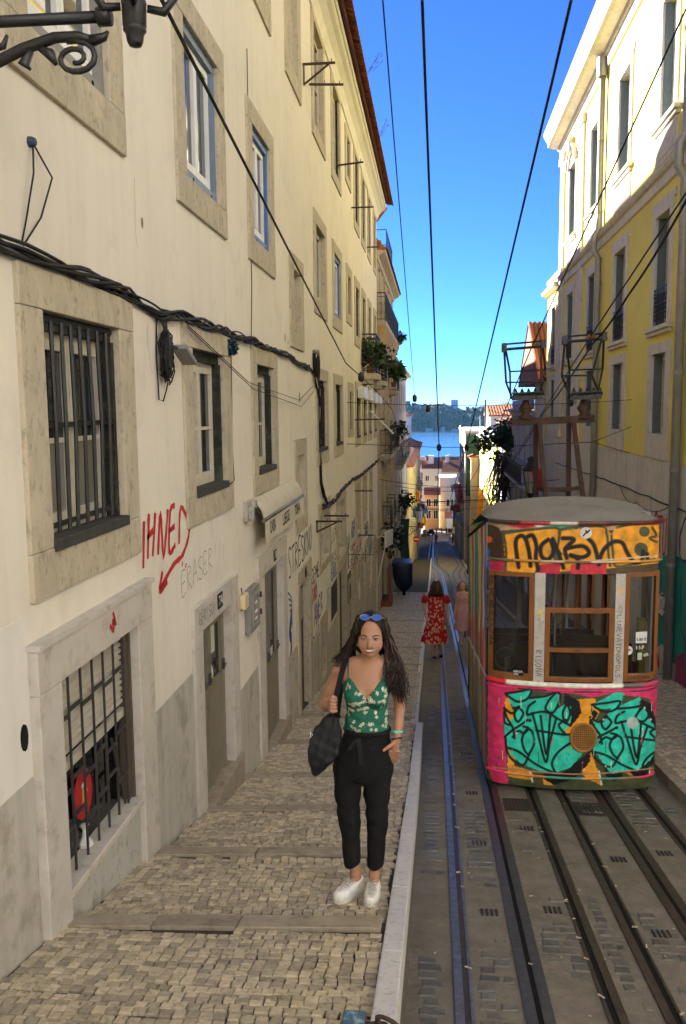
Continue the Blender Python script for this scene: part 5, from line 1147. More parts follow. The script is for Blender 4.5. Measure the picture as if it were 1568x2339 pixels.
# unseen pale house and ground added on the right to bounce light in
CH_ = empty('bounce_house_right', (12.5,-4,-1.5), 'unseen pale house added to the right of the viewer to bounce sunlight in', 'house')
FC = fac_r(12.5); ops = [(y-.6,y+.6,v,v+2) for y in (-13,-9.5,-6,-2.5,1,4.5) for v in (0,3.6,7.2)]
mb = MB(); wall_mesh(mb, FC, -15.9, 6.5, -4, 11, ops, .2); mb.box(12.72,20,-15.9,6.5,-4,11); mb.build('wall', m_bounce_wall, CH_)
for o in ops:
    mb = MB(); mb.fbox(FC,o[0],o[1],o[2],o[3],-.15,-.1); mb.build('window', m_glass, CH_)
mb = MB(); mb.add([(WR+.1,-6,-1.0),(12.5,-6,-1.0),(12.5,8,-3.4),(WR+.1,8,-3.9)], [(0,1,2,3)]); mb.build('bounce_ground_right', m_bounce_ground, kind='structure')  # unseen pale ground added beside the street with the bounce house
# ---------------------------------------------------------------- tram car
TR = empty('tram_car', (1.5,11.5,zr(11.5)), 'graffiti covered funicular tram car standing on the right hand track', 'tram')
XC, TS = 1.515, .185
def yf(x): return 9.18+.15*((x-XC)/.93)**2+.09*max(0, abs(x-XC)/.93-.8)**2*25
def tf(x, z, d=0): return (x, yf(x)-d, z)
def sz(y): return -TS*(y-9.4)
def c7px(P):
    c = P @ RM; u = 784+FPX*c[:,0]/c[:,2]; v = 1169.5-FPX*c[:,1]/c[:,2]; K = 1716/1568
    return np.stack([(u*K-1200)*1568/516, (v*K-1240)*1568/516], 1)
def in_poly(Q, poly):
    x, y = Q[:,0], Q[:,1]; r = np.zeros(len(Q), bool); n = len(poly)
    for i in range(n):
        (x1,y1),(x2,y2) = poly[i], poly[(i+1) % n]
        if y1 == y2: continue
        c = ((y1 > y) != (y2 > y)) & (x < (x2-x1)*(y-y1)/(y2-y1)+x1); r ^= c
    return r
def smooth_path(pts, k=6):
    P = [np.array(p, float) for p in pts]; Q = []
    if len(P) < 3: return P
    for i in range(len(P)-1):
        p0,p1,p2,p3 = P[max(i-1,0)],P[i],P[i+1],P[min(i+2,len(P)-1)]
        for j in range(k):
            t = j/k; Q.append(.5*((2*p1)+(p2-p0)*t+(2*p0-5*p1+4*p2-p3)*t*t+(3*p1-p0-3*p2+p3)*t**3))
    return Q+[P[-1]]
def dist_path(Q, pts, sm=True):
    P = smooth_path(pts) if sm else [np.array(p, float) for p in pts]; d = np.full(len(Q), 1e9)
    for a, b in zip(P, P[1:]):
        ab = b-a; t = np.clip(((Q-a)@ab)/max(ab@ab, 1e-9), 0, 1); d = np.minimum(d, np.hypot(*(Q-a-t[:,None]*ab).T))
    return d
class Paint:
    def __init__(s, Q, base): s.Q = Q; s.c = np.tile(np.array(base, float), (len(Q), 1)); s.w = np.sin(Q[:,0]*.11+np.sin(Q[:,1]*.07)*2)*3+np.sin(Q[:,1]*.19)*2
    def fill(s, poly, col): m = in_poly(s.Q+np.stack([s.w, s.w[::-1]*0],1), poly); s.c[m] = col
    def line(s, pts, w, col, soft=3, sm=True):
        d = dist_path(s.Q, pts, sm); a = np.clip((w/2-d)/soft+.5, 0, 1)[:,None]; s.c = s.c*(1-a)+np.array(col)*a
    def dot(s, c, r, col, soft=4):
        d = np.hypot(s.Q[:,0]-c[0], s.Q[:,1]-c[1]); a = np.clip((r-d)/soft+.5, 0, 1)[:,None]; s.c = s.c*(1-a)+np.array(col)*a
_s0 = srgb
def srgb(r, g, b): return tuple(min(.88, c*1.55+.004) for c in _s0(r, g, b))     # paint reflectance
PINK, OLIVE, ORNG, TEAL, BLK, REDP, CREAM = srgb(186,45,88), srgb(62,68,44), srgb(215,135,32), srgb(38,176,150), (.012,.012,.014), srgb(178,35,48), srgb(205,198,180)
m_tram = attr_mat('tram_paint', .5, .35, .34, bump=.12, nscale=11)
def panel(name, x0, x1, z0, z1, nx, nz, prof=lambda z: 0, thick=.03):
    mb = MB(); rows = []
    for j in range(nz+1):
        z = z0+(z1-z0)*j/nz; rows.append([tf(x0+(x1-x0)*i/nx, z, prof(z)) for i in range(nx+1)])
    mb.loft(rows, caps=False, closed=False); o = mb.build(name, m_tram, TR, smooth=True); return o, c7px(np.array(mb.v))
X0, X1 = .60, 2.44
fp, Q = panel('front_panel', X0, X1, -4.17, -2.99, 330, 210, lambda z: .03*math.sin(min(1, max(0, (z+4.17)/.25))*1.57))
p = Paint(Q, OLIVE)
p.fill([(60,1380),(300,1420),(520,1440),(700,1460),(1000,1450),(1400,1380),(1400,1570),(1250,1530),(1000,1500),(860,1530),(700,1500),(400,1480),(215,1490),(190,1560),(180,1750),(200,2000),(215,2200),(110,2200),(60,2050)], PINK)
p.fill([(1290,1560),(1400,1500),(1400,2200),(1345,2200),(1330,2050),(1370,1760)], PINK)
p.fill([(190,1540),(240,1520),(330,1700),(260,2050),(400,2090),(400,2160),(215,2130)], ORNG); p.fill([(690,1550),(870,1535),(910,1640),(850,1760),(870,1900),(700,1900),(640,1760)], ORNG); p.fill([(770,2090),(850,1940),(930,2200),(800,2140)], ORNG)
p.fill([(1100,2100),(1380,2080),(1380,2120),(1150,2130)], srgb(170,95,40)); p.fill([(480,2140),(600,2160),(560,2200),(480,2190)], ORNG)
for q_ in ([(380,2090),(400,2170)],[(905,2090),(925,2190)],[(1285,2060),(1285,2120)]): p.line(q_, 12, CREAM, 8, False)
p.line([(500,1470),(560,1440),(620,1460)], 30, srgb(225,60,110), 20); p.line([(840,1480),(900,1450)], 26, srgb(225,60,110), 20)
p.fill([(640,1490),(760,1560),(770,1650),(700,1740),(640,1700)], BLK); p.fill([(840,1930),(835,2020),(720,2150),(560,2195),(470,2140),(500,2080),(620,2110),(760,2000)], BLK); p.fill([(940,2060),(1080,2060),(1080,2140),(1020,2170),(960,2130)], BLK); p.fill([(1120,2080),(1290,2040),(1280,2120),(1200,2150)], BLK); p.fill([(1220,1540),(1310,1580),(1330,1720),(1250,1720)], BLK)
p.fill([(230,1580),(300,1560),(330,1640),(260,1640)], BLK); p.fill([(840,1600),(900,1650),(860,1720)], BLK); p.line([(1380,1700),(1390,1850),(1330,1990),(1230,2090)], 34, BLK)
LT = [(195,1500),(390,1470),(380,1535),(600,1490),(612,1560),(560,1640),(640,1585),(692,1600),(692,1720),(640,1800),(790,1890),(780,1960),(690,2060),(560,2110),(430,2080),(330,2040),(230,1960),(190,1820),(180,1640),(230,1720),(300,1600),(250,1600)]
f2 = lambda q: (850+(q[0]-195)*1.10, 1585+(q[1]-1500)*.87)
RT = [(845,1590),(1060,1475),(1100,1500),(1070,1590),(1220,1525),(1205,1640),(1250,1600),(1300,1720),(1372,1760),(1362,1900),(1300,2000),(1200,2085),(1100,2090),(1000,2110),(960,2060),(850,1900),(890,1800),(860,1690),(940,1720),(1000,1610),(900,1620)]
p.fill(LT, TEAL); p.fill(RT, TEAL)
p.line([(640,1950),(740,1870)], 14, srgb(90,165,110), 12)
S = [[(195,1500),(300,1485),(390,1470),(360,1540),(290,1562),(230,1530),(195,1500)],[(380,1535),(500,1520),(575,1490),(608,1510),(600,1570),(555,1645),(500,1620),(520,1560),(575,1495)],[(185,1610),(205,1680),(250,1760),(265,1840)],[(185,1610),(245,1650),(300,1600)],[(290,1600),(262,1660),(290,1715),(330,1650),(290,1600)],[(420,1560),(370,1600),(360,1660),(400,1650)],
 [(400,1650),(440,1800),(500,2020),(530,1880),(580,1690)],[(400,1650),(500,1640),(590,1690),(690,1745)],[(462,1670),(505,1960),(535,1670)],[(190,1830),(240,1785),(330,1725),(362,1700)],[(195,1840),(210,1950),(270,2020),(335,2040),(375,1960),(412,1880),(398,1790),(355,1775),(320,1850),(340,1930),(375,1970)],[(205,1910),(300,1945),(430,2040),(600,2120)],[(640,1800),(600,1740),(655,1700)],[(662,1575),(630,1650),(652,1725),(686,1650),(662,1575)],[(580,2110),(548,2030),(600,1940),(705,1865)],[(430,1780),(640,1812),(740,1800)],[(250,1830),(290,1785),(335,1800),(370,1765),(330,1750)],[(185,1640),(190,1720),(235,1740)]]
for s_ in S:
    p.line(s_, 19, BLK, 6); p.line([f2(q) for q in s_], 19, BLK, 6)
rq_ = random.Random(3)
for k in range(34):
    x = 120+rq_.random()*1230; y = 1500+rq_.random()*560; p.line([(x,y),(x+rq_.gauss(0,2),y+20+rq_.random()*70)], 3+2*rq_.random(), [TEAL,BLK,PINK,CREAM,srgb(150,180,165)][rq_.randrange(5)], 3, False)
for k in range(60):
    x = 90+rq_.random()*1290; y = 1420+rq_.random()*740; p.dot((x,y), 2+5*rq_.random(), [OLIVE,BLK,CREAM,srgb(120,110,95)][rq_.randrange(4)], 8)
p.dot((380,1705), 13, BLK); p.dot((1040,1760), 13, BLK)
p.dot((1160,1722), 44, srgb(150,160,155), 14)
p.line([(100,2060),(400,2090),(700,2112),(1000,2100),(1385,2060)], 10, srgb(150,120,90), 4)
setcol(fp, p.c)
fa, Q = panel('fascia', .585, 2.40, -1.76, -1.215, 330, 110)
p = Paint(Q, srgb(70,58,40))
p.fill([(20,190),(700,200),(1360,160),(1360,260),(1000,260),(600,235),(180,260),(20,300)], srgb(150,130,105)); p.line([(200,205),(330,230),(420,215)], 34, REDP, 14); p.line([(500,215),(700,240)], 34, srgb(70,150,125), 16); p.line([(960,215),(1100,180),(1250,190)], 44, srgb(170,50,50), 16); p.line([(430,215),(480,240)], 30, CREAM, 10); p.line([(850,200),(940,215)], 30, CREAM, 10)
p.fill([(20,200),(150,240),(180,400),(150,560),(20,600)], srgb(55,38,28)); p.fill([(20,380),(75,400),(80,600),(20,600)], srgb(25,95,165)); p.dot((70,330), 24, srgb(205,70,45)); p.fill([(80,470),(180,480),(190,590),(70,590)], srgb(150,35,60))
p.fill([(180,285),(590,245),(620,265),(950,225),(1000,290),(1040,215),(1360,185),(1360,510),(1030,545),(780,565),(600,575),(420,590),(195,565)], ORNG)
for s_ in ([(180,285),(380,255),(590,245),(600,330),(590,400),(620,440)],[(180,285),(200,420),(195,565)],[(600,280),(650,245),(920,230),(965,290),(975,420),(990,530)],[(1000,300),(1010,420),(1030,530),(1150,520),(1330,480)],[(1040,240),(1150,215),(1345,205)],[(420,590),(440,560)],[(1310,240),(1340,300),(1290,320),(1345,350)]): p.line(s_, 20, OLIVE, 5)
p.dot((1250,270), 40, OLIVE); p.dot((1225,405), 52, OLIVE); p.line([(560,420),(590,520)], 40, OLIVE, 10)
p.fill([(440,520),(610,510),(610,600),(440,600)], srgb(165,40,55)); p.fill([(690,520),(960,500),(965,600),(690,600)], srgb(170,45,55))
for s_ in ([(295,540),(272,360),(300,305),(345,320),(375,430),(385,530)],[(345,320),(400,300),(430,380),(425,470),(445,560)],[(520,330),(465,380),(470,460),(520,480),(560,420),(540,340)],[(555,325),(600,440),(635,545)],[(630,320),(715,330),(650,400),(660,470)],[(650,400),(780,380),(830,430),(780,465),(690,450)],[(690,450),(745,480),(745,545)],[(825,325),(870,380),(905,520)],[(905,500),(940,410),(1010,350),(1080,355),(1120,430),(1170,500),(1230,490),(1240,420)],[(1270,440),(1275,490)]): p.line(s_, 34, BLK, 10)
p.line([(30,475),(300,485),(600,497),(900,488),(1360,452)], 9, srgb(170,160,140), 4)
setcol(fa, p.c)
# round bird sticker
m_blk2 = m_blk
mb = MB(); cxs, czs = 1.60, -1.315
mb.prism([(.062*math.cos(k*.2618),.062*math.sin(k*.2618)) for k in range(24)], lambda x,y: tf(cxs+x,czs+y,.003), lambda x,y: tf(cxs+x,czs+y,.006)); st_ = mb.build('sticker', m_wht, TR)
mb = MB(); q_ = lambda x,y: tf(cxs+x,czs+y,.0075); stroke(mb, [(-.03,-.035),(-.005,-.005),(.03,.02)], .016, q_); stroke(mb, [(.0,.03),(.008,.0),(.04,.035)], .018, q_); mb.build('bird_print', m_blk, st_)
# mouldings
m_belt = attr_mat('belt_paint', .4, .4, .2)
def tube_front(name, z, r, cols, dz=0):
    mb = MB(); N = 60; mb.tube([tf(X0+(X1-X0)*i/N, z, .02) for i in range(N+1)], r, 8); o = mb.build(name, m_belt, TR, smooth=True)
    x = np.array(mb.v)[:,0]; c = np.zeros((len(x),3)); cc = np.array(cols); k = np.clip(((x-X0)/(X1-X0)*len(cc)).astype(int), 0, len(cc)-1); c[:] = cc[k]; setcol(o, c); return o
tube_front('skirt_moulding', -4.03, .016, [PINK,srgb(180,130,70),srgb(170,110,50),srgb(60,130,110),srgb(60,120,100),srgb(190,120,50),srgb(60,110,95),srgb(120,90,60),PINK])
tube_front('belt_rail', -2.985, .030, [REDP,CREAM,CREAM,srgb(190,180,165),CREAM,srgb(200,190,180),CREAM,srgb(90,80,75),srgb(150,60,80)])
tube_front('waist_moulding', -3.045, .014, [PINK,srgb(60,30,45),PINK,srgb(70,35,50),srgb(170,40,80),srgb(80,40,60)])
tube_front('fascia_moulding', -1.625, .014, [srgb(90,80,65),srgb(150,110,50),srgb(170,150,120),srgb(110,90,50),srgb(180,160,130),srgb(190,140,60),srgb(160,120,60)])
tube_front('cant_rail', -1.205, .028, [srgb(60,45,38),srgb(150,60,60),srgb(190,180,170),srgb(90,50,40),srgb(60,40,34),srgb(90,30,30)])
# roof: shallow dome following the slope
m_roof = pm('grey_roof_canvas', (.25,.235,.20), (.18,.168,.145), 3.5, .8, .15, 40, spots=(.14,.12,.10), spot_scale=7, spot_amt=.4)
rows = []
for j in range(26):
    t = j/25; row = []
    for i in range(31):
        s = -1+2*i/30; wd = .915+.03*min(1,(t/.24))**.5; x = XC+wd*s-.02
        if t < .24: k = t/.24; yy = (yf(x)-.06)+k*.75; z = -1.185+.18*(1-s*s)**.5*math.sin(k*1.571)**.8+.02*k
        else: k = (t-.24)/.76; yy = yf(x)-.06+.75+k*4.35; z = -1.165+.18*(1-s*s)**.5+sz(yy)*1.0-sz(9.4+.42)
        z = z if t >= .24 else z+sz(9.4+.75*t/.24*.56)
        row.append((x,yy,z))
    rows.append(row)
mb = MB(); mb.loft(rows, caps=False, closed=False); mb.build('roof', m_roof, TR, smooth=True)
mb = MB(); mb.lathe([(.06,0),(.05,.04),(.02,.05)], (2.3,9.55,-1.17), 10); mb.build('roof_vent', m_roof, TR)
# posts and window woodwork on the bowed front
m_wood = pm('varnished_wood', (.30,.115,.028), (.20,.072,.018), 7, .35, .1, 40, spots=(.09,.04,.015), spot_scale=9, spot_amt=.5, stretch=(1,1,.25), spec=.5)
m_post = pm('scrawled_white_post', (.58,.55,.49), (.47,.44,.38), 6, .5, .05, spots=(.22,.20,.18), spot_scale=16, spot_amt=.45)
ZB, ZT = -2.965, -1.755
def fbar(x0, x1, z0, z1, d0=-.03, d1=.02, n=6):
    mb = MB(); r0 = []; 
    for i in range(n+1):
        x = x0+(x1-x0)*i/n; r0.append([tf(x,z0,d0),tf(x,z0,d1),tf(x,z1,d1),tf(x,z1,d0)])
    mb.loft(r0); return mb
def frame_of(name, x0, x1, z0, z1, w, mat=None, d1=.02, wb=None):
    wb = wb or w; f_ = MB()
    for a in (fbar(x0,x1,z1-w,z1,-.03,d1), fbar(x0,x1,z0,z0+wb,-.03,d1), fbar(x0,x0+w,z0+wb,z1-w,-.03,d1-.002), fbar(x1-w,x1,z0+wb,z1-w,-.03,d1-.002)): f_.add(a.v, a.f)
    return f_.build(name, mat or m_wood, TR, bevel=.004)
wl_ = frame_of('window_frame', .605, 1.075, ZB, ZT, .05, wb=.085); wr_ = frame_of('window_frame', 2.035, 2.425, ZB+.02, ZT+.01, .05, wb=.085)
for (a,b) in ((1.078,1.19),(1.925,2.032)): fbar(a,b,ZB,ZT,-.03,.028).build('post', m_post, TR, bevel=.005)
wc_ = frame_of('window_frame', 1.192, 1.923, ZB+.02, -2.13, .055, wb=.05); fbar(1.247,1.868,-2.615,-2.57).build('glazing_bar', m_wood, TR)
for (a,b,c,e,nm) in ((.655,1.025,ZB+.085,ZT-.05,wl_),(2.085,2.375,ZB+.10,ZT-.04,wr_),(1.247,1.868,-2.57,-2.185,wc_),(1.247,1.868,ZB+.07,-2.615,wc_)):
    fbar(a,b,c,e,-.008,-.003).build('pane', m_glass_clear, nm)
m_blkspray = g_blk
def ftag(par, txt, x, z, w, h, lw, mat, seed, vert=False, d=.024):
    if vert: fn = lambda a,b: tf(x+b, z-a, d)
    else: fn = lambda a,b: tf(x+a, z+b, d)
    return tagline(par, fn, txt, w, h, lw, mat, seed=seed)
ftag(TR,'ERROVA',.612,-1.82,.8,.045,.012,g_blk,1,True); ftag(TR,'RISONA',1.10,-2.6,.3,.06,.006,g_blk,2,True,.032); ftag(TR,'LINEVATDNOPOLS',1.95,-2.2,.7,.045,.006,g_blk,3,True,.032); ftag(TR,'EHDSINAL',2.09,ZB+.05,.26,.03,.005,g_blk,4)
for (x,z,s_,m_) in ((1.13,-2.3,.05,srgb(150,145,140)),(1.14,-2.2,.04,srgb(215,180,60)),(1.98,-2.15,.05,srgb(150,140,130)),(1.97,-1.95,.04,srgb(210,150,90))):
    mm = pm('post_spray_%d' % int(x*100+abs(z)*1000), m_, None, 9, .6, 0); mb = MB(); stroke(mb, [(0,-s_),(s_*.6,0),(0,s_),(-s_*.6,.3*s_)], .035, lambda a,b: tf(x+a*.6,z+b,.0315)); mb.build('graffiti', mm, TR)
mb = MB(); mb.add([tf(.86,-2.905,.023),tf(.975,-2.905,.023),tf(.975,-2.84,.023),tf(.86,-2.84,.023)], [(0,1,2,3)]); s_ = mb.build('sticker', m_blk, TR); text_on(s_, 'AERGA', .032, lambda a,b: tf(.917+a,-2.857+b,.0245), m_wht, bold=.001); text_on(s_, 'OKI', .032, lambda a,b: tf(.895+a,-2.888+b,.0245), m_wht, bold=.001)
# signs on the right pane: price card, wifi mark
def card(x0,x1,z0,z1,mat,d=.001): 
    mb = MB(); mb.add([tf(x0,z0,d),tf(x1,z0,d),tf(x1,z1,d),tf(x0,z1,d)], [(0,1,2,3)]); return mb.build('sticker', mat, wr_)
c_ = card(2.165,2.29,-2.525,-2.40,m_wht); text_on(c_, '3.80 €', .042, lambda a,b: tf(2.228+a,-2.485+b,.003), m_blk, bold=.001)
mb = MB(); mb.box(0,0.001,0,.001,0,.001); 
mb = MB(); mb.prism([(.045*math.cos(k*.35),.05*math.sin(k*.35)) for k in range(18)], lambda a,b: tf(2.09+a,-2.60+b,.004), lambda a,b: tf(2.09+a,-2.60+b,.006)); c_ = mb.build('sticker', m_wht, wr_)
mb = MB()
for R_ in (.012,.022,.032): stroke(mb, [(R_*math.cos(t),R_*math.sin(t)) for t in (.6,1.1,1.57,2.04,2.54)], .006, lambda a,b: tf(2.09+a,-2.615+b,.008), 2)
mb.build('wifi_print', m_blk, c_); text_on(wr_, 'I I-F', .055, lambda a,b: tf(2.215+a,-2.575+b,.003), m_wht, bold=.002); card(2.19,2.24,-2.71,-2.63,m_pale); mb = MB(); stroke(mb, [(0,0),(.03,.02),(.05,0)], .03, lambda a,b: tf(2.26+a,-2.67+b,.003)); mb.build('leaf_print', m_pale, wr_)
# round headlamp grille
m_grl = pm('orange_lamp_grille', (.42,.20,.05), (.30,.14,.035), 9, .6, .1)
hl = MB(); LX, LZ = 1.62, -3.555
hl.tube([tf(LX+.135*math.cos(k*.2618),LZ+.155*math.sin(k*.2618),.045) for k in range(24)], .016, 6, closed=True); H = hl.build('headlamp', m_grl, TR, smooth=True)
mb = MB(); mb.prism([(.125*math.cos(k*.2618),.145*math.sin(k*.2618)) for k in range(24)], lambda a,b: tf(LX+a,LZ+b,.030), lambda a,b: tf(LX+a,LZ+b,.034)); mb.build('lens', pm('dirty_lens', (.20,.12,.05), (.06,.05,.04), 14, .4, .1), H)
for i in range(-5,6):
    t = i/6; h_ = .145*math.sqrt(1-t*t); mb = MB(); mb.beam(tf(LX+.125*t,LZ-h_,.045),tf(LX+.125*t,LZ+h_,.045),.007,.007); mb.build('grille_bar', m_grl, H)
    h_ = .125*math.sqrt(1-t*t); mb = MB(); mb.beam(tf(LX-h_,LZ+.145*t,.05),tf(LX+h_,LZ+.145*t,.05),.007,.007); mb.build('grille_bar', m_grl, H)
# left side: painted panel following the slope
def side(x_top, x_bot, name, sgn):
    mb = MB(); rows = []; NY, NZ = 150, 70
    for j in range(NZ+1):
        t = j/NZ; row = []
        for i in range(NY+1):
            y = 9.44+4.9*i/NY; zb, zt = -4.17+sz(y)*.9, -1.2+sz(y); row.append((x_bot+(x_top-x_bot)*t, y, zb+(zt-zb)*t))
        rows.append(row)
    keep = MB(); keep.v = [p for r in rows for p in r]; n = NY+1
    for j in range(NZ):
        for i in range(NY):
            t = (j+.5)/NZ; y = 9.44+4.9*(i+.5)/NY; k = (y-9.9) % 1.15
            if sgn > 0 and .43 < t < .78 and 9.9 < y < 14.2 and .1 < k < 1.02: continue
            keep.f.append((j*n+i, j*n+i+1, (j+1)*n+i+1, (j+1)*n+i)); keep.m.append(0)
    o = keep.build(name, m_tram, TR); V = np.array(keep.v); y = V[:,1]; t = np.repeat(np.arange(NZ+1)/NZ, n)
    pal = np.array([srgb(25,95,165),srgb(190,180,160),srgb(60,45,40),srgb(180,170,140),srgb(70,150,120),srgb(35,80,130),srgb(120,60,60),srgb(170,165,140),srgb(60,130,90),srgb(50,40,38),srgb(190,150,120),srgb(170,50,60),srgb(150,140,110),srgb(60,60,55)])
    ix = ((y-9.44+.10*np.sin(t*9+y*3)+.05*np.sin(t*31))/.17).astype(int)*5 % len(pal); c = np.minimum(pal[ix]*1.35, .85)
    low = (t < .36+.04*np.sin(y*9)); g = np.array(srgb(110,98,86)); c[low] = .6*g+.4*c[low]
    red = (np.abs(t-.5-.05*np.sin(y*5)) < .06) & (np.sin(y*17) > -.2); c[red] = np.array(REDP)
    setcol(o, c); return o
side(.575, .605, 'side_panel', -1); side(2.41, 2.44, 'side_panel', 1)
mb = MB(); mb.tube([(.572,9.5+i*.49,-1.215+sz(9.5+i*.49)) for i in range(11)], .022, 6); mb.build('side_cant_rail', m_dark, TR)
mb = MB(); mb.tube([(.595,9.42+i*.5,-3.0+sz(9.4+i*.5)*.95) for i in range(11)], .018, 6); mb.build('side_moulding', m_post, TR)
for i in range(5):
    y = 9.9+1.15*i; 
    for xx in (2.425,):
        mb = MB(); mb.beam((xx,y+.03,-2.95+sz(y)),(xx,y+.03,-1.3+sz(y)),.05,.10); mb.build('side_post', m_wood, TR)
# inside: stepped floor, seats, partition posts, far end posts, control wheels
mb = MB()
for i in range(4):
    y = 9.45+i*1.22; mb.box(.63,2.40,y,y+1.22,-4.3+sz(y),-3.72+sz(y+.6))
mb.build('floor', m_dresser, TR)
for i in range(3):
    y = 10.2+i*1.2; z = -3.4+sz(y)
    mb = MB(); mb.box(.68,2.35,y,y+.06,z-.1,z+.75); mb.box(.68,2.35,y,y+.42,z-.05,z+.02); mb.build('bench', pm('dark_bench_wood', (.085,.04,.018), (.06,.028,.012), 6, .5, .1), TR, bevel=.01)
for (x,y) in ((1.33,11.0),(1.62,11.6),(1.83,12.2),(1.45,13.0),(1.98,12.8)):
    mb = MB(); mb.tube([(x,y,-3.9+sz(y)),(x,y,-1.2+sz(y))], .022, 6); mb.build('grab_pole', m_post if x in (1.62,1.98) else m_wood, TR, smooth=True)
for x in (.62,1.0,1.42,1.78,2.08,2.38):
    mb = MB(); mb.box(x-.035,x+.035,14.25,14.32,-4.9,-2.05); mb.build('rear_post', m_post if x in (1.42,2.08) else m_wood, TR)
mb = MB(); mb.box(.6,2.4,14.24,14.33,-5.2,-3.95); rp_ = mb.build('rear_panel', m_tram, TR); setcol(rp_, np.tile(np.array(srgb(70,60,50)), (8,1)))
mb = MB(); mb.tube([(.82+.12*math.cos(k*.35),9.62+.03*math.sin(k*.35),-2.83+.12*math.sin(k*.35)) for k in range(18)], .009, 6, closed=True); mb.tube([(.82,9.62,-2.83),(.82,9.75,-3.3)], .02, 6); [mb.tube([(.82,9.62,-2.83),(.82+.12*math.cos(a),9.62,-2.83+.12*math.sin(a))], .006, 5) for a in (.5,2.6,4.7)]; mb.build('control_wheel', m_rail, TR, smooth=True)
mb = MB(); mb.tube([(1.37+.085*math.cos(k*.35),9.7,-2.36+.1*math.sin(k*.35)) for k in range(18)], .007, 6, closed=True); mb.tube([(1.37,9.7,-2.36),(1.37,9.8,-3.2)], .02, 6); mb.build('control_wheel', m_rail, TR, smooth=True)
mb = MB(); mb.box(2.28,2.38,9.6,9.75,-3.4,-2.35); mb.build('ticket_machine', pm('yellow_machine', (.55,.36,.05), None, 9, .5, 0), TR, bevel=.02)
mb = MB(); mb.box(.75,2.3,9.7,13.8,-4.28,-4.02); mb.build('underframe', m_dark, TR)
# pantograph mast and two diamond collectors on the roof
PY = 12.35
mast = MB()
zt_, zb_ = -.205, -1.42
for (xt,xb,yo) in ((1.42,1.45,.0),(1.46,1.555,-.35),(1.88,1.90,.0),(1.93,2.07,-.35)):
    mast.beam((xt,PY+yo*.3,zt_),(xb,PY+yo,zb_),.06,.06)
M_ = mast.build('mast_leg', m_rust, TR)
mb = MB(); mb.beam((1.10,PY-.02,-.19),(2.22,PY-.02,-.15),.10,.10); mb.build('mast_beam', m_rust, TR)
mb = MB(); mb.beam((1.52,PY-.33,-1.12),(2.05,PY-.33,-1.10),.04,.05); mb.beam((1.45,PY-.02,-1.14),(1.90,PY-.02,-1.16),.04,.05); mb.beam((1.45,PY,-1.15),(1.53,PY-.33,-1.10),.04,.05); mb.beam((1.90,PY,-1.15),(2.04,PY-.33,-1.08),.04,.05)
for (x,s_) in ((1.52,1),(2.04,-1)): mb.add([(x,PY-.34,-1.12),(x+s_*.09,PY-.34,-1.12),(x-s_*.01,PY-.34,-1.0)], [(0,1,2)])
mb.build('mast_brace', m_rust, TR)
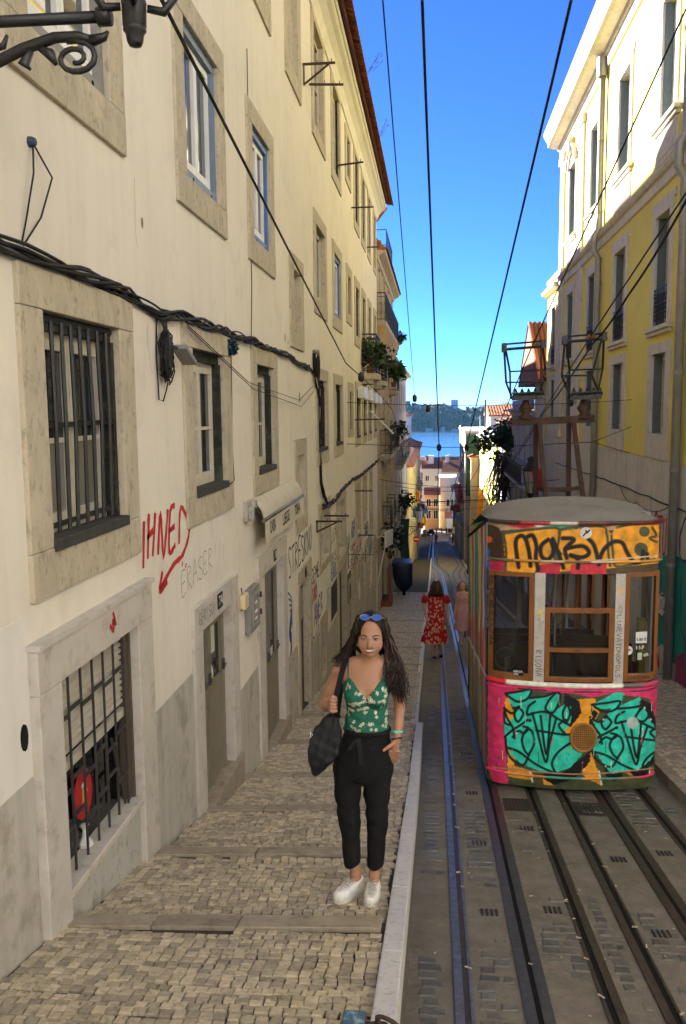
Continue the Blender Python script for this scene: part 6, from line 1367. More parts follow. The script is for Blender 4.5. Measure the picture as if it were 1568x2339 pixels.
for (bx_, top, lab) in ((1.28,.86,'left'),(2.08,.95,'right')):
    mb = MB(); z0 = .14
    mb.lathe([(.10,-.30),(.11,-.26),(.05,-.22),(.10,-.14),(.06,-.08),(.03,0)], (bx_,PY,z0), 10); ins = mb.build('insulator', m_rust, TR, smooth=True)
    mb = MB(); mb.beam((bx_-.21,PY-.15,z0),(bx_+.21,PY-.15,z0+.02),.05,.06); mb.beam((bx_-.2,PY+.15,z0+.02),(bx_+.2,PY+.15,z0+.04),.05,.05); mb.beam((bx_-.15,PY-.2,z0+.02),(bx_-.15,PY+.2,z0+.02),.05,.05); mb.beam((bx_+.15,PY-.2,z0+.02),(bx_+.15,PY+.2,z0+.02),.05,.05)
    for k in range(5): mb.tube([(bx_-.18+.09*k,PY-.1,z0+.04),(bx_-.15+.09*k,PY-.05,z0+.13),(bx_-.10+.09*k,PY+.08,z0+.05)], .014, 5)
    mb.tube([(bx_-.2,PY-.2,z0+.06),(bx_+.2,PY-.2,z0+.08)], .02, 7); base = mb.build('pantograph', m_iron, TR)
    zk = .36 if lab == 'left' else .44
    kn = [(bx_-.30,PY-.28,zk),(bx_-.20,PY+.30,zk+.17),(bx_+.18,PY-.28,zk),(bx_+.30,PY+.30,zk+.19)]
    if lab == 'right': kn = [(bx_-.35,PY-.28,zk),(bx_-.16,PY+.30,zk+.10),(bx_+.05,PY-.28,zk),(bx_+.30,PY+.30,zk+.11)]
    ft = [(bx_-.2,PY-.12,z0),(bx_-.2,PY+.12,z0),(bx_+.2,PY-.12,z0+.02),(bx_+.2,PY+.12,z0+.02)]; tp = [(bx_-.31,PY,top-.04),(bx_-.29,PY,top-.03),(bx_+.20,PY,top-.01),(bx_+.22,PY,top)]
    if lab == 'right': tp = [(bx_-.28,PY,top-.04),(bx_-.26,PY,top-.03),(bx_+.22,PY,top-.01),(bx_+.25,PY,top)]
    for a, k, b in zip(ft, kn, tp):
        mb = MB(); mb.tube([a,k], .016, 6); mb.tube([k,b], .016, 6); mb.build('arm', m_rust if random.random() < .4 else m_iron, base)
    mb = MB(); mb.tube([kn[0],kn[2]], .013, 6); mb.tube([kn[1],kn[3]], .013, 6); mb.build('tie_rod', m_iron, base)
    mb = MB(); a, b = Vector(tp[0]), Vector(tp[3]); mb.tube([a+Vector((-.04,-.05,0)),b+Vector((.04,-.05,0))], .022, 6); mb.tube([a+Vector((-.02,.07,.08)),b+Vector((.04,.07,.08))], .015, 6); mb.build('collector_bar', m_iron, base)
    for p_ in (a,b): 
        mb = MB(); mb.box(p_.x-.03,p_.x+.03,p_.y-.08,p_.y+.09,p_.z-.03,p_.z+.09); mb.build('collector_horn', m_iron, base)
    mb = MB(); mb.lathe([(.03,-.05),(.045,-.03),(.02,0),(.045,.03),(.03,.05)], (bx_+(.12 if lab=='left' else .08),PY,top+.02), 8, (1,0,0)); mb.build('contact_roller', pm('copper_roller', (.35,.14,.06), None, 9, .4, 0, metal=.6), base)
# ---------------------------------------------------------------- right houses farther down
def roof_plane(mb, a, b, c, d): mb.quad(a,b,c,d)
R2, FR2, _ = street_house('red_roofed_house', 1, WR+.15, 36.45, 41.8, 1.25, zr(39), m_whp, 'white house with steep red tiled roof beyond the yellow house', [(-1.6,.4),(-4.4,-2.4)], 2, .9, m_whp, 7, roof='flat', cornice=False)
mb = MB(); mb.quad((4.35,37.2,1.15),(9,37.2,1.15),(9,41.6,3.95),(4.35,41.6,3.95)); mb.quad((4.35,41.6,3.95),(9,41.6,3.95),(9,46,1.1),(4.35,46,1.1)); mb.add([(4.4,37.3,1.1),(4.4,45.9,1.1),(4.4,41.6,3.9)], [(0,1,2)]); mb.build('gable_roof', m_tile, R2)
mb = MB(); Fy = lambda u, v, d: (u, 37.2+v, 1.17+v*.636+d)
for k in range(22):
    c = 4.45+k*.21; a = [ (c-.1*math.cos(math.pi*j/5), 37.15, 1.17+.07*math.sin(math.pi*j/5)) for j in range(6)]; b = [(p[0], 41.6, p[2]+2.82) for p in a]; mb.loft([a,b], caps=False, closed=False)
mb.build('roof_tile', m_tile, R2, kind='stuff')
R3, FR3, _ = street_house('grey_balcony_house', 1, WR, 41.9, 52.0, -.1, zr(48), m_greyp, 'grey house with iron balconies and heavy cornice behind the pantographs', [(-2.55,-.7),(-5.6,-3.65),(-9.6,-6.9)], 4, 1.0, m_whp, 8, roof='flat', d_eave=.5)
balcony(FR3, R3, 42.0, 51.5, -3.75, .45, 1.0, .14, m_trim, m_iron, .16)
R4, FR4, _ = street_house('pale_blue_house', 1, WR+.1, 52.1, 64.1, -1.0, zr(58), m_greyp, 'pale blue grey house half hidden by the big climbing plant', [(-3.6,-1.7),(-6.8,-4.8),(-10.8,-8.2)], 4, 1.0, m_whp, 8, d_eave=.25)
for y in (54.3,57.5,61): balcony(FR4, R4, y-.5, y+1, -4.9, .5, 1.0, .14, m_trim, m_iron, .16)
m_lemon = pm('lemon_plaster', (.80,.68,.20), (.74,.61,.17), .6, .9, .05)
R5, FR5, _ = street_house('lemon_house', 1, WR-.05, 64.3, 87.4, -2.6, zr(76), m_lemon, 'bright lemon yellow house with white parapet standing in the sun', [(-6.4,-4.3),(-10.2,-8),(-14.4,-11.5)], 6, 1.1, m_trim, 8, roof='flat', d_eave=.4)
mb = MB(); mb.fbox(FR5,64.3,87.4,-2.5,-1.75,-.3,.05); mb.build('parapet', m_whp, R5)
R5b, _, _ = street_house('beige_row_house', 1, 3.72, 87.6, 89.5, -4.9, zr(88), m_pinkp, 'narrow beige house with clay roof below the lemon house', [(-8.6,-6.5),(-12.6,-10.2)], 1, 1.0, m_trim, 8, ridge=.7)
m_net = pm('green_scaffold_net', (.05,.13,.09), (.035,.09,.065), 2.0, .9, .3, 12)
e = empty('netted_scaffold', (4,89.8,-8), 'dark green scaffold netting round a house gable', 'scaffold'); mb = MB(); mb.box(3.3,6.2,89.55,89.9,-9,-2.75); mb.build('net', m_net, e)
for x in (3.32,4.2,5.1): mb = MB(); mb.beam((x,89.5,-9),(x,89.5,-2.5),.06,.06); mb.build('standard', m_iron, e)
m_quoin = pm('grey_ashlar', (.40,.37,.33), (.32,.29,.255), .8, .9, .3, 6, spots=(.2,.18,.15), spot_scale=1.5, spot_amt=.5)
R7 = empty('grey_stone_house', (3.4,100,zr(100)), 'tall grey stone house with pale quoined corner near the foot of the street', 'house')
mb = MB(); mb.box(3.26,8,90.2,110,-22,-2.5); mb.build('wall', m_quoin, R7)
z = -18.0; k = 0
while z < -2.6:
    mb = MB(); w_ = 1.6 if k % 2 else 1.0; mb.box(3.2,3.26,90.2,90.2+w_,z+.02,z+.78); mb.build('quoin', m_trim if k % 3 else m_whp, R7)
    mb = MB(); mb.box(3.2,3.26,110-w_*1.6,110.05,z+.02,z+.78); mb.build('quoin', m_whp, R7); z += .8; k += 1
mb = MB(); mb.box(3.1,8.1,90.0,110.2,-2.5,-2.25); mb.build('coping', m_whp, R7)
FQ = fac_r(3.26)
for (y,v) in ((94,-6),(98,-6),(102,-6),(94,-10.5),(98,-10.5),(102,-10.5)): mb = MB(); mb.fbox(FQ,y-.5,y+.5,v-1,v+1,.0,.06); mb.build('window', m_glass, R7)
# attic house with clay roof and flue above the lemon house
e = empty('attic_house', (8,96,-3), 'grey hung attic with orange clay roof above the lemon house', 'house')
mb = MB(); mb.box(5.95,11,93,101,-10,-.7); mb.build('wall', m_greyp, e); mb = MB(); mb.add([(5.7,92.6,-.75),(11.3,92.6,-.75),(11.3,97,.35),(5.7,97,.35),(5.7,101.4,-.75),(11.3,101.4,-.75)], [(0,1,2,3),(3,2,5,4),(0,3,4),(1,5,2)]); mb.build('roof', pm('bright_clay_tile', (.55,.17,.06), (.42,.12,.045), 3, .85, .4, 10), e)
mb = MB(); tiles_row(mb, fac_f(97), 5.7, 11.3, -.72, 1.05, 4.4, 0, .3); mb.build('roof_tile', MATS['bright_clay_tile'], e, kind='stuff')
mb = MB(); mb.tube([(5.52,95,-4),(5.52,95,1.0)], .09, 8); o = mb.build('flue_pipe', m_rust); tag(o, 'tall rusty flue pipe in front of the orange attic roof', 'pipe')
mb = MB(); mb.tube([(4.95,95,-4),(4.95,95,-.75)], .05, 6); o = mb.build('aerial_pole', m_white); tag(o, 'thin white pole on the parapet of the lemon house', 'pole')
# big climbing plant on the right wall
e = empty('climbing_plant', (4.3,54,zr(54)), 'large leafy climbing plant spilling over a pole on the right', 'plant')
mb = MB(); mb.tube([(4.2,51.5,zr(51.5)),(4.15,51.6,-6),(4.2,52,-4),(4.3,53,-2.8)], [.13,.12,.11,.08], 7); mb.build('trunk', m_rust, e)
mb = MB(); q = random.Random(77)
for i in range(34): c = (4.15+q.gauss(0,.55), 54+q.gauss(0,1.6), -1.9+q.gauss(0,.6)); plant(mb, c, .55, 60, 100+i, .26, .3)
mb.build('foliage', m_leaf, e)
mb = MB()
for i in range(60):
    p = Vector((4.2+q.gauss(0,.25),52.3+q.gauss(0,.5),-2.8+q.gauss(0,.3))); mb.tube([p, p+Vector((q.gauss(-.25,.3),q.gauss(0,.4),-1.2-q.random())), p+Vector((q.gauss(-.2,.4),q.gauss(0,.5),-2.6-q.random()))], .025, 4)
mb.build('dry_vine', m_straw, e)
# street lanterns on wall brackets
def lantern(x, y, z, wx, label, s=1.0):
    e = empty('wall_lantern', (x,y,z-1.1*s), label, 'street lamp')
    mb = MB(); sg = 1 if wx > x else -1
    mb.beam((x,y,z-1.05*s),(wx,y,z-1.05*s),.05*s,.06*s); mb.tube([(wx,y,z-1.75*s),(x+sg*.5*s,y,z-1.5*s),(x,y,z-1.1*s)], .03*s, 6); mb.tube(scroll_xy(x+sg*.45*s, y, z-1.28*s, .16*s), .02*s, 5); mb.build('bracket', m_iron, e)
    mb = MB(); mb.lathe([(.13*s,-.75*s),(.27*s,0),(.28*s,.02*s)], (x,y,z), 6); mb.build('glass', pm('lantern_glass', (.50,.50,.47), (.42,.42,.40), 4, .25, 0), e)
    mb = MB(); mb.lathe([(.30*s,.02*s),(.31*s,.06*s),(.16*s,.30*s),(.12*s,.32*s),(.12*s,.40*s),(.16*s,.44*s),(.04*s,.55*s)], (x,y,z), 6); mb.lathe([(.03*s,-1.1*s),(.06*s,-.95*s),(.14*s,-.78*s),(.14*s,-.75*s)], (x,y,z), 8)
    for k in range(6): a = k*math.pi/3; mb.beam((x+.13*s*math.cos(a),y+.13*s*math.sin(a),z-.75*s),(x+.27*s*math.cos(a),y+.27*s*math.sin(a),z),.022*s,.022*s)
    mb.build('frame', m_iron, e)
def scroll_xy(cx_, y, cz_, R, n=16): return [(cx_+R*(1-.8*i/n)*math.cos(i/n*8), y, cz_+R*(1-.8*i/n)*math.sin(i/n*8)) for i in range(n+1)]
lantern(3.9, 35.2, -2.55, 4.6, 'iron lantern on the right wall seen between the pantograph legs', 1.15)
lantern(-1.1, 62.0, -7.35, -2.05, 'white glazed lantern on a scroll bracket at the end of the pink house', 1.1)
lantern(2.6, 92.0, -11.0, 3.2, 'small lantern far down on the right side', 1.0)
mb = MB(); mb.obox((4.1,34.2,-2.75), (.22,0,.02), (0,.02,0), (-.06,0,.34)); o = mb.build('small_flag', g_red); tag(o, 'small red sign board by the right wall lantern', 'sign')
# overhead wires
wire('contact_wire', [(-.09,6,2.67),(.11,20.5,-.89),(.2,60,-6.9),(.1,110,-13)], .011, 'contact wire hanging over the middle of the street', sag=.0, sides=6)
wire('contact_wire', [(.87,6,2.62),(.76,20.5,-.89),(.9,60,-7.0),(1.6,110,-13)], .011, 'contact wire running right of the middle down the street', sides=6)
wire('contact_wire', [(2.12,8,3.37),(1.37,12.35,.9),(1.3,20.5,-.90),(1.5,60,-6.9),(2.4,110,-13)], .010, 'contact wire touching the left pantograph', sides=6)
wire('contact_wire', [(2.45,9,2.09),(2.16,12.35,1.0),(2.72,22,-.06),(2.72,30,-1.73),(2.7,60,-6.6)], .010, 'contact wire touching the right pantograph', sides=6)
wire('feeder_wire', [(2.46,9,2.03),(2.35,11,1.36),(2.2,12.4,.9),(2.72,22,-.12),(2.72,30,-1.8)], .014, 'thick sagging feeder cable beside the right pantograph', sag=.04)
wire('stay_wire', [(-.35,6,2.69),(-.46,20.1,.31)], .006, 'thin stay wire with a dark insulator left of the street middle')
wire('feeder_wire', [(-1.05,3.1,1.62),(-1.3,12.64,.69),(-1.3,19.3,.43),(-1.3,26.3,.02),(-1.3,46.7,-2.73),(-1.25,63,-5.2)], .009, 'feeder wire running down from the corner lamp in front of the cream wall', sides=6)
wire('span_wire', [(WL,20.03,.18),(WR,20.78,.18)], .007, 'upper span wire across the street', sag=.10); wire('span_wire', [(WL,20.1,-.79),(.11,20.5,-.9),(1.3,20.5,-.9),(3.7,20.7,-.80)], .008, 'lower span wire carrying the contact wires', sag=.0)
wire('span_wire', [(3.7,20.7,-.80),(WR,20.77,-.45)], .007, 'upper leg of the forked span wire on the yellow house'); wire('span_wire', [(3.7,20.7,-.80),(WR,20.83,-1.07)], .007, 'lower leg of the forked span wire on the yellow house')
wire('span_wire', [(-.95,62,-6.7),(4.7,62.5,-6.5)], .04, 'thick black bar like cable crossing the street by the lantern', sag=.02)
for i,(y,z,lab) in enumerate(((32,-2.9,'first'),(44,-4.2,'second'),(54,-5.9,'third'),(75,-8.8,'fourth'),(90,-10.6,'fifth'),(104,-12.4,'sixth'),(120,-14.0,'seventh'),(140,-16.2,'eighth'),(160,-18,'ninth'))):
    wire('span_wire', [(WL,y,z+.3),(.7,y,z),(WR,y,z+.3)], .007+y*.00012, lab+' thin span wire farther down the street counted from the camera', sag=.05)
def insul(p, s, label):
    mb = MB(); mb.lathe([(.02,-.09),(.05,-.06),(.055,0),(.05,.05),(.015,.09)], p, 8); o = mb.build('wire_insulator', m_iron, None, smooth=True); tag(o, label, 'insulator')
insul((-.46,20.1,.26), 1, 'dark bell insulator where the thin stay meets the span wire'); insul((-.15,20.15,.02), 1, 'dark insulator hanging under the upper span wire'); insul((.11,20.5,-.9), 1, 'clamp on the middle contact wire'); insul((.76,20.5,-.9), 1, 'clamp on the contact wire right of the middle'); insul((1.3,20.5,-.9), 1, 'clamp on the third contact wire'); insul((-1.3,15.3,.585), 1, 'dark sleeve on the feeder wire before the cream wall')
insul((3.2,20.72,.13), 1, 'insulator on the upper span wire near the yellow house')
# ---------------------------------------------------------------- houses closing the foot of the street
def front_house(name, x0, x1, y, zt, zb, mat, label, rows, cols, ridge=2, roofmat=None, depth=8, ow=1.0, over=.3):
    FFr = fac_f(y); e = empty(name, ((x0+x1)/2,y,zb), label, 'house'); ops = []
    for (a,b) in rows:
        for k in range(cols): c = x0+(x1-x0)*(k+.5)/cols; ops.append((c-ow/2,c+ow/2,a,b))
    mb = MB(); wall_mesh(mb, FFr, x0, x1, zb-4, zt, ops, .2); mb.box(x0,x1,y+.21,y+depth,zb-4,zt); mb.build('wall', mat, e)
    for o in ops:
        w = surround(FFr, e, o, (o[0]-.15,o[1]+.15,o[2]-.12,o[3]+.15), m_trim, .04, .1); mb = MB(); mb.fbox(FFr,o[0],o[1],o[2],o[3],-.15,-.1); mb.build('pane', m_glass, w); mb = MB(); mb.fbox(FFr,(o[0]+o[1])/2-.04,(o[0]+o[1])/2+.04,o[2],o[3],-.1,-.06); mb.build('frame', m_wframe, w)
    if ridge:
        mb = MB(); h = over; ym = y+depth/2
        mb.add([(x0-h,y-h,zt),(x1+h,y-h,zt),(x1+h,ym,zt+ridge),(x0-h,ym,zt+ridge),(x0-h,y+depth+h,zt),(x1+h,y+depth+h,zt)], [(0,1,2,3),(3,2,5,4),(0,3,4),(1,5,2)]); rf = mb.build('roof', roofmat or m_tile, e)
    return e
m_org = pm('orange_plaster', (.58,.33,.14), (.50,.27,.11), .5, .9, .05); m_sandp = pm('sand_plaster', (.66,.58,.42), (.58,.50,.35), .5, .9, .05)
front_house('orange_house', -2.2, 1.25, 207, -20.6, -31, m_org, 'orange plastered house closing the left foot of the street', [(-23.4,-21.6),(-26.4,-24.4)], 2, 1.6, depth=6)
# curved cream corner house
e = empty('curved_corner_house', (3.2,220,-32), 'cream house with rounded corner at the foot of the street', 'house'); mb = MB(); N = 14
plan = [(1.35+.0,214)]+[(3.0+2.4*math.sin(t/N*1.45), 214-.4+2.8*(1-math.cos(t/N*1.45))) for t in range(N+1)]+[(5.6,224),(1.35,224)]
mb.prism(plan, lambda x,y: (x,y,-34), lambda x,y: (x,y,-17.2)); mb.build('wall', m_sandp, e)
mb = MB(); cpl = [(3.2+(x-3.2)*1.08, 219+(y-219)*1.06) for x,y in plan]
for (a,b) in ((-17.2,-16.85),(-20.6,-20.4),(-24.2,-24.0)): mb.prism(cpl if a > -18 else [(3.2+(x-3.2)*1.04, 219+(y-219)*1.03) for x,y in plan], lambda x,y: (x,y,a), lambda x,y: (x,y,b))
mb.build('cornice', m_trim, e)
for v in (-19.6,-23.2,-27):
    for t in (.12,.45,.8): 
        x = 3.0+2.4*math.sin(t*1.45); y = 213.6+2.8*(1-math.cos(t*1.45)); mb = MB(); mb.obox((x,y-.02,v), (.32*math.cos(t*1.45),.32*math.sin(t*1.45),0), (-.04*math.sin(t*1.45),.04,0), (0,0,.8)); mb.build('window', m_glass, e)
    mb = MB(); mb.box(1.75,2.35,213.9,214.1,v-.8,v+.8); mb.build('window', m_glass, e)
front_house('yellow_shop_house', 2.9, 6.6, 204, -25.9, -30.5, m_lemon, 'small yellow and white shop front at the very foot of the street', [(-29.4,-27.2)], 2, 1.2, m_fr, depth=6, ow=.9)
mb = MB(); mb.box(2.85,6.65,203.6,204.2,-28.3,-28.0); mb.box(2.9,4.3,203.7,203.95,-28.0,-25.9); o = mb.build('shop_fascia', m_white); tag(o, 'white fascia band above the yellow shop front', 'fascia')
front_house('gabled_ochre_house', -3.2, 2.0, 236, -16.2, -32, m_sandp, 'ochre gabled house with white chimney above the orange house', [(-19.6,-18.2)], 2, 2.0, depth=7, ow=.9)
mb = MB(); mb.box(-1.6,-.2,238,239.4,-16,-13.0); mb.box(-1.75,-.05,237.8,239.6,-13.0,-12.7); o = mb.build('chimney_stack', m_whp); tag(o, 'thick white chimney stack above the ochre gable', 'chimney')
labs = ['broad red roofed house behind the curved corner house','grey roofed house left of the red roofs','low red roofed house by the grey stone house','pale house with orange roof before the river','far brown roofed warehouse near the river','white house with small chimneys before the river','long red roof nearest the river bank','pale pink house among the roofs before the river']
for i,(x0,x1,y,zt,rg,m_,rm) in enumerate(((1.5,9,262,-19,3.2,m_sandp,m_tile),(-6.5,-2.8,255,-17.4,1.8,m_whp,m_fr),(6.5,13,300,-21,3.0,m_pinkp,m_tile),(-6,1,320,-22,2.6,m_whp,MATS['bright_clay_tile']),(3,16,345,-22.6,3.4,m_greyp,m_tile),(-9,-3,290,-18.5,2.2,m_whp,m_fr),(-8,14,400,-26,3.5,m_sandp,m_tile),(-12,-1,430,-27,3.5,m_pinkp,m_fr))):
    front_house('town_house', x0, x1, y, zt, zt-12, m_, labs[i], [(zt-3,zt-1.4)], 3, rg, rm, depth=14, ow=.9)
for i,(x,y,z) in enumerate(((-3.5,262,-15.5),(4,268,-15.6),(-5,330,-19.4),(6,352,-19.6),(9.5,305,-18))):
    mb = MB(); mb.box(x-.5,x+.5,y-.5,y+.5,z-3,z+1.1); mb.box(x-.62,x+.62,y-.62,y+.62,z+1.1,z+1.3); o = mb.build('chimney_stack', m_whp); tag(o, ['white chimney left of the red roofs','white chimney above the broad red roof','white chimney on the orange roof','white chimney of the brown roofed warehouse','white chimney by the grey stone house'][i], 'chimney')
# closing side walls so that the street reads as built up on both sides
R8, _, _ = street_house('salmon_house', 1, 3.6, 125.2, 150, -13.2, zr(140), m_org, 'salmon house low down on the right beyond the grey stone house', [(-17,-15),(-20.5,-18.5)], 5, 1.1, m_trim, 8)
R9, _, _ = street_house('whitewashed_house', 1, 5.0, 150.2, 200, -19, zr(175), m_whp, 'whitewashed row at the right foot of the street', [(-23,-21),(-27,-24.5)], 8, 1.1, m_trim, 8)
L8, _, _ = street_house('mustard_house', -1, -3.0, 160.2, 204, -17.5, zr(180), m_yelp, 'mustard coloured row at the left foot of the street', [(-21.5,-19.5),(-26,-23.5)], 8, 1.1, m_trim, 8)
# balconies, hanging signs and flags that crowd the lower street
for k in range(7): balcony(F5, L5, 70+k*6.5, 72+k*6.5, -9.1, .45, 1.0, .14, m_trim, m_iron, .3)
for k in range(4): balcony(F7, L7, 121+k*9, 123.5+k*9, -15.1, .5, 1.0, .14, m_trim, m_iron, .4)
sgc = [(.55,.08,.07),(.05,.10,.30),(.72,.70,.66),(.60,.30,.05),(.08,.25,.10),(.70,.55,.10)]; q = random.Random(44)
for k in range(22):
    lf = k % 2 == 0; y = 72+k*5.4+q.random()*2; xw = (-1.95 if y < 118 else -2.6) if lf else (4.5 if y < 87 else (3.15 if y < 110 else (3.6 if y < 150 else 5.0))); sg = 1 if lf else -1
    z = zr(y)+2.9+q.random()*2.6; w = .55+.5*q.random(); h = .5+.9*q.random(); c_ = sgc[q.randrange(6)]
    e = empty('hanging_sign', (xw,y,z), 'small sign hung out from a house front low down the '+('left' if lf else 'right')+' side', 'sign', 'hanging signs on the '+('left' if lf else 'right')+' of the lower street')
    mb = MB(); mb.box(min(xw+sg*.15,xw+sg*(.15+w)),max(xw+sg*.15,xw+sg*(.15+w)),y-.04,y+.04,z,z+h); mb.build('panel', pm('sign_colour_%d' % sgc.index(c_), c_, None, 4, .5, 0), e); mb = MB(); mb.beam((xw,y,z+h+.05),(xw+sg*(.2+w),y,z+h+.05),.04,.04); mb.build('arm', m_iron, e)
for k,(x,y,z,c_,lab) in enumerate(((3.1,104,-9,(.60,.10,.16),'pink striped flag on the grey stone house'),(4.3,80,-7.4,(.75,.30,.04),'orange strip flag on the lemon house'),(-1.6,86,-8.2,(.70,.25,.05),'orange strip flag on the cream corner house'),(-1.6,47,-6.0,(.04,.10,.06),'dark green cloth hung over a balcony of the pink house'))):
    mb = MB(); rows = [[(x+.28*math.sin(t*.5+k)*.2-.25+.5*u/6, y+.08*math.sin(u*1.4+t*.6), z-t*.3) for u in range(7)] for t in range(9)]; mb.loft(rows, caps=False, closed=False); o = mb.build('flag', pm('flag_cloth_%d' % k, c_, None, 3, .9, 0), None, smooth=True); tag(o, lab, 'flag')
# ---------------------------------------------------------------- signs, car, covered cart, post
def no_entry(x, y, z, R, label):
    e = empty('no_entry_sign', (x,y,zr(y)), label, 'road sign', 'no entry signs'); mb = MB(); mb.tube([(x,y+.06,zr(y)),(x,y+.06,z+R)], .04, 6); mb.build('post', m_pipe, e)
    mb = MB(); mb.lathe([(R,-.02),(R,.02)], (x,y,z), 24, (0,-1,0)); d = mb.build('disc', m_red, e); mb = MB(); mb.box(x-R*.72,x+R*.72,y-.03,y-.022,z-R*.18,z+R*.18); mb.build('bar', m_wht, d)
def at_px(px, py, y):
    d = RM @ np.array([px-784, -(py-1169.5), FPX]); return d/d[1]*y
def c11P(x, y): return ((980+x/5.6)*1568/1716, (1300+y/5.6)*1568/1716)
a = at_px(*c11P(345,268), 80); no_entry(a[0], 80, a[2], .33, 'nearest round red no entry sign on the left side'); a = at_px(*c11P(462,165), 128); no_entry(a[0], 128, a[2], .33, 'farther round red no entry sign on the left near the parked car'); a = at_px(*c11P(1118,155), 112); no_entry(a[0], 112, a[2], .33, 'round red no entry sign on the right side')
a = at_px(*c11P(452,215), 128); mb = MB(); mb.box(a[0]-.42,a[0]+.42,127.9,128,a[2]-.25,a[2]+.28); mb.box(a[0]-.12,a[0]+.12,127.86,127.9,a[2]-.1,a[2]+.14); o = mb.build('info_plate', pm('orange_plate', (.75,.25,.02), None, 5, .5, 0)); tag(o, 'orange plate below the farther no entry sign', 'sign')
x_, y_ = 2.55, 64.0
mb = MB(); mb.lathe([(.10,0),(.10,.3),(.055,.35),(.05,3.6),(.07,3.7)], (x_,y_,zr(y_)), 8); o = mb.build('iron_post', pm('maroon_post', (.10,.02,.02), None, 8, .5, 0)); tag(o, 'slim dark red iron post on the right pavement edge', 'post')
# parked dark car crossing the foot of the street
CR = empty('parked_car', (-.6,190,zr(190)), 'dark parked car at the foot of the street seen from the side', 'car')
cz = zr(190); m_car = pm('dark_teal_paint', (.012,.03,.034), None, 5, .25, 0, spec=.6)
prof = [(-2.0,.35),(-2.05,.8),(-1.8,.95),(-1.2,1.0),(-.7,1.45),(.6,1.5),(1.2,1.35),(1.6,.95),(2.0,.85),(2.05,.4)]
mb = MB(); mb.prism(prof, lambda u,v: (-.75+u*.42+.0,188.6+u*.25,cz+v), lambda u,v: (-.75+u*.42,190.3+u*.25,cz+v)); mb.build('body', m_car, CR, bevel=.05)
mb = MB(); mb.prism([(-.95,1.0),(-.62,1.38),(.55,1.42),(1.1,1.02)], lambda u,v: (-.75+u*.42,188.57+u*.25,cz+v), lambda u,v: (-.75+u*.42,188.6+u*.25,cz+v)); mb.build('side_window', m_glass, CR)
mb = MB(); mb.prism([(-.6,1.45),(.6,1.5),(.5,1.56),(-.5,1.52)], lambda u,v: (-.75+u*.42,188.6+u*.25,cz+v), lambda u,v: (-.75+u*.42,190.2+u*.25,cz+v)); mb.build('roof', pm('mint_roof', (.30,.50,.42), None, 5, .4, 0), CR)
for u in (-1.3,1.3):
    mb = MB(); mb.lathe([(.2,-.1),(.33,-.1),(.33,.1),(.2,.1)], (-.75+u*.42,188.6+u*.25,cz+.33), 14, (0,1,0)); w = mb.build('wheel', m_black, CR); mb = MB(); mb.lathe([(.19,-.11),(.19,-.12)], (-.75+u*.42,188.6+u*.25,cz+.33), 12, (0,1,0)); mb.build('rim', m_rail, w)
# navy cover over a parked scooter
m_navy = pm('navy_tarpaulin', (.028,.045,.085), (.018,.03,.06), 3, .45, .4, 9, spec=.5)
SCV = empty('covered_scooter', (-1.42,40.0,zs(40)), 'scooter under a navy blue tarpaulin parked on the left pavement', 'scooter')
rings = []; gz = zs(40); q = random.Random(3)
for j,(h,w,dp,ox) in enumerate(((.24,.12,.26,.02),(.32,.24,.40,.02),(.5,.38,.55,.0),(.85,.43,.72,-.03),(1.25,.44,.80,-.04),(1.54,.47,.82,-.05),(1.63,.465,.80,-.06),(1.66,.42,.7,-.06))):
    ring = []
    for k in range(28):
        a = k/28*6.283; f_ = 1+.09*math.sin(a*5+j*.7)*(1-j/10)+.05*math.sin(a*9+j*1.7); ex = .8 if j < 3 else .5
        cxx = math.copysign(abs(math.cos(a))**ex, math.cos(a)); syy = math.copysign(abs(math.sin(a))**ex, math.sin(a)); ring.append((-1.42+ox+w*f_*cxx, 40+dp*f_*syy, gz+h+.02*math.sin(a*3+j)))
    rings.append(ring)
mb = MB(); mb.loft(rings); mb.build('cover', m_navy, SCV, smooth=True)
mb = MB(); mb.lathe([(.12,-.07),(.24,-.06),(.24,.06),(.12,.07)], (-1.40,39.7,gz+.24), 14, (1,0,0)); mb.build('wheel', m_black, SCV); mb = MB(); mb.tube([(-1.62,39.8,gz+.3),(-1.7,39.7,gz+.0)], .015, 5); mb.tube([(-1.2,39.8,gz+.3),(-1.16,39.7,gz+.02)], .015, 5); mb.build('stand', m_rail, SCV)
mb = MB(); mb.tube([(-1.36+.06*math.cos(k*.5236),39.19,gz+1.42+.03*math.sin(k*.5236)) for k in range(12)], .010, 5, closed=True); mb.build('badge', m_black, SCV)
# blue chipped post and chain at the lower edge
m_bpost = pm('chipped_blue_paint', (.05,.12,.17), (.035,.085,.125), 8, .45, .15, spots=(.38,.48,.47), spot_scale=16, spot_amt=.85)
pp = at_px(808, 2325, 2.25)
mb = MB(); mb.box(pp[0]-.033,pp[0]+.033,2.22,2.285,pp[2]-1.0,pp[2]); BP = empty('barrier_post', (pp[0],2.25,pp[2]-1.0), 'top of a square blue chipped barrier post at the lower edge', 'post'); mb.build('post', m_bpost, BP, bevel=.006)
mb = MB(); mb.beam((pp[0]+.02,2.25,pp[2]-.025),(pp[0]+.06,2.25,pp[2]-.025),.02,.02); mb.build('lug', m_rust, BP)
CH = empty('barrier_chain', (pp[0]+.1,2.25,pp[2]-.1), 'rusty iron chain hooked to the blue barrier post', 'chain')
def link(c, t, up, L, w, r):
    t = Vector(t).normalized(); up = Vector(up); n_ = t.cross(up).normalized(); P = []
    for k in range(14): a = k/14*6.283; P.append(Vector(c)+t*(L/2*math.cos(a)+.0)+n_*(w/2*math.sin(a)))
    mb = MB(); mb.tube(P, r, 6, closed=True); mb.build('link', m_rust, CH, smooth=True)
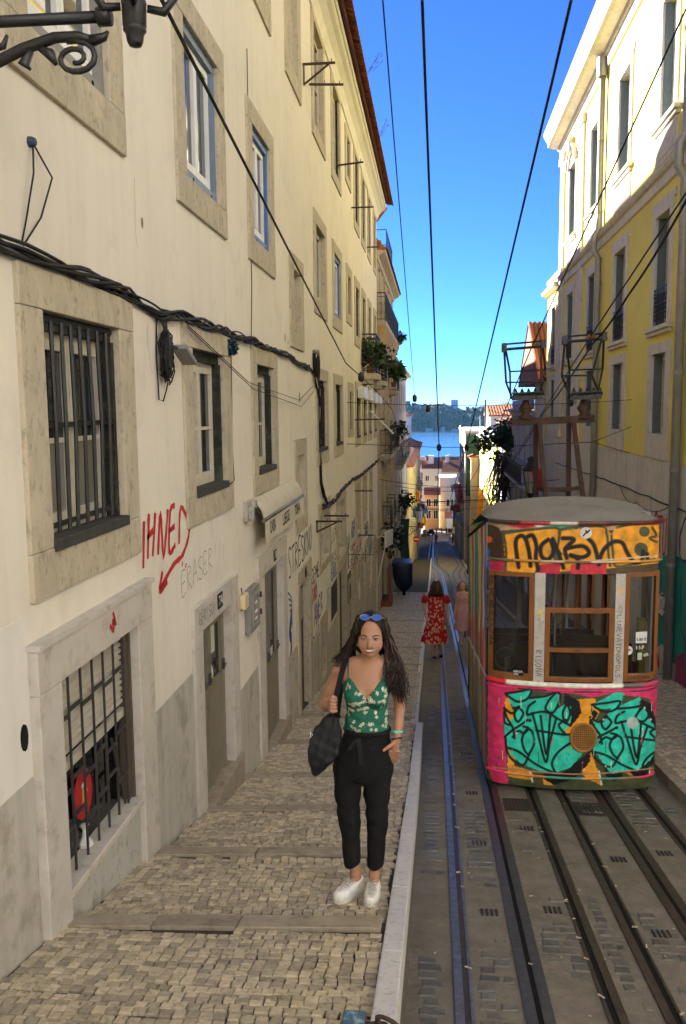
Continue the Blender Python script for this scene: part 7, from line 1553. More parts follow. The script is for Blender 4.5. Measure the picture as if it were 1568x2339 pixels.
link((pp[0]+.065,2.25,pp[2]-.02), (1,0,.1), (0,.3,1), .06, .035, .007)
link((pp[0]+.10,2.25,pp[2]-.012), (.9,0,-.5), (0,1,.2), .075, .03, .007)
link((pp[0]+.155,2.25,pp[2]-.05), (.8,0,-.9), (.2,.3,1), .075, .035, .007); link((pp[0]+.075,2.25,pp[2]-.06), (.05,0,-1), (1,.2,0), .075, .032, .007)
link((pp[0]+.20,2.25,pp[2]-.11), (.6,0,-1), (0,1,.2), .075, .032, .007); link((pp[0]+.235,2.25,pp[2]-.175), (.5,0,-1), (1,.3,.3), .075, .032, .007)
# ---------------------------------------------------------------- people: bodies grown as one smooth surface
import openvdb as vdb
class SDF:
    def __init__(s, lo, hi, h):
        s.lo = np.array(lo, np.float32); s.h = h; s.n = [int(math.ceil((b-a)/h))+1 for a, b in zip(lo, hi)]
        s.D = np.full(s.n, .25, np.float32); s.ax = [s.lo[i]+h*np.arange(s.n[i], dtype=np.float32) for i in range(3)]
    def sl(s, lo, hi):
        r = []
        for i in range(3):
            a = max(0, int((lo[i]-s.lo[i])/s.h)); b = min(s.n[i], int((hi[i]-s.lo[i])/s.h)+2); r.append(slice(a, max(a, b)))
        return tuple(r)
    def grid(s, q): return np.meshgrid(s.ax[0][q[0]], s.ax[1][q[1]], s.ax[2][q[2]], indexing='ij', sparse=True)
    def comb(s, q, d, k, op):
        A = s.D[q]
        if op == 'u':
            if k > 0: h = np.clip(.5+.5*(A-d)/k, 0, 1); s.D[q] = A+(d-A)*h-k*h*(1-h)
            else: s.D[q] = np.minimum(A, d)
        elif op == 's':
            h = np.clip(.5-.5*(A+d)/max(k,1e-5), 0, 1); s.D[q] = A+(-d-A)*h+k*h*(1-h)
    def cone(s, a, b, ra, rb=None, k=.02, op='u'):
        rb = ra if rb is None else rb; a = np.array(a, np.float32); b = np.array(b, np.float32); m = max(ra, rb)+k+.02
        q = s.sl(np.minimum(a,b)-m, np.maximum(a,b)+m); X, Y, Z = s.grid(q); d = b-a; L = float(d@d)+1e-9
        t = np.clip(((X-a[0])*d[0]+(Y-a[1])*d[1]+(Z-a[2])*d[2])/L, 0, 1)
        D = np.sqrt((X-a[0]-t*d[0])**2+(Y-a[1]-t*d[1])**2+(Z-a[2]-t*d[2])**2)-(ra+(rb-ra)*t); s.comb(q, D, k, op); return s
    def chain(s, pts, rs, k=.02):
        for i in range(len(pts)-1): s.cone(pts[i], pts[i+1], rs[i], rs[i+1], k)
        return s
    def ell(s, c, r, k=.02, op='u', rot=None):
        c = np.array(c, np.float32); r = np.array(r, np.float32); m = r.max()+k+.02; q = s.sl(c-m, c+m); X, Y, Z = s.grid(q); X, Y, Z = X-c[0], Y-c[1], Z-c[2]
        if rot is not None: R = np.array(rot); X, Y, Z = (R[0][0]*X+R[0][1]*Y+R[0][2]*Z), (R[1][0]*X+R[1][1]*Y+R[1][2]*Z), (R[2][0]*X+R[2][1]*Y+R[2][2]*Z)
        k0 = np.sqrt((X/r[0])**2+(Y/r[1])**2+(Z/r[2])**2); k1 = np.sqrt((X/r[0]**2)**2+(Y/r[1]**2)**2+(Z/r[2]**2)**2)+1e-9
        s.comb(q, k0*(k0-1)/k1, k, op); return s
    def full(s): return np.meshgrid(*s.ax, indexing='ij', sparse=True)
    def mesh(s):
        g = vdb.FloatGrid(.25); g.copyFromArray(np.ascontiguousarray(s.D)); p, qd = g.convertToQuads(0.0)
        return p*s.h+s.lo, qd
def sdf_obj(name, S, mat, parent, cols=None, smooth=True, relax=1):
    V, Q = S.mesh(); mb = MB(); mb.v = [tuple(map(float, v)) for v in V]; mb.f = [tuple(int(i) for i in q[::-1]) for q in Q]; mb.m = [0]*len(mb.f)
    o = mb.build(name, mat, parent, smooth=smooth)
    if relax: m = o.modifiers.new('relax', 'SMOOTH'); m.factor = .5; m.iterations = relax*2
    if cols is not None: setcol(o, cols(V))
    return o
def poly2d(X, Z, poly):
    d = np.full(np.broadcast(X, Z).shape, 1e9, np.float32); ins = np.zeros(d.shape, bool); n = len(poly)
    for i in range(n):
        (x1,z1),(x2,z2) = poly[i], poly[(i+1) % n]; ex, ez = x2-x1, z2-z1
        t = np.clip(((X-x1)*ex+(Z-z1)*ez)/(ex*ex+ez*ez), 0, 1); d = np.minimum(d, np.sqrt((X-x1-t*ex)**2+(Z-z1-t*ez)**2))
        if z1 != z2: c = ((z1 > Z) != (z2 > Z)) & (X < (x2-x1)*(Z-z1)/(z2-z1)+x1); ins ^= c
    return np.where(ins, -d, d)
m_skin = attr_mat('skin', .5, .4, .06, sss=.12, nscale=30)
m_cloth = attr_mat('printed_cloth', .85, .15, .12, bump=.15, nscale=60)
m_hair = pm('dark_brown_hair', (.022,.013,.010), (.011,.007,.006), 30, .5, .2, 200, island=.4, spec=.25, stretch=(1,1,.2))
m_hair_tip = pm('russet_hair_ends', (.060,.026,.018), (.03,.014,.011), 30, .42, .2, 200, island=.4, spec=.5, stretch=(1,1,.2))
m_blackcloth = pm('black_trouser_cloth', (.012,.011,.012), (.008,.008,.008), 40, .85, .3, 120, spec=.2)
SKIN = (.40,.205,.122)
W_ = empty('person', (-.42,4.85,-2.92), 'smiling woman in green floral camisole and black trousers carrying a black shoulder bag', 'person')
B = SDF((-.74,4.56,-2.96), (-.12,5.06,-1.14), .0045)
hx, hy = -.365, 4.855
B.ell((hx+.002,hy+.015,-1.282), (.077,.096,.103), 0).ell((hx,hy-.03,-1.345), (.066,.064,.072), .03).ell((hx-.002,hy-.048,-1.385), (.040,.036,.030), .03)
for s in (-1, 1):
    B.ell((hx+s*.040,hy-.052,-1.350), (.028,.026,.026), .02); B.ell((hx+s*.034,hy-.103,-1.309), (.021,.016,.0115), .012, 's'); B.ell((hx+s*.079,hy+.012,-1.340), (.010,.022,.032), .008); B.cone((hx+s*.016,hy-.077,-1.288),(hx+s*.042,hy-.070,-1.286),.006,.004,.014)
    B.ell((hx+s*.0115,hy-.088,-1.348), (.009,.012,.008), .006)
B.chain([(hx,hy-.078,-1.300),(hx,hy-.092,-1.325),(hx,hy-.102,-1.344)], [.008,.0095,.0125], .010)
B.ell((hx,hy-.088,-1.371), (.030,.012,.0105), .010).ell((hx,hy-.074,-1.402), (.020,.018,.014), .016)
B.cone((hx-.030,hy-.092,-1.370),(hx+.030,hy-.092,-1.370),.0045,.0045,.004,'s')
B.chain([(hx-.003,hy+.02,-1.39),(-.372,4.88,-1.445),(-.375,4.89,-1.50)], [.052,.050,.062], .02)
B.chain([(-.545,4.885,-1.535),(-.46,4.89,-1.495),(-.375,4.89,-1.485),(-.29,4.89,-1.497),(-.235,4.885,-1.54)], [.044,.042,.045,.042,.044], .03)
B.ell((-.395,4.885,-1.62), (.135,.088,.135), .05).ell((-.392,4.885,-1.80), (.108,.078,.13), .06).ell((-.415,4.895,-2.02), (.16,.10,.14), .06)
B.ell((-.455,4.815,-1.665), (.058,.050,.055), .03).ell((-.325,4.815,-1.665), (.058,.050,.055), .03)
el1, fist = (-.648,4.90,-1.750), (-.572,4.705,-1.665)
B.chain([(-.555,4.885,-1.54),(-.61,4.90,-1.655),el1], [.042,.036,.031], .025); B.chain([el1,(-.628,4.81,-1.728),(-.594,4.725,-1.688)], [.031,.029,.023], .02)
B.ell((-.585,4.705,-1.672), (.024,.030,.038), .012)
for i in range(4):   # right fist closed round the strap
    z = -1.640-i*.0205; B.chain([(-.592,4.690,z),(-.580,4.668,z-.002),(-.560,4.668,z-.004),(-.552,4.684,z-.005)], [.0105,.0105,.010,.009], .003)
B.chain([(-.590,4.700,-1.640),(-.572,4.690,-1.628),(-.556,4.694,-1.634)], [.012,.0105,.009], .006)
el2, wr2 = (-.200,4.925,-1.775), (-.212,4.845,-1.928)
B.chain([(-.230,4.885,-1.545),(-.210,4.91,-1.66),el2], [.041,.036,.030], .025); B.chain([el2,(-.206,4.885,-1.85),wr2], [.030,.028,.021], .02)
B.ell((-.226,4.842,-1.968), (.026,.020,.042), .02)
for i in range(4): x0 = -.252+i*.0165; B.chain([(x0,4.835,-2.00),(x0-.012,4.850,-2.045),(x0-.018,4.868,-2.085+.006*abs(i-1.5))], [.0105,.010,.0085], .003)
B.chain([(-.235,4.825,-1.950),(-.262,4.800,-1.962),(-.288,4.788,-1.976)], [.014,.0115,.0095], .008)
for (h_,k_,a_,t_) in (((-.50,4.895,-2.10),(-.508,4.885,-2.43),(-.468,4.885,-2.80),(-.520,4.785,-2.875)),((-.335,4.895,-2.10),(-.336,4.885,-2.43),(-.352,4.87,-2.80),(-.362,4.765,-2.872))):
    B.chain([h_,k_,a_], [.075,.050,.030], .03); B.chain([a_,(a_[0],a_[1]+.01,-2.855),t_], [.032,.032,.030], .02)
def skin_cols(V):
    c = np.tile(np.array(SKIN), (len(V), 1)); x, y, z = V.T; fr = y < hy-.05
    def blend(m, col, a=1.0): c[m] = c[m]*(1-a)+np.array(col)*a
    lip = fr & (((x-hx)/.033)**2+((z+1.3725-.0085*((x-hx)/.033)**2)/.0118)**2 < 1); blend(lip, (.24,.09,.06), .6)
    for s in (-1,1):
        ey = fr & (((x-hx-s*.0335)/.022)**2+((z+1.309)/.012)**2 < 1); blend(ey, (.24,.115,.07), .45)
        ck = fr & (((x-hx-s*.042)/.024)**2+((z+1.352)/.02)**2 < 1); blend(ck, (.44,.20,.125), .35)
    for s in (-1,1):  # smile creases and nostrils darkened: face shading put into the skin colour
        nl = fr & (np.abs(np.hypot((x-hx-s*.008)/.033,(z+1.372)/.040)-1) < .05) & (z > -1.378) & (z < -1.347) & (s*(x-hx) > .02); blend(nl, (.24,.115,.07), .5)
        ns = (y < hy-.088) & (((x-hx-s*.011)/.005)**2+((z+1.3555)/.003)**2 < 1); blend(ns, (.12,.05,.035), .8)
    return c
sdf_obj('body', B, m_skin, W_, skin_cols)
m_eye = attr_mat('eye', .15, .6, 0)
for s in (-1,1):
    mb = MB(); c = Vector((hx+s*.0335,hy-.0770,-1.3070)); n_ = 18
    rows = []; 
    for i in range(11):
        th = math.pi*i/10; rows.append([(c.x+.0125*math.sin(th)*math.cos(p*6.2832/n_), c.y-.0125*math.cos(th), c.z+.0100*math.sin(th)*math.sin(p*6.2832/n_)) for p in range(n_)])
    mb.loft(rows, caps=False); o = mb.build('eye', m_eye, W_, smooth=True); V = np.array(mb.v); rr = np.hypot(V[:,0]-c.x-.001, (V[:,2]-c.z)); fr = V[:,1] < c.y
    col = np.tile(np.array((.42,.37,.34)), (len(V),1)); col[fr & (rr < .0062)] = (.035,.016,.010); col[fr & (rr < .0022)] = (.004,.004,.004); setcol(o, col)
    mb = MB(); mb.tube([(c.x+(t-.5)*.030, c.y-.0125+.018*(t-.5)**2*4*.25, c.z+.0082-.022*(t-.5)**2) for t in (0,.2,.4,.5,.6,.8,1)], .0019, 5); mb.build('lash', m_hair, W_)
    mb = MB(); mb.ell = None; mb.lathe([(.001,-.004),(.004,-.002),(.004,.002),(.001,.004)], (hx+s*.080,hy-.004,-1.368), 8, (0,-1,0)); mb.build('earring', m_wht, W_, smooth=True)
fy = lambda x, o=0: hy-.0990-o+.013*((x)/.03)**2
mb = MB(); mb.tube([(hx+x,fy(x,.001),z) for x,z in ((-.034,-1.3610),(-.026,-1.3645),(-.015,-1.3660),(-.006,-1.3650),(0,-1.3662),(.006,-1.3650),(.015,-1.3660),(.026,-1.3645),(.034,-1.3610))], [.0010,.0018,.0024,.0026,.0024,.0026,.0024,.0018,.0010], 6); mb.build('lip', pm('rose_lip', (.26,.075,.058), None, 20, .4, 0), W_, smooth=True)
mb = MB(); mb.tube([(hx+x,fy(x,.0005),z) for x,z in ((-.034,-1.3612),(-.025,-1.3710),(-.014,-1.3785),(0,-1.3808),(.014,-1.3785),(.025,-1.3710),(.034,-1.3612))], [.0010,.0022,.0034,.0038,.0034,.0022,.0010], 6); mb.build('lip', MATS['rose_lip'], W_, smooth=True)
mb = MB(); up = [(-.029,-1.3655),(-.014,-1.3672),(0,-1.3675),(.014,-1.3672),(.029,-1.3655)]; dn = [(-.029,-1.3685),(-.015,-1.3752),(0,-1.3772),(.015,-1.3752),(.029,-1.3685)]
mb.loft([[(hx+x,fy(x,.0022),z) for x,z in up],[(hx+x,fy(x,.0022),z) for x,z in dn]], caps=False, closed=False); mb.build('teeth', pm('tooth_enamel', (.70,.66,.60), None, 20, .3, 0), W_)
for s in (-1,1):
    mb = MB(); mb.tube([(hx+s*x,hy-.0885+.026*((x-.01)/.05)**2,z) for x,z in ((.014,-1.2925),(.024,-1.2870),(.036,-1.2845),(.047,-1.2865),(.057,-1.2925))], [.0018,.0026,.0024,.0018,.0007], 5); mb.build('eyebrow', m_hair, W_, smooth=True)
# camisole
T = SDF((-.60,4.72,-1.93), (-.18,5.02,-1.50), .004)
T.ell((-.395,4.885,-1.62), (.145,.098,.145), 0).ell((-.392,4.885,-1.80), (.126,.094,.14), .06).ell((-.40,4.885,-1.87), (.128,.098,.07), .05).ell((-.455,4.812,-1.665), (.064,.058,.06), .03).ell((-.325,4.812,-1.665), (.064,.058,.06), .03)
X, Y, Z = T.full(); nk = poly2d(X, Z, [(-.62,-1.66),(-.548,-1.640),(-.520,-1.585),(-.496,-1.556),(-.482,-1.563),(-.388,-1.668),(-.300,-1.563),(-.286,-1.556),(-.262,-1.585),(-.240,-1.635),(-.15,-1.65),(-.15,-1.878),(-.62,-1.888)])
wr_n = .003*np.sin(X*70+Z*25)*np.sin(Z*60+Y*30)+.0025*np.sin(Z*95+X*20)*(Z < -1.78)
T.D = np.maximum(T.D+wr_n.astype(np.float32), np.broadcast_to(nk, T.D.shape)).astype(np.float32)
rq = random.Random(8)
FLW = []
for i in range(27):
    cxx, czz = -.53+rq.random()*.28, -1.60-rq.random()*.28
    for k in range(3): FLW.append((cxx+rq.gauss(0,.014), czz+rq.gauss(0,.014), rq.random()*6))
def cami_cols(V):
    c = np.tile(np.array((.022,.135,.085)), (len(V),1)); x, y, z = V.T; u = x+.4*(y-4.8)*np.sign(x+.39)
    for (a,b,ph) in FLW:
        dx, dz = u-a, z-b; r = np.hypot(dx,dz); an = np.arctan2(dz,dx); pet = r < .0082+.0030*np.cos(an*5+ph); c[pet] = (.72,.66,.52); c[r < .0030] = (.06,.10,.05)
    bt = (np.abs(x+.385) < .004) & (np.mod(z*1000,28) < 7) & (y < 4.85); c[bt] = (.05,.03,.03)
    return c
tp = sdf_obj('camisole', T, m_cloth, W_, cami_cols)
for (x0,x1) in ((-.494,-.500),(-.288,-.276)):
    mb = MB(); mb.tube([(x0,4.803,-1.560),(x0+(x1-x0)*.3,4.815,-1.525),(x0+(x1-x0)*.6,4.845,-1.478),(x1,4.885,-1.449),(x1,4.93,-1.48),(x1,4.965,-1.56)], .0042, 6); mb.build('strap', pm('green_strap', (.03,.10,.07), None, 9, .8, 0), tp)
# trousers
P_ = SDF((-.66,4.70,-2.80), (-.17,5.06,-1.83), .005)
P_.ell((-.395,4.885,-1.90), (.135,.105,.10), 0).ell((-.415,4.895,-2.04), (.180,.122,.13), .06).ell((-.420,4.895,-2.13), (.172,.115,.10), .05)
P_.chain([(-.510,4.895,-2.15),(-.514,4.89,-2.30),(-.507,4.885,-2.42),(-.500,4.885,-2.50),(-.484,4.89,-2.84)], [.090,.074,.064,.058,.050], .03); P_.chain([(-.330,4.895,-2.15),(-.336,4.89,-2.30),(-.335,4.885,-2.42),(-.335,4.885,-2.50),(-.352,4.885,-2.84)], [.088,.072,.062,.057,.051], .03)
X, Y, Z = P_.full(); fold = .0018*np.sin(Z*34+np.sin(X*22)*2)*np.clip((-2.2-Z)*3,0,1)+.004*np.sin(X*60+Z*9)*np.clip((Z+2.2)*4,0,1)+.0015*np.sin(Z*80+X*40)*(np.abs(Z+2.45) < .1)
P_.D = np.maximum(P_.D+fold.astype(np.float32), np.broadcast_to(np.maximum(Z+1.868, -2.745-Z+.012*np.sin(X*40)), P_.D.shape)).astype(np.float32)
tr_ = sdf_obj('trousers', P_, m_blackcloth, W_)
mb = MB(); mb.tube([(-.392+.131*math.cos(t), 4.885-.104*math.sin(t)*1.0, -1.885) for t in [k*6.2832/28 for k in range(28)]], .014, 6, closed=True); mb.build('sash', m_blackcloth, tr_, smooth=True)
m_sash = pm('charcoal_sash', (.018,.017,.017), None, 30, .85, .2, 90)
mb = MB()
for (pts,w) in (([(-.435,4.772,-1.905),(-.43,4.762,-1.95),(-.425,4.758,-2.00),(-.420,4.762,-2.06)],.026),([(-.440,4.772,-1.905),(-.465,4.764,-1.93),(-.490,4.766,-1.975)],.026),([(-.45,4.77,-1.90),(-.425,4.762,-1.90)],.024)):
    rows = []
    for i, p in enumerate(pts): rows.append([(p[0]-w/2,p[1],p[2]),(p[0],p[1]-.006,p[2]),(p[0]+w/2,p[1],p[2])])
    mb.loft(rows, caps=False, closed=False)
mb.build('sash_end', m_sash, tr_, smooth=True)
# white lace-up sneakers
m_shoe = pm('white_sneaker_leather', (.76,.74,.70), (.70,.68,.63), 20, .5, .1, 80, spots=(.55,.50,.44), spot_scale=30, spot_amt=.3); m_sole = pm('off_white_sole', (.66,.63,.56), (.56,.53,.46), 20, .7, .1)
for (heel, toe) in (((-.455,4.900),(-.573,4.712)),((-.352,4.885),(-.368,4.660))):
    e2 = None; gz = lambda x,y: zs(y,x)+.012
    h2, t2 = np.array(heel), np.array(toe); d2 = (t2-h2)/np.linalg.norm(t2-h2); n2 = np.array((-d2[1],d2[0])); L = np.linalg.norm(t2-h2)
    P3 = lambda s,w,z: (h2[0]+d2[0]*s+n2[0]*w, h2[1]+d2[1]*s+n2[1]*w, zs(h2[1]+d2[1]*s, h2[0])+.010+z)
    S_ = SDF((min(heel[0],toe[0])-.08,min(heel[1],toe[1])-.08,-3.06), (max(heel[0],toe[0])+.08,max(heel[1],toe[1])+.08,-2.76), .004)
    S_.chain([P3(.0,0,.045),P3(.07,0,.045),P3(.15,.003,.042),P3(L-.03,.002,.034)], [.038,.037,.042,.036], .015); S_.chain([P3(-.005,0,.085),P3(.05,0,.085),P3(.10,0,.068)], [.033,.034,.030], .02)
    X, Y, Z = S_.full(); top = np.broadcast_to(Z-(P3(.02,0,.098)[2]), S_.D.shape)
    S_.D = np.maximum(S_.D, top).astype(np.float32); S_.cone(P3(.02,0,.14), P3(.03,0,.08), .028, .026, .008, 's')
    sh = sdf_obj('shoe', S_, m_shoe, W_)
    mb = MB(); ring = []
    for z in (-.006,.024):
        ring.append([P3(s,w,z) for s,w in [(-.042,0),(-.03,.028),(.02,.040),(.08,.040),(.15,.047),(L-.04,.045),(L-.005,.028),(L+.008,0),(L-.005,-.028),(L-.04,-.043),(.15,-.044),(.08,-.038),(.02,-.038),(-.03,-.028)]])
    mb.loft(ring); mb.build('sole', m_sole, sh, bevel=.005)
    mb = MB()
    for k in range(5): s = .095+k*.022; z = .098-k*.0085; mb.tube([P3(s,-.024,z-.012),P3(s+.004,0,z+.004),P3(s,.024,z-.012)], .0035, 5)
    for w in (-1,1): mb.tube([P3(.085,0,.104),P3(.078,.02*w,.118),P3(.095,.034*w,.105),P3(.10,.012*w,.108)], .003, 5)
    mb.build('lace', pm('grey_lace', (.45,.43,.38), None, 30, .9, 0), sh)
    mb = MB(); stroke(mb, [(-.026,-.0),(-.02,.014),(.0,.02),(.02,.014),(.026,0)], .003, lambda a,b: P3(L-.055+b,a,.074-.9*abs(a)*.5)); mb.build('seam', pm('shoe_seam', (.30,.28,.25), None, 30, .9, 0), sh)
# hair: cap, then wavy locks
H = SDF((-.50,4.72,-1.50), (-.22,5.02,-1.14), .004)
H.ell((hx+.002,hy+.022,-1.278), (.094,.110,.116), 0).ell((hx,hy+.06,-1.36), (.102,.075,.10), .04).ell((hx+.05,hy+.04,-1.30), (.06,.07,.09), .03)
X, Y, Z = H.full(); face = np.sqrt(((X-hx)/1.0)**2+((Z+1.318)/1.46)**2)-.0765; cut = np.maximum(face, Y-(hy-.005)); wv = .003*np.sin(X*90+Z*30)*np.sin(Z*70)
H.D = np.maximum(H.D+wv.astype(np.float32), -np.broadcast_to(cut, H.D.shape)).astype(np.float32)
hair = sdf_obj('hair', H, m_hair, W_)
rq = random.Random(31); lock = MB(); tips = MB()
def lockpath(p0, mid, end, seed, amp):
    r_ = random.Random(seed); P = []; p0, mid, end = Vector(p0), Vector(mid), Vector(end); ph = r_.random()*6.28; fr = 2.2+r_.random()*2
    for i in range(17):
        t = i/16; a = (1-t)**2*p0+2*t*(1-t)*mid+t*t*end; w = amp*t**.7
        P.append(a+Vector((w*math.sin(fr*t*6.28+ph), w*.7*math.cos(fr*t*6.28+ph*1.3), 0)))
    return P
for i in range(560):
    right = i % 5 != 0
    a = rq.random()
    if right:     # falling over the shoulder on the picture's right
        s0 = (hx+.045+.045*rq.random(), hy-.025+.11*rq.random(), -1.215-.12*rq.random()); k = rq.random()
        mid = (hx+.10+.075*k, 4.84+.07*rq.random(), -1.42-.05*rq.random()); L = rq.random()
        end = (hx+.085+.115*k+.015*rq.gauss(0,1), 4.80+.06*rq.random(), -1.50-.24*L*(.4+.6*k))
    else:         # behind the other shoulder
        s0 = (hx-.05-.04*rq.random(), hy-.01+.10*rq.random(), -1.22-.12*rq.random()); k = rq.random()
        mid = (hx-.11-.05*k, 4.90+.05*rq.random(), -1.40-.04*rq.random()); end = (hx-.12-.12*k, 4.95, -1.47-.05*rq.random())
    P = lockpath(s0, mid, end, i, .006+.010*rq.random()); r0 = .0024+.0030*rq.random()
    n_ = len(P); (tips if right and rq.random() < .45 else lock).tube(P, [r0*(.7+.5*math.sin(math.pi*min(1,j/n_*1.2)))*(1-.75*(j/n_)**3) for j in range(n_)], 5)
for i in range(150):
    s0 = (hx-.03-.055*rq.random(), hy+.0+.10*rq.random(), -1.20-.10*rq.random()); k = rq.random(); P = lockpath(s0, (hx-.115-.03*k, 4.88+.05*rq.random(), -1.32), (hx-.10-.06*k, 4.92, -1.45-.06*rq.random()), 900+i, .012); lock.tube(P, [.0042*(1-.6*j/17) for j in range(17)], 5)
for i in range(70):   # stray wisps
    side = rq.choice((-1,1,1)); s0 = (hx+side*.08, hy+.03*rq.random(), -1.22-.15*rq.random()); P = lockpath(s0, (hx+side*(.13+.05*rq.random()), 4.87, -1.40-.1*rq.random()), (hx+side*(.15+.08*rq.random()), 4.86, -1.50-.22*rq.random()*(side > 0)), 500+i, .016); tips.tube(P, .0011, 4)
for i in range(170):
    a = rq.random()*6.283; sd = 1 if math.cos(a) > -.15 else -1; x1 = hx+.092*math.cos(a); y1 = hy+.03+.105*math.sin(a)
    if y1 < hy-.055 and abs(x1-hx) < .06: continue
    p0 = Vector((hx+.006*rq.gauss(0,1), hy-.05+.11*rq.random(), -1.168)); p2 = Vector((x1, y1, -1.30-.06*rq.random())); m_ = (p0+p2)/2+Vector((.035*math.cos(a), .03*math.sin(a), .045)); P = []
    for k in range(10): t = k/9; P.append((1-t)**2*p0+2*t*(1-t)*m_+t*t*p2+Vector((.002*math.sin(k*1.3+i),.002*math.cos(k*1.7+i),0)))
    lock.tube(P, [.0035]*9+[.002], 4)
lock.build('lock', m_hair, hair, smooth=True, kind='stuff'); tips.build('russet_lock', m_hair_tip, hair, smooth=True, kind='stuff')
# sunglasses pushed up on the hair
sg_ = MB()
for s in (-1,1):
    ring = [(hx+.005+s*.034+.029*math.cos(k*.4488), hy-.058+.014*math.sin(k*.4488)+.004, -1.187+.014*math.sin(k*.4488)) for k in range(14)]; sg_.tube(ring, .0022, 5, closed=True); sg_.tube([(hx+.005+s*.063,hy-.05,-1.186),(hx+.005+s*.085,hy+.0,-1.215),(hx+.005+s*.088,hy+.05,-1.25)], .002, 5)
sg_.tube([(hx-.003,hy-.065,-1.184),(hx+.013,hy-.065,-1.184)], .002, 5); G_ = sg_.build('sunglasses', pm('silver_rim', (.5,.48,.44), None, 9, .25, 0, metal=.9), W_, smooth=True)
for s in (-1,1):
    mb = MB(); c = (hx+.005+s*.034,hy-.056,-1.187); mb.prism([(.028*math.cos(k*.4488),.0145*math.sin(k*.4488)) for k in range(14)], lambda a,b: (c[0]+a,c[1]+b*.9-.002,c[2]+b), lambda a,b: (c[0]+a,c[1]+b*.9+.002,c[2]+b)); mb.build('lens', pm('blue_mirror_lens', (.05,.12,.42), (.04,.10,.36), 9, .15, 0, spec=.8), G_)
# wrist band and bead bracelet, ring
mb = MB(); mb.tube([(-.2115+.0275*math.cos(k*.4488),4.862+.024*math.sin(k*.4488),-1.888-.004*math.sin(k*.4488)) for k in range(14)], .008, 6, closed=True); mb.build('wrist_band', pm('mint_band', (.22,.62,.45), None, 9, .6, 0), W_, smooth=True)
for k in range(16):
    a = k*.3927; mb = MB(); mb.lathe([(.001,-.0055),(.0048,-.003),(.0055,0),(.0048,.003),(.001,.0055)], (-.216+.029*math.cos(a),4.842+.026*math.sin(a),-1.925-.012*math.sin(a)+.006*math.cos(a)), 7); mb.build('bead', pm('dark_bead', (.05,.02,.015), None, 9, .3, 0), W_, smooth=True)
mb = MB(); mb.tube([(-.570+.0*k,4.672+.0115*math.cos(k*.6283),-1.704+.0115*math.sin(k*.6283)) for k in range(10)], .002, 5, closed=True); mb.build('ring', m_rail, W_)
# shoulder bag
BG = empty('shoulder_bag', (-.64,4.80,-2.15), 'black cloth shoulder bag hanging at the smiling woman\'s side', 'bag')
S_ = SDF((-.79,4.66,-2.20), (-.48,4.98,-1.72), .005); X, Y, Z = S_.full(); pd = poly2d(X, Z, [(-.552,-1.770),(-.600,-1.772),(-.645,-1.790),(-.700,-1.870),(-.722,-1.92),(-.728,-2.00),(-.720,-2.07),(-.692,-2.145),(-.655,-2.115),(-.600,-2.055),(-.545,-1.99),(-.535,-1.86)])
th = .028+.030*np.clip((-1.78-Z)/.25,0,1)*np.clip((Z+2.17)/.12,.25,1); yy = np.abs(Y-4.795-.03*np.sin(Z*7))-th; w1 = np.maximum(pd+.022, 0); w2 = np.maximum(yy+.022, 0)
S_.D = (np.minimum(np.maximum(pd, yy)+.022, 0)+np.sqrt(w1**2+w2**2)-.022+.004*np.sin(X*45+Z*60)*np.sin(Z*35)+.003*np.sin(X*110-Z*30)).astype(np.float32)
sdf_obj('sack', S_, pm('black_bag_cloth', (.014,.014,.015), (.010,.010,.010), 20, .7, .4, 60, spec=.3), BG)
mb = MB()
def ribbon(mb, pts, w, nrm):
    rows = []; nrm = Vector(nrm)
    for i, p in enumerate(pts):
        t = Vector(pts[min(i+1,len(pts)-1)])-Vector(pts[max(i-1,0)]); s = t.cross(nrm).normalized()*w/2; o_ = nrm.normalized()*.002; p = Vector(p); rows.append([p-s-o_,p+s-o_,p+s+o_,p-s+o_])
    mb.loft(rows)
ribbon(mb, [(-.552,4.78,-1.785),(-.556,4.72,-1.73),(-.562,4.678,-1.68),(-.553,4.70,-1.62),(-.532,4.795,-1.52),(-.517,4.845,-1.462),(-.512,4.885,-1.446),(-.515,4.93,-1.47),(-.535,4.965,-1.56),(-.56,4.93,-1.70),(-.565,4.84,-1.785)], .032, (0,-1,.25)); mb.build('strap', m_blackcloth, BG)
mb = MB(); q_ = lambda a,b: (-.714+a-.0*b, 4.742+.0*b, b)
for k in range(3): stroke(mb, [(.012*k,-1.86-.012*k),(.004+.010*k,-1.90),(-.004+.010*k,-1.93-.004*k)], .005, q_)
mb.build('white_print', m_wht, BG); mb = MB(); stroke(mb, [(-.012,-1.95),(-.013,-2.0),(-.010,-2.05)], .010, lambda a,b: (-.714+a,4.752,b)); mb.build('teal_print', pm('teal_print', (.06,.38,.42), None, 9, .7, 0), BG)

# ---------------------------------------------------------------- passers-by
def dress_rings(spec, cx_, cy_, n=40, fold=.06, seed=0):
    rings = []
    for j,(z,hw,hd,ox,oy,fa) in enumerate(spec):
        ring = []
        for k in range(n):
            a = k/n*6.2832; f_ = 1+fold*fa*math.sin(a*7+seed+j*.25)+fold*.5*fa*math.sin(a*11+seed*2); ring.append((cx_+ox+hw*f_*math.cos(a), cy_+oy+hd*f_*math.sin(a), z))
        rings.append(ring)
    return rings
def refine(sp, k=4):
    out = []
    for a, b in zip(sp, sp[1:]):
        for i in range(k): t = i/k; t2 = t*t*(3-2*t); out.append(tuple(x+(y-x)*(t if j == 0 else t2) for j,(x,y) in enumerate(zip(a,b))))
    return out+[sp[-1]]
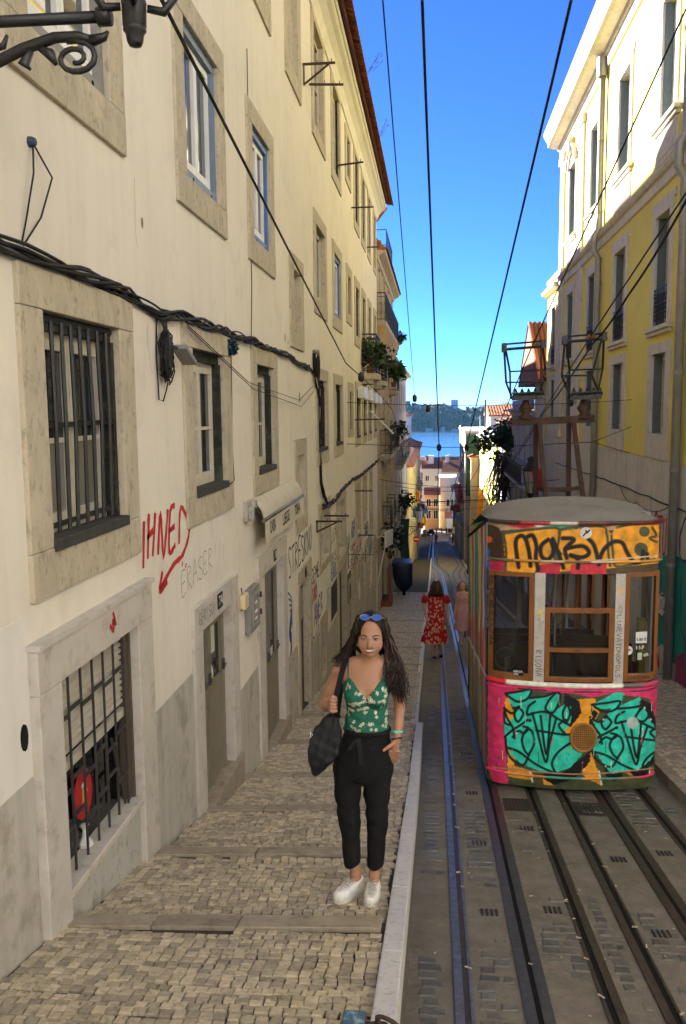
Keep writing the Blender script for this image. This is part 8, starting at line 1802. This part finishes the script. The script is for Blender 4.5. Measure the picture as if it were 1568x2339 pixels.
# woman in red, seen from behind
RW = empty('person', (.05,19.6,zr(19.6)), 'woman seen from behind in a red dotted dress walking down the street', 'person')
gx, gy, gz = .05, 19.6, zr(19.6)
S_ = SDF((-.42,19.2,gz-.02), (.52,20.0,-3.9), .012)
S_.ell((gx,gy-.01,-4.07), (.085,.10,.125), 0).cone((gx,gy,-4.15),(gx-.01,gy,-4.30),.06,.07,.03).cone((-.13,gy,-4.32),(.22,gy,-4.32),.075,.075,.04).ell((gx-.005,gy,-4.48), (.18,.12,.2), .05).ell((gx,gy,-4.8), (.19,.13,.22), .06)
S_.chain([(-.19,gy,-4.36),(-.215,gy-.02,-4.58),(-.165,gy-.10,-4.80)], [.06,.05,.036], .03); S_.ell((-.150,gy-.12,-4.86), (.035,.035,.05), .02)
S_.chain([(.27,gy,-4.36),(.305,gy+.02,-4.60),(.335,gy+.02,-4.82)], [.06,.05,.036], .03); S_.ell((.348,gy+.01,-4.90), (.033,.035,.055), .02)
for i in range(4): S_.cone((.335+.012*i,gy,-4.93),(.335+.010*i,gy-.01,-4.985),.011,.009,.004)
S_.chain([(-.02,gy,-4.9),(-.01,gy,-5.3),(.015,gy-.02,-5.72)], [.10,.07,.045], .03).chain([(.12,gy,-4.9),(.13,gy+.08,-5.3),(.165,gy+.12,-5.70)], [.10,.07,.045], .03)
S_.cone((.015,gy-.02,-5.72),(.03,gy+.14,-5.76),.042,.035,.02).cone((.165,gy+.12,-5.70),(.18,gy+.26,-5.80),.042,.035,.02)
sdf_obj('body', S_, m_skin, RW, lambda V: np.tile(np.array((.56,.36,.27)), (len(V),1)))
spec = refine([(-4.235,.095,.09,0,0,.1),(-4.27,.17,.11,.0,0,.1),(-4.33,.215,.125,.0,0,.1),(-4.50,.185,.135,0,0,.2),(-4.66,.185,.14,0,0,.3),(-4.90,.225,.17,-.005,0,.6),(-5.15,.262,.21,-.015,0,.9),(-5.41,.300,.25,-.03,0,1.2)], 9)
mb = MB(); mb.loft(dress_rings(spec, gx, gy, 90, .05, 2), caps=False); 
S1 = MB(); dr = mb.build('dress', m_cloth, RW, smooth=True)
rq = random.Random(5); dots = [(rq.random()*6.28, -4.25-rq.random()*1.2) for i in range(430)]
V = np.array(mb.v); an = np.arctan2(V[:,1]-gy, V[:,0]-gx); c = np.tile(np.array((.50,.022,.030)), (len(V),1))
for (a,z) in dots:
    dd = np.hypot(np.abs(np.angle(np.exp(1j*(an-a))))*.24, V[:,2]-z); c[dd < .017] = (.78,.55,.38)
setcol(dr, c)
for s,(x0,x1) in ((-1,(-.19,-.225)),(1,(.27,.315))):
    mb = MB(); mb.tube([(x0-s*.02,gy,-4.31),(x0+s*.01,gy,-4.36),(x1,gy,-4.47)], [.08,.078,.075], 14); o = mb.build('sleeve', m_cloth, dr, smooth=True); setcol(o, np.tile(np.array((.50,.022,.030)), (len(mb.v),1)))
m_brown = pm('auburn_hair', (.075,.03,.018), (.045,.019,.012), 20, .4, .2, 120, island=.3, stretch=(1,1,.2))
mb = MB(); rq = random.Random(9)
for i in range(150):
    a = math.pi*(.95+1.1*rq.random()); x = gx+.10*math.cos(a); y = gy+.115*math.sin(a); z0 = -3.965-.10*rq.random(); k = rq.random()
    P = [(gx+.055*math.cos(a),gy+.06*math.sin(a),-3.945-.02*rq.random()),(x,y,z0-.08),(x+.03*math.cos(a),y-.015,z0-.18),(gx+math.cos(a)*(.13+.05*k)+.02*rq.gauss(0,1),gy-.125-.03*k,-4.24-.07*rq.random())]; mb.tube(P, [.016,.02,.018,.007], 5)
mb.build('hair', m_brown, RW, smooth=True, kind='stuff')
for (x,y,z) in ((.02,gy+.04,-5.76),(.17,gy+.18,-5.79)):
    S_ = SDF((x-.09,y-.2,z-.07), (x+.09,y+.22,z+.10), .01); S_.chain([(x,y-.10,z),(x+.005,y+.12,z-.015)], [.045,.042], .01); X, Y, Z = S_.full(); S_.D = np.maximum(S_.D, np.broadcast_to(Z-z-.018, S_.D.shape)).astype(np.float32); sdf_obj('shoe', S_, m_blackcloth, RW)
# woman in pink, half hidden by the tram
PW = empty('person', (.75,22.3,zr(22.3)), 'blonde woman in a dusty pink dress walking up beside the tram', 'person')
gx, gy = .75, 22.3; gz = zr(gy)
S_ = SDF((.40,21.9,-6.26), (1.15,22.7,-4.46), .011)
S_.ell((gx,gy,-4.62), (.078,.09,.105), 0).ell((gx-.003,gy-.055,-4.68), (.05,.045,.05), .03).cone((gx,gy-.09,-4.635),(gx,gy-.108,-4.66),.010,.014,.01).cone((gx,gy,-4.70),(gx+.01,gy,-4.80),.05,.06,.02).cone((gx-.10,gy,-4.83),(gx+.13,gy,-4.83),.055,.055,.04).ell((gx+.01,gy,-4.97), (.145,.10,.17), .05).ell((gx+.01,gy,-5.2), (.15,.11,.18), .05)
S_.chain([(gx-.13,gy,-4.85),(.60,gy+.02,-5.12),(.555,gy-.04,-5.36)], [.048,.042,.032], .02); S_.ell((.540,gy-.06,-5.44), (.028,.03,.048), .015)
for i in range(4): S_.cone((.525+.011*i,gy-.06,-5.46),(.52+.011*i,gy-.07,-5.52),.010,.008,.003)
S_.chain([(gx+.15,gy,-4.85),(.95,gy+.04,-5.12),(.97,gy-.04,-5.36)], [.048,.042,.032], .02)
S_.chain([(gx-.04,gy,-5.3),(gx+.0,gy-.10,-5.75),(gx-.045,gy-.02,-6.12)], [.085,.06,.042], .03).chain([(gx+.09,gy,-5.3),(gx+.11,gy+.08,-5.75),(gx+.10,gy+.26,-6.05)], [.085,.06,.042], .03).cone((gx-.045,gy-.02,-6.12),(gx-.03,gy-.15,-6.18),.04,.034,.02)
def pk(V):
    c = np.tile(np.array((.60,.36,.26)), (len(V),1)); x, y, z = V.T; f_ = y < gy-.06
    c[f_ & (((x-gx)/.026)**2+((z+4.693)/.011)**2 < 1)] = (.52,.16,.14); c[f_ & (((x-gx)/.019)**2+((z+4.692)/.006)**2 < 1)] = (.75,.70,.64)
    for s in (-1,1): c[f_ & (((x-gx-s*.03)/.017)**2+((z+4.635)/.009)**2 < 1)] = (.12,.07,.05); c[f_ & (((x-gx-s*.03)/.02)**2+((z+4.612)/.005)**2 < 1)] = (.28,.17,.10)
    return c
sdf_obj('body', S_, m_skin, PW, pk)
spec = refine([(-4.84,.118,.085,.005,0,.05),(-4.95,.155,.115,.005,0,.1),(-5.08,.140,.105,.01,0,.3),(-5.30,.175,.15,.02,0,.7),(-5.55,.195,.19,.015,.02,1.1),(-5.80,.215,.21,-.005,.03,1.5)], 7)
mb = MB(); mb.loft(dress_rings(spec, gx, gy, 70, .07, 1), caps=False); dr = mb.build('dress', m_cloth, PW, smooth=True); V = np.array(mb.v); c = np.tile(np.array((.58,.30,.29)), (len(V),1)); pt = (np.sin(V[:,0]*140)*np.sin(V[:,2]*120+V[:,1]*40) > .55); c[pt] = (.70,.46,.43); setcol(dr, c)
for s in (-1,1):
    mb = MB(); mb.tube([(gx+.005+s*.07,gy-.075,-4.87),(gx+.005+s*.075,gy-.03,-4.80),(gx+.005+s*.075,gy+.06,-4.85)], .012, 6); o = mb.build('strap', m_cloth, dr); setcol(o, np.tile(np.array((.42,.20,.20)), (len(mb.v),1)))
mb = MB(); rq = random.Random(19)
for i in range(110):
    a = rq.choice((-1,1))*(.35+1.3*rq.random()); dx = math.sin(a); P = [(gx+.03*dx,gy-.02+.06*rq.random(),-4.505),(gx+.09*dx,gy-.02-.03*abs(dx)+.08*rq.random(),-4.60),(gx+.115*dx+.01*rq.gauss(0,1),gy-.01+.05*rq.random(),-4.70),(gx+.12*dx+.02*rq.gauss(0,1),gy-.02+.04*rq.random(),-4.79-.04*rq.random())]; mb.tube(P, [.014,.018,.016,.006], 5)
mb.build('hair', pm('blonde_hair', (.34,.19,.085), (.24,.125,.055), 20, .45, .2, 120, island=.3), PW, smooth=True, kind='stuff')
S_ = SDF((.62,21.98,-6.28),(.82,22.4,-6.06),.01); S_.chain([(gx-.045,gy+.02,-6.17),(gx-.03,gy-.18,-6.195)], [.048,.044], .01); X,Y,Z = S_.full(); sdf_obj('shoe', S_, pm('beige_shoe', (.52,.42,.28), None, 9, .7, 0), PW)
# small figures farther off
def small_person(x, y, h, top, legs, hairc, label, skirt=False, step=.12, facing=-1, hat=None):
    z = zr(y)+(.11 if x > 2.7 and y < 90 else .01); e = empty('person', (x,y,z), label, 'person'); s = h/1.7
    S_ = SDF((x-.4*s,y-.35*s,z-.02), (x+.4*s,y+.35*s,z+h+.06), .02)
    S_.ell((x,y,z+1.58*s), (.08*s,.095*s,.12*s), 0).cone((x,y,z+1.46*s),(x,y,z+1.36*s),.055*s,.06*s,.02).cone((x-.14*s,y,z+1.36*s),(x+.14*s,y,z+1.36*s),.065*s,.065*s,.04).ell((x,y,z+1.18*s), (.17*s,.11*s,.22*s), .05).ell((x,y,z+.92*s), (.16*s,.12*s,.12*s), .05)
    for k in (-1,1): S_.chain([(x+k*.18*s,y,z+1.34*s),(x+k*.23*s,y+k*.03*s,z+1.08*s),(x+k*.22*s,y-k*.06*s,z+.84*s)], [.052*s,.045*s,.035*s], .02); S_.chain([(x+k*.08*s,y,z+.88*s),(x+k*.09*s,y-.03*s,z+.48*s),(x+k*.09*s,y+k*step*s,z+.09*s)], [.09*s,.065*s,.048*s], .03); S_.cone((x+k*.09*s,y+k*step*s,z+.05*s),(x+k*.09*s,y+k*step*s+facing*.14*s,z+.04*s),.045*s,.04*s,.02)
    def cc(V):
        c = np.tile(np.array((.52,.32,.23)), (len(V),1)); zz = (V[:,2]-z)/s; ax_ = np.abs(V[:,0]-x)/s
        c[(zz < 1.40) & (zz > .88) & (ax_ < .2)] = top; c[(zz < 1.40) & (zz > 1.12)] = top; c[(zz <= .90) & (ax_ < .19)] = legs; c[zz < .07] = (.06,.05,.05); c[(zz > 1.60)] = hairc
        c[(zz > 1.48) & ((V[:,1]-y)*-facing > .0)] = hairc; return c
    sdf_obj('body', S_, m_skin, e, cc, relax=0)
    if hat: mb = MB(); mb.lathe([(.19*s,0),(.2*s,.015),(.11*s,.03),(.105*s,.11*s),(.08*s,.13*s)], (x,y,z+1.62*s), 16); mb.build('hat', hat, e, smooth=True)
    if skirt: mb = MB(); mb.loft(dress_rings([(z+1.0*s,.15*s,.11*s,0,0,.2),(z+.5*s,.26*s,.22*s,0,0,1)], x, y, 24)); o = mb.build('skirt', m_cloth, e, smooth=True); setcol(o, np.tile(np.array(legs), (len(mb.v),1)))
small_person(3.69, 26.0, 1.55, (.30,.31,.33), (.55,.06,.22), (.3,.2,.1), 'person in a straw hat and pink trousers glimpsed through the tram windows', hat=pm('straw_hat', (.62,.50,.33), None, 9, .9, .1))
small_person(.33, 136.9, 1.75, (.50,.16,.14), (.03,.04,.08), (.05,.03,.02), 'pedestrian in a red top and dark jeans on the left track far down')
small_person(3.16, 140.7, 1.7, (.55,.42,.38), (.50,.30,.28), (.1,.06,.04), 'pedestrian in pale clothes on the right far down', skirt=True)
small_person(1.75, 191.5, 1.75, (.60,.14,.18), (.55,.20,.22), (.05,.03,.02), 'pedestrian in bright pink at the foot of the street'); small_person(.55, 193.0, 1.75, (.35,.10,.12), (.10,.06,.06), (.05,.03,.02), 'pedestrian in dark red left of the pink one at the foot of the street')
small_person(2.75, 192.0, 1.7, (.05,.05,.07), (.06,.06,.09), (.03,.02,.02), 'pedestrian in dark clothes at the foot of the street by the shop')
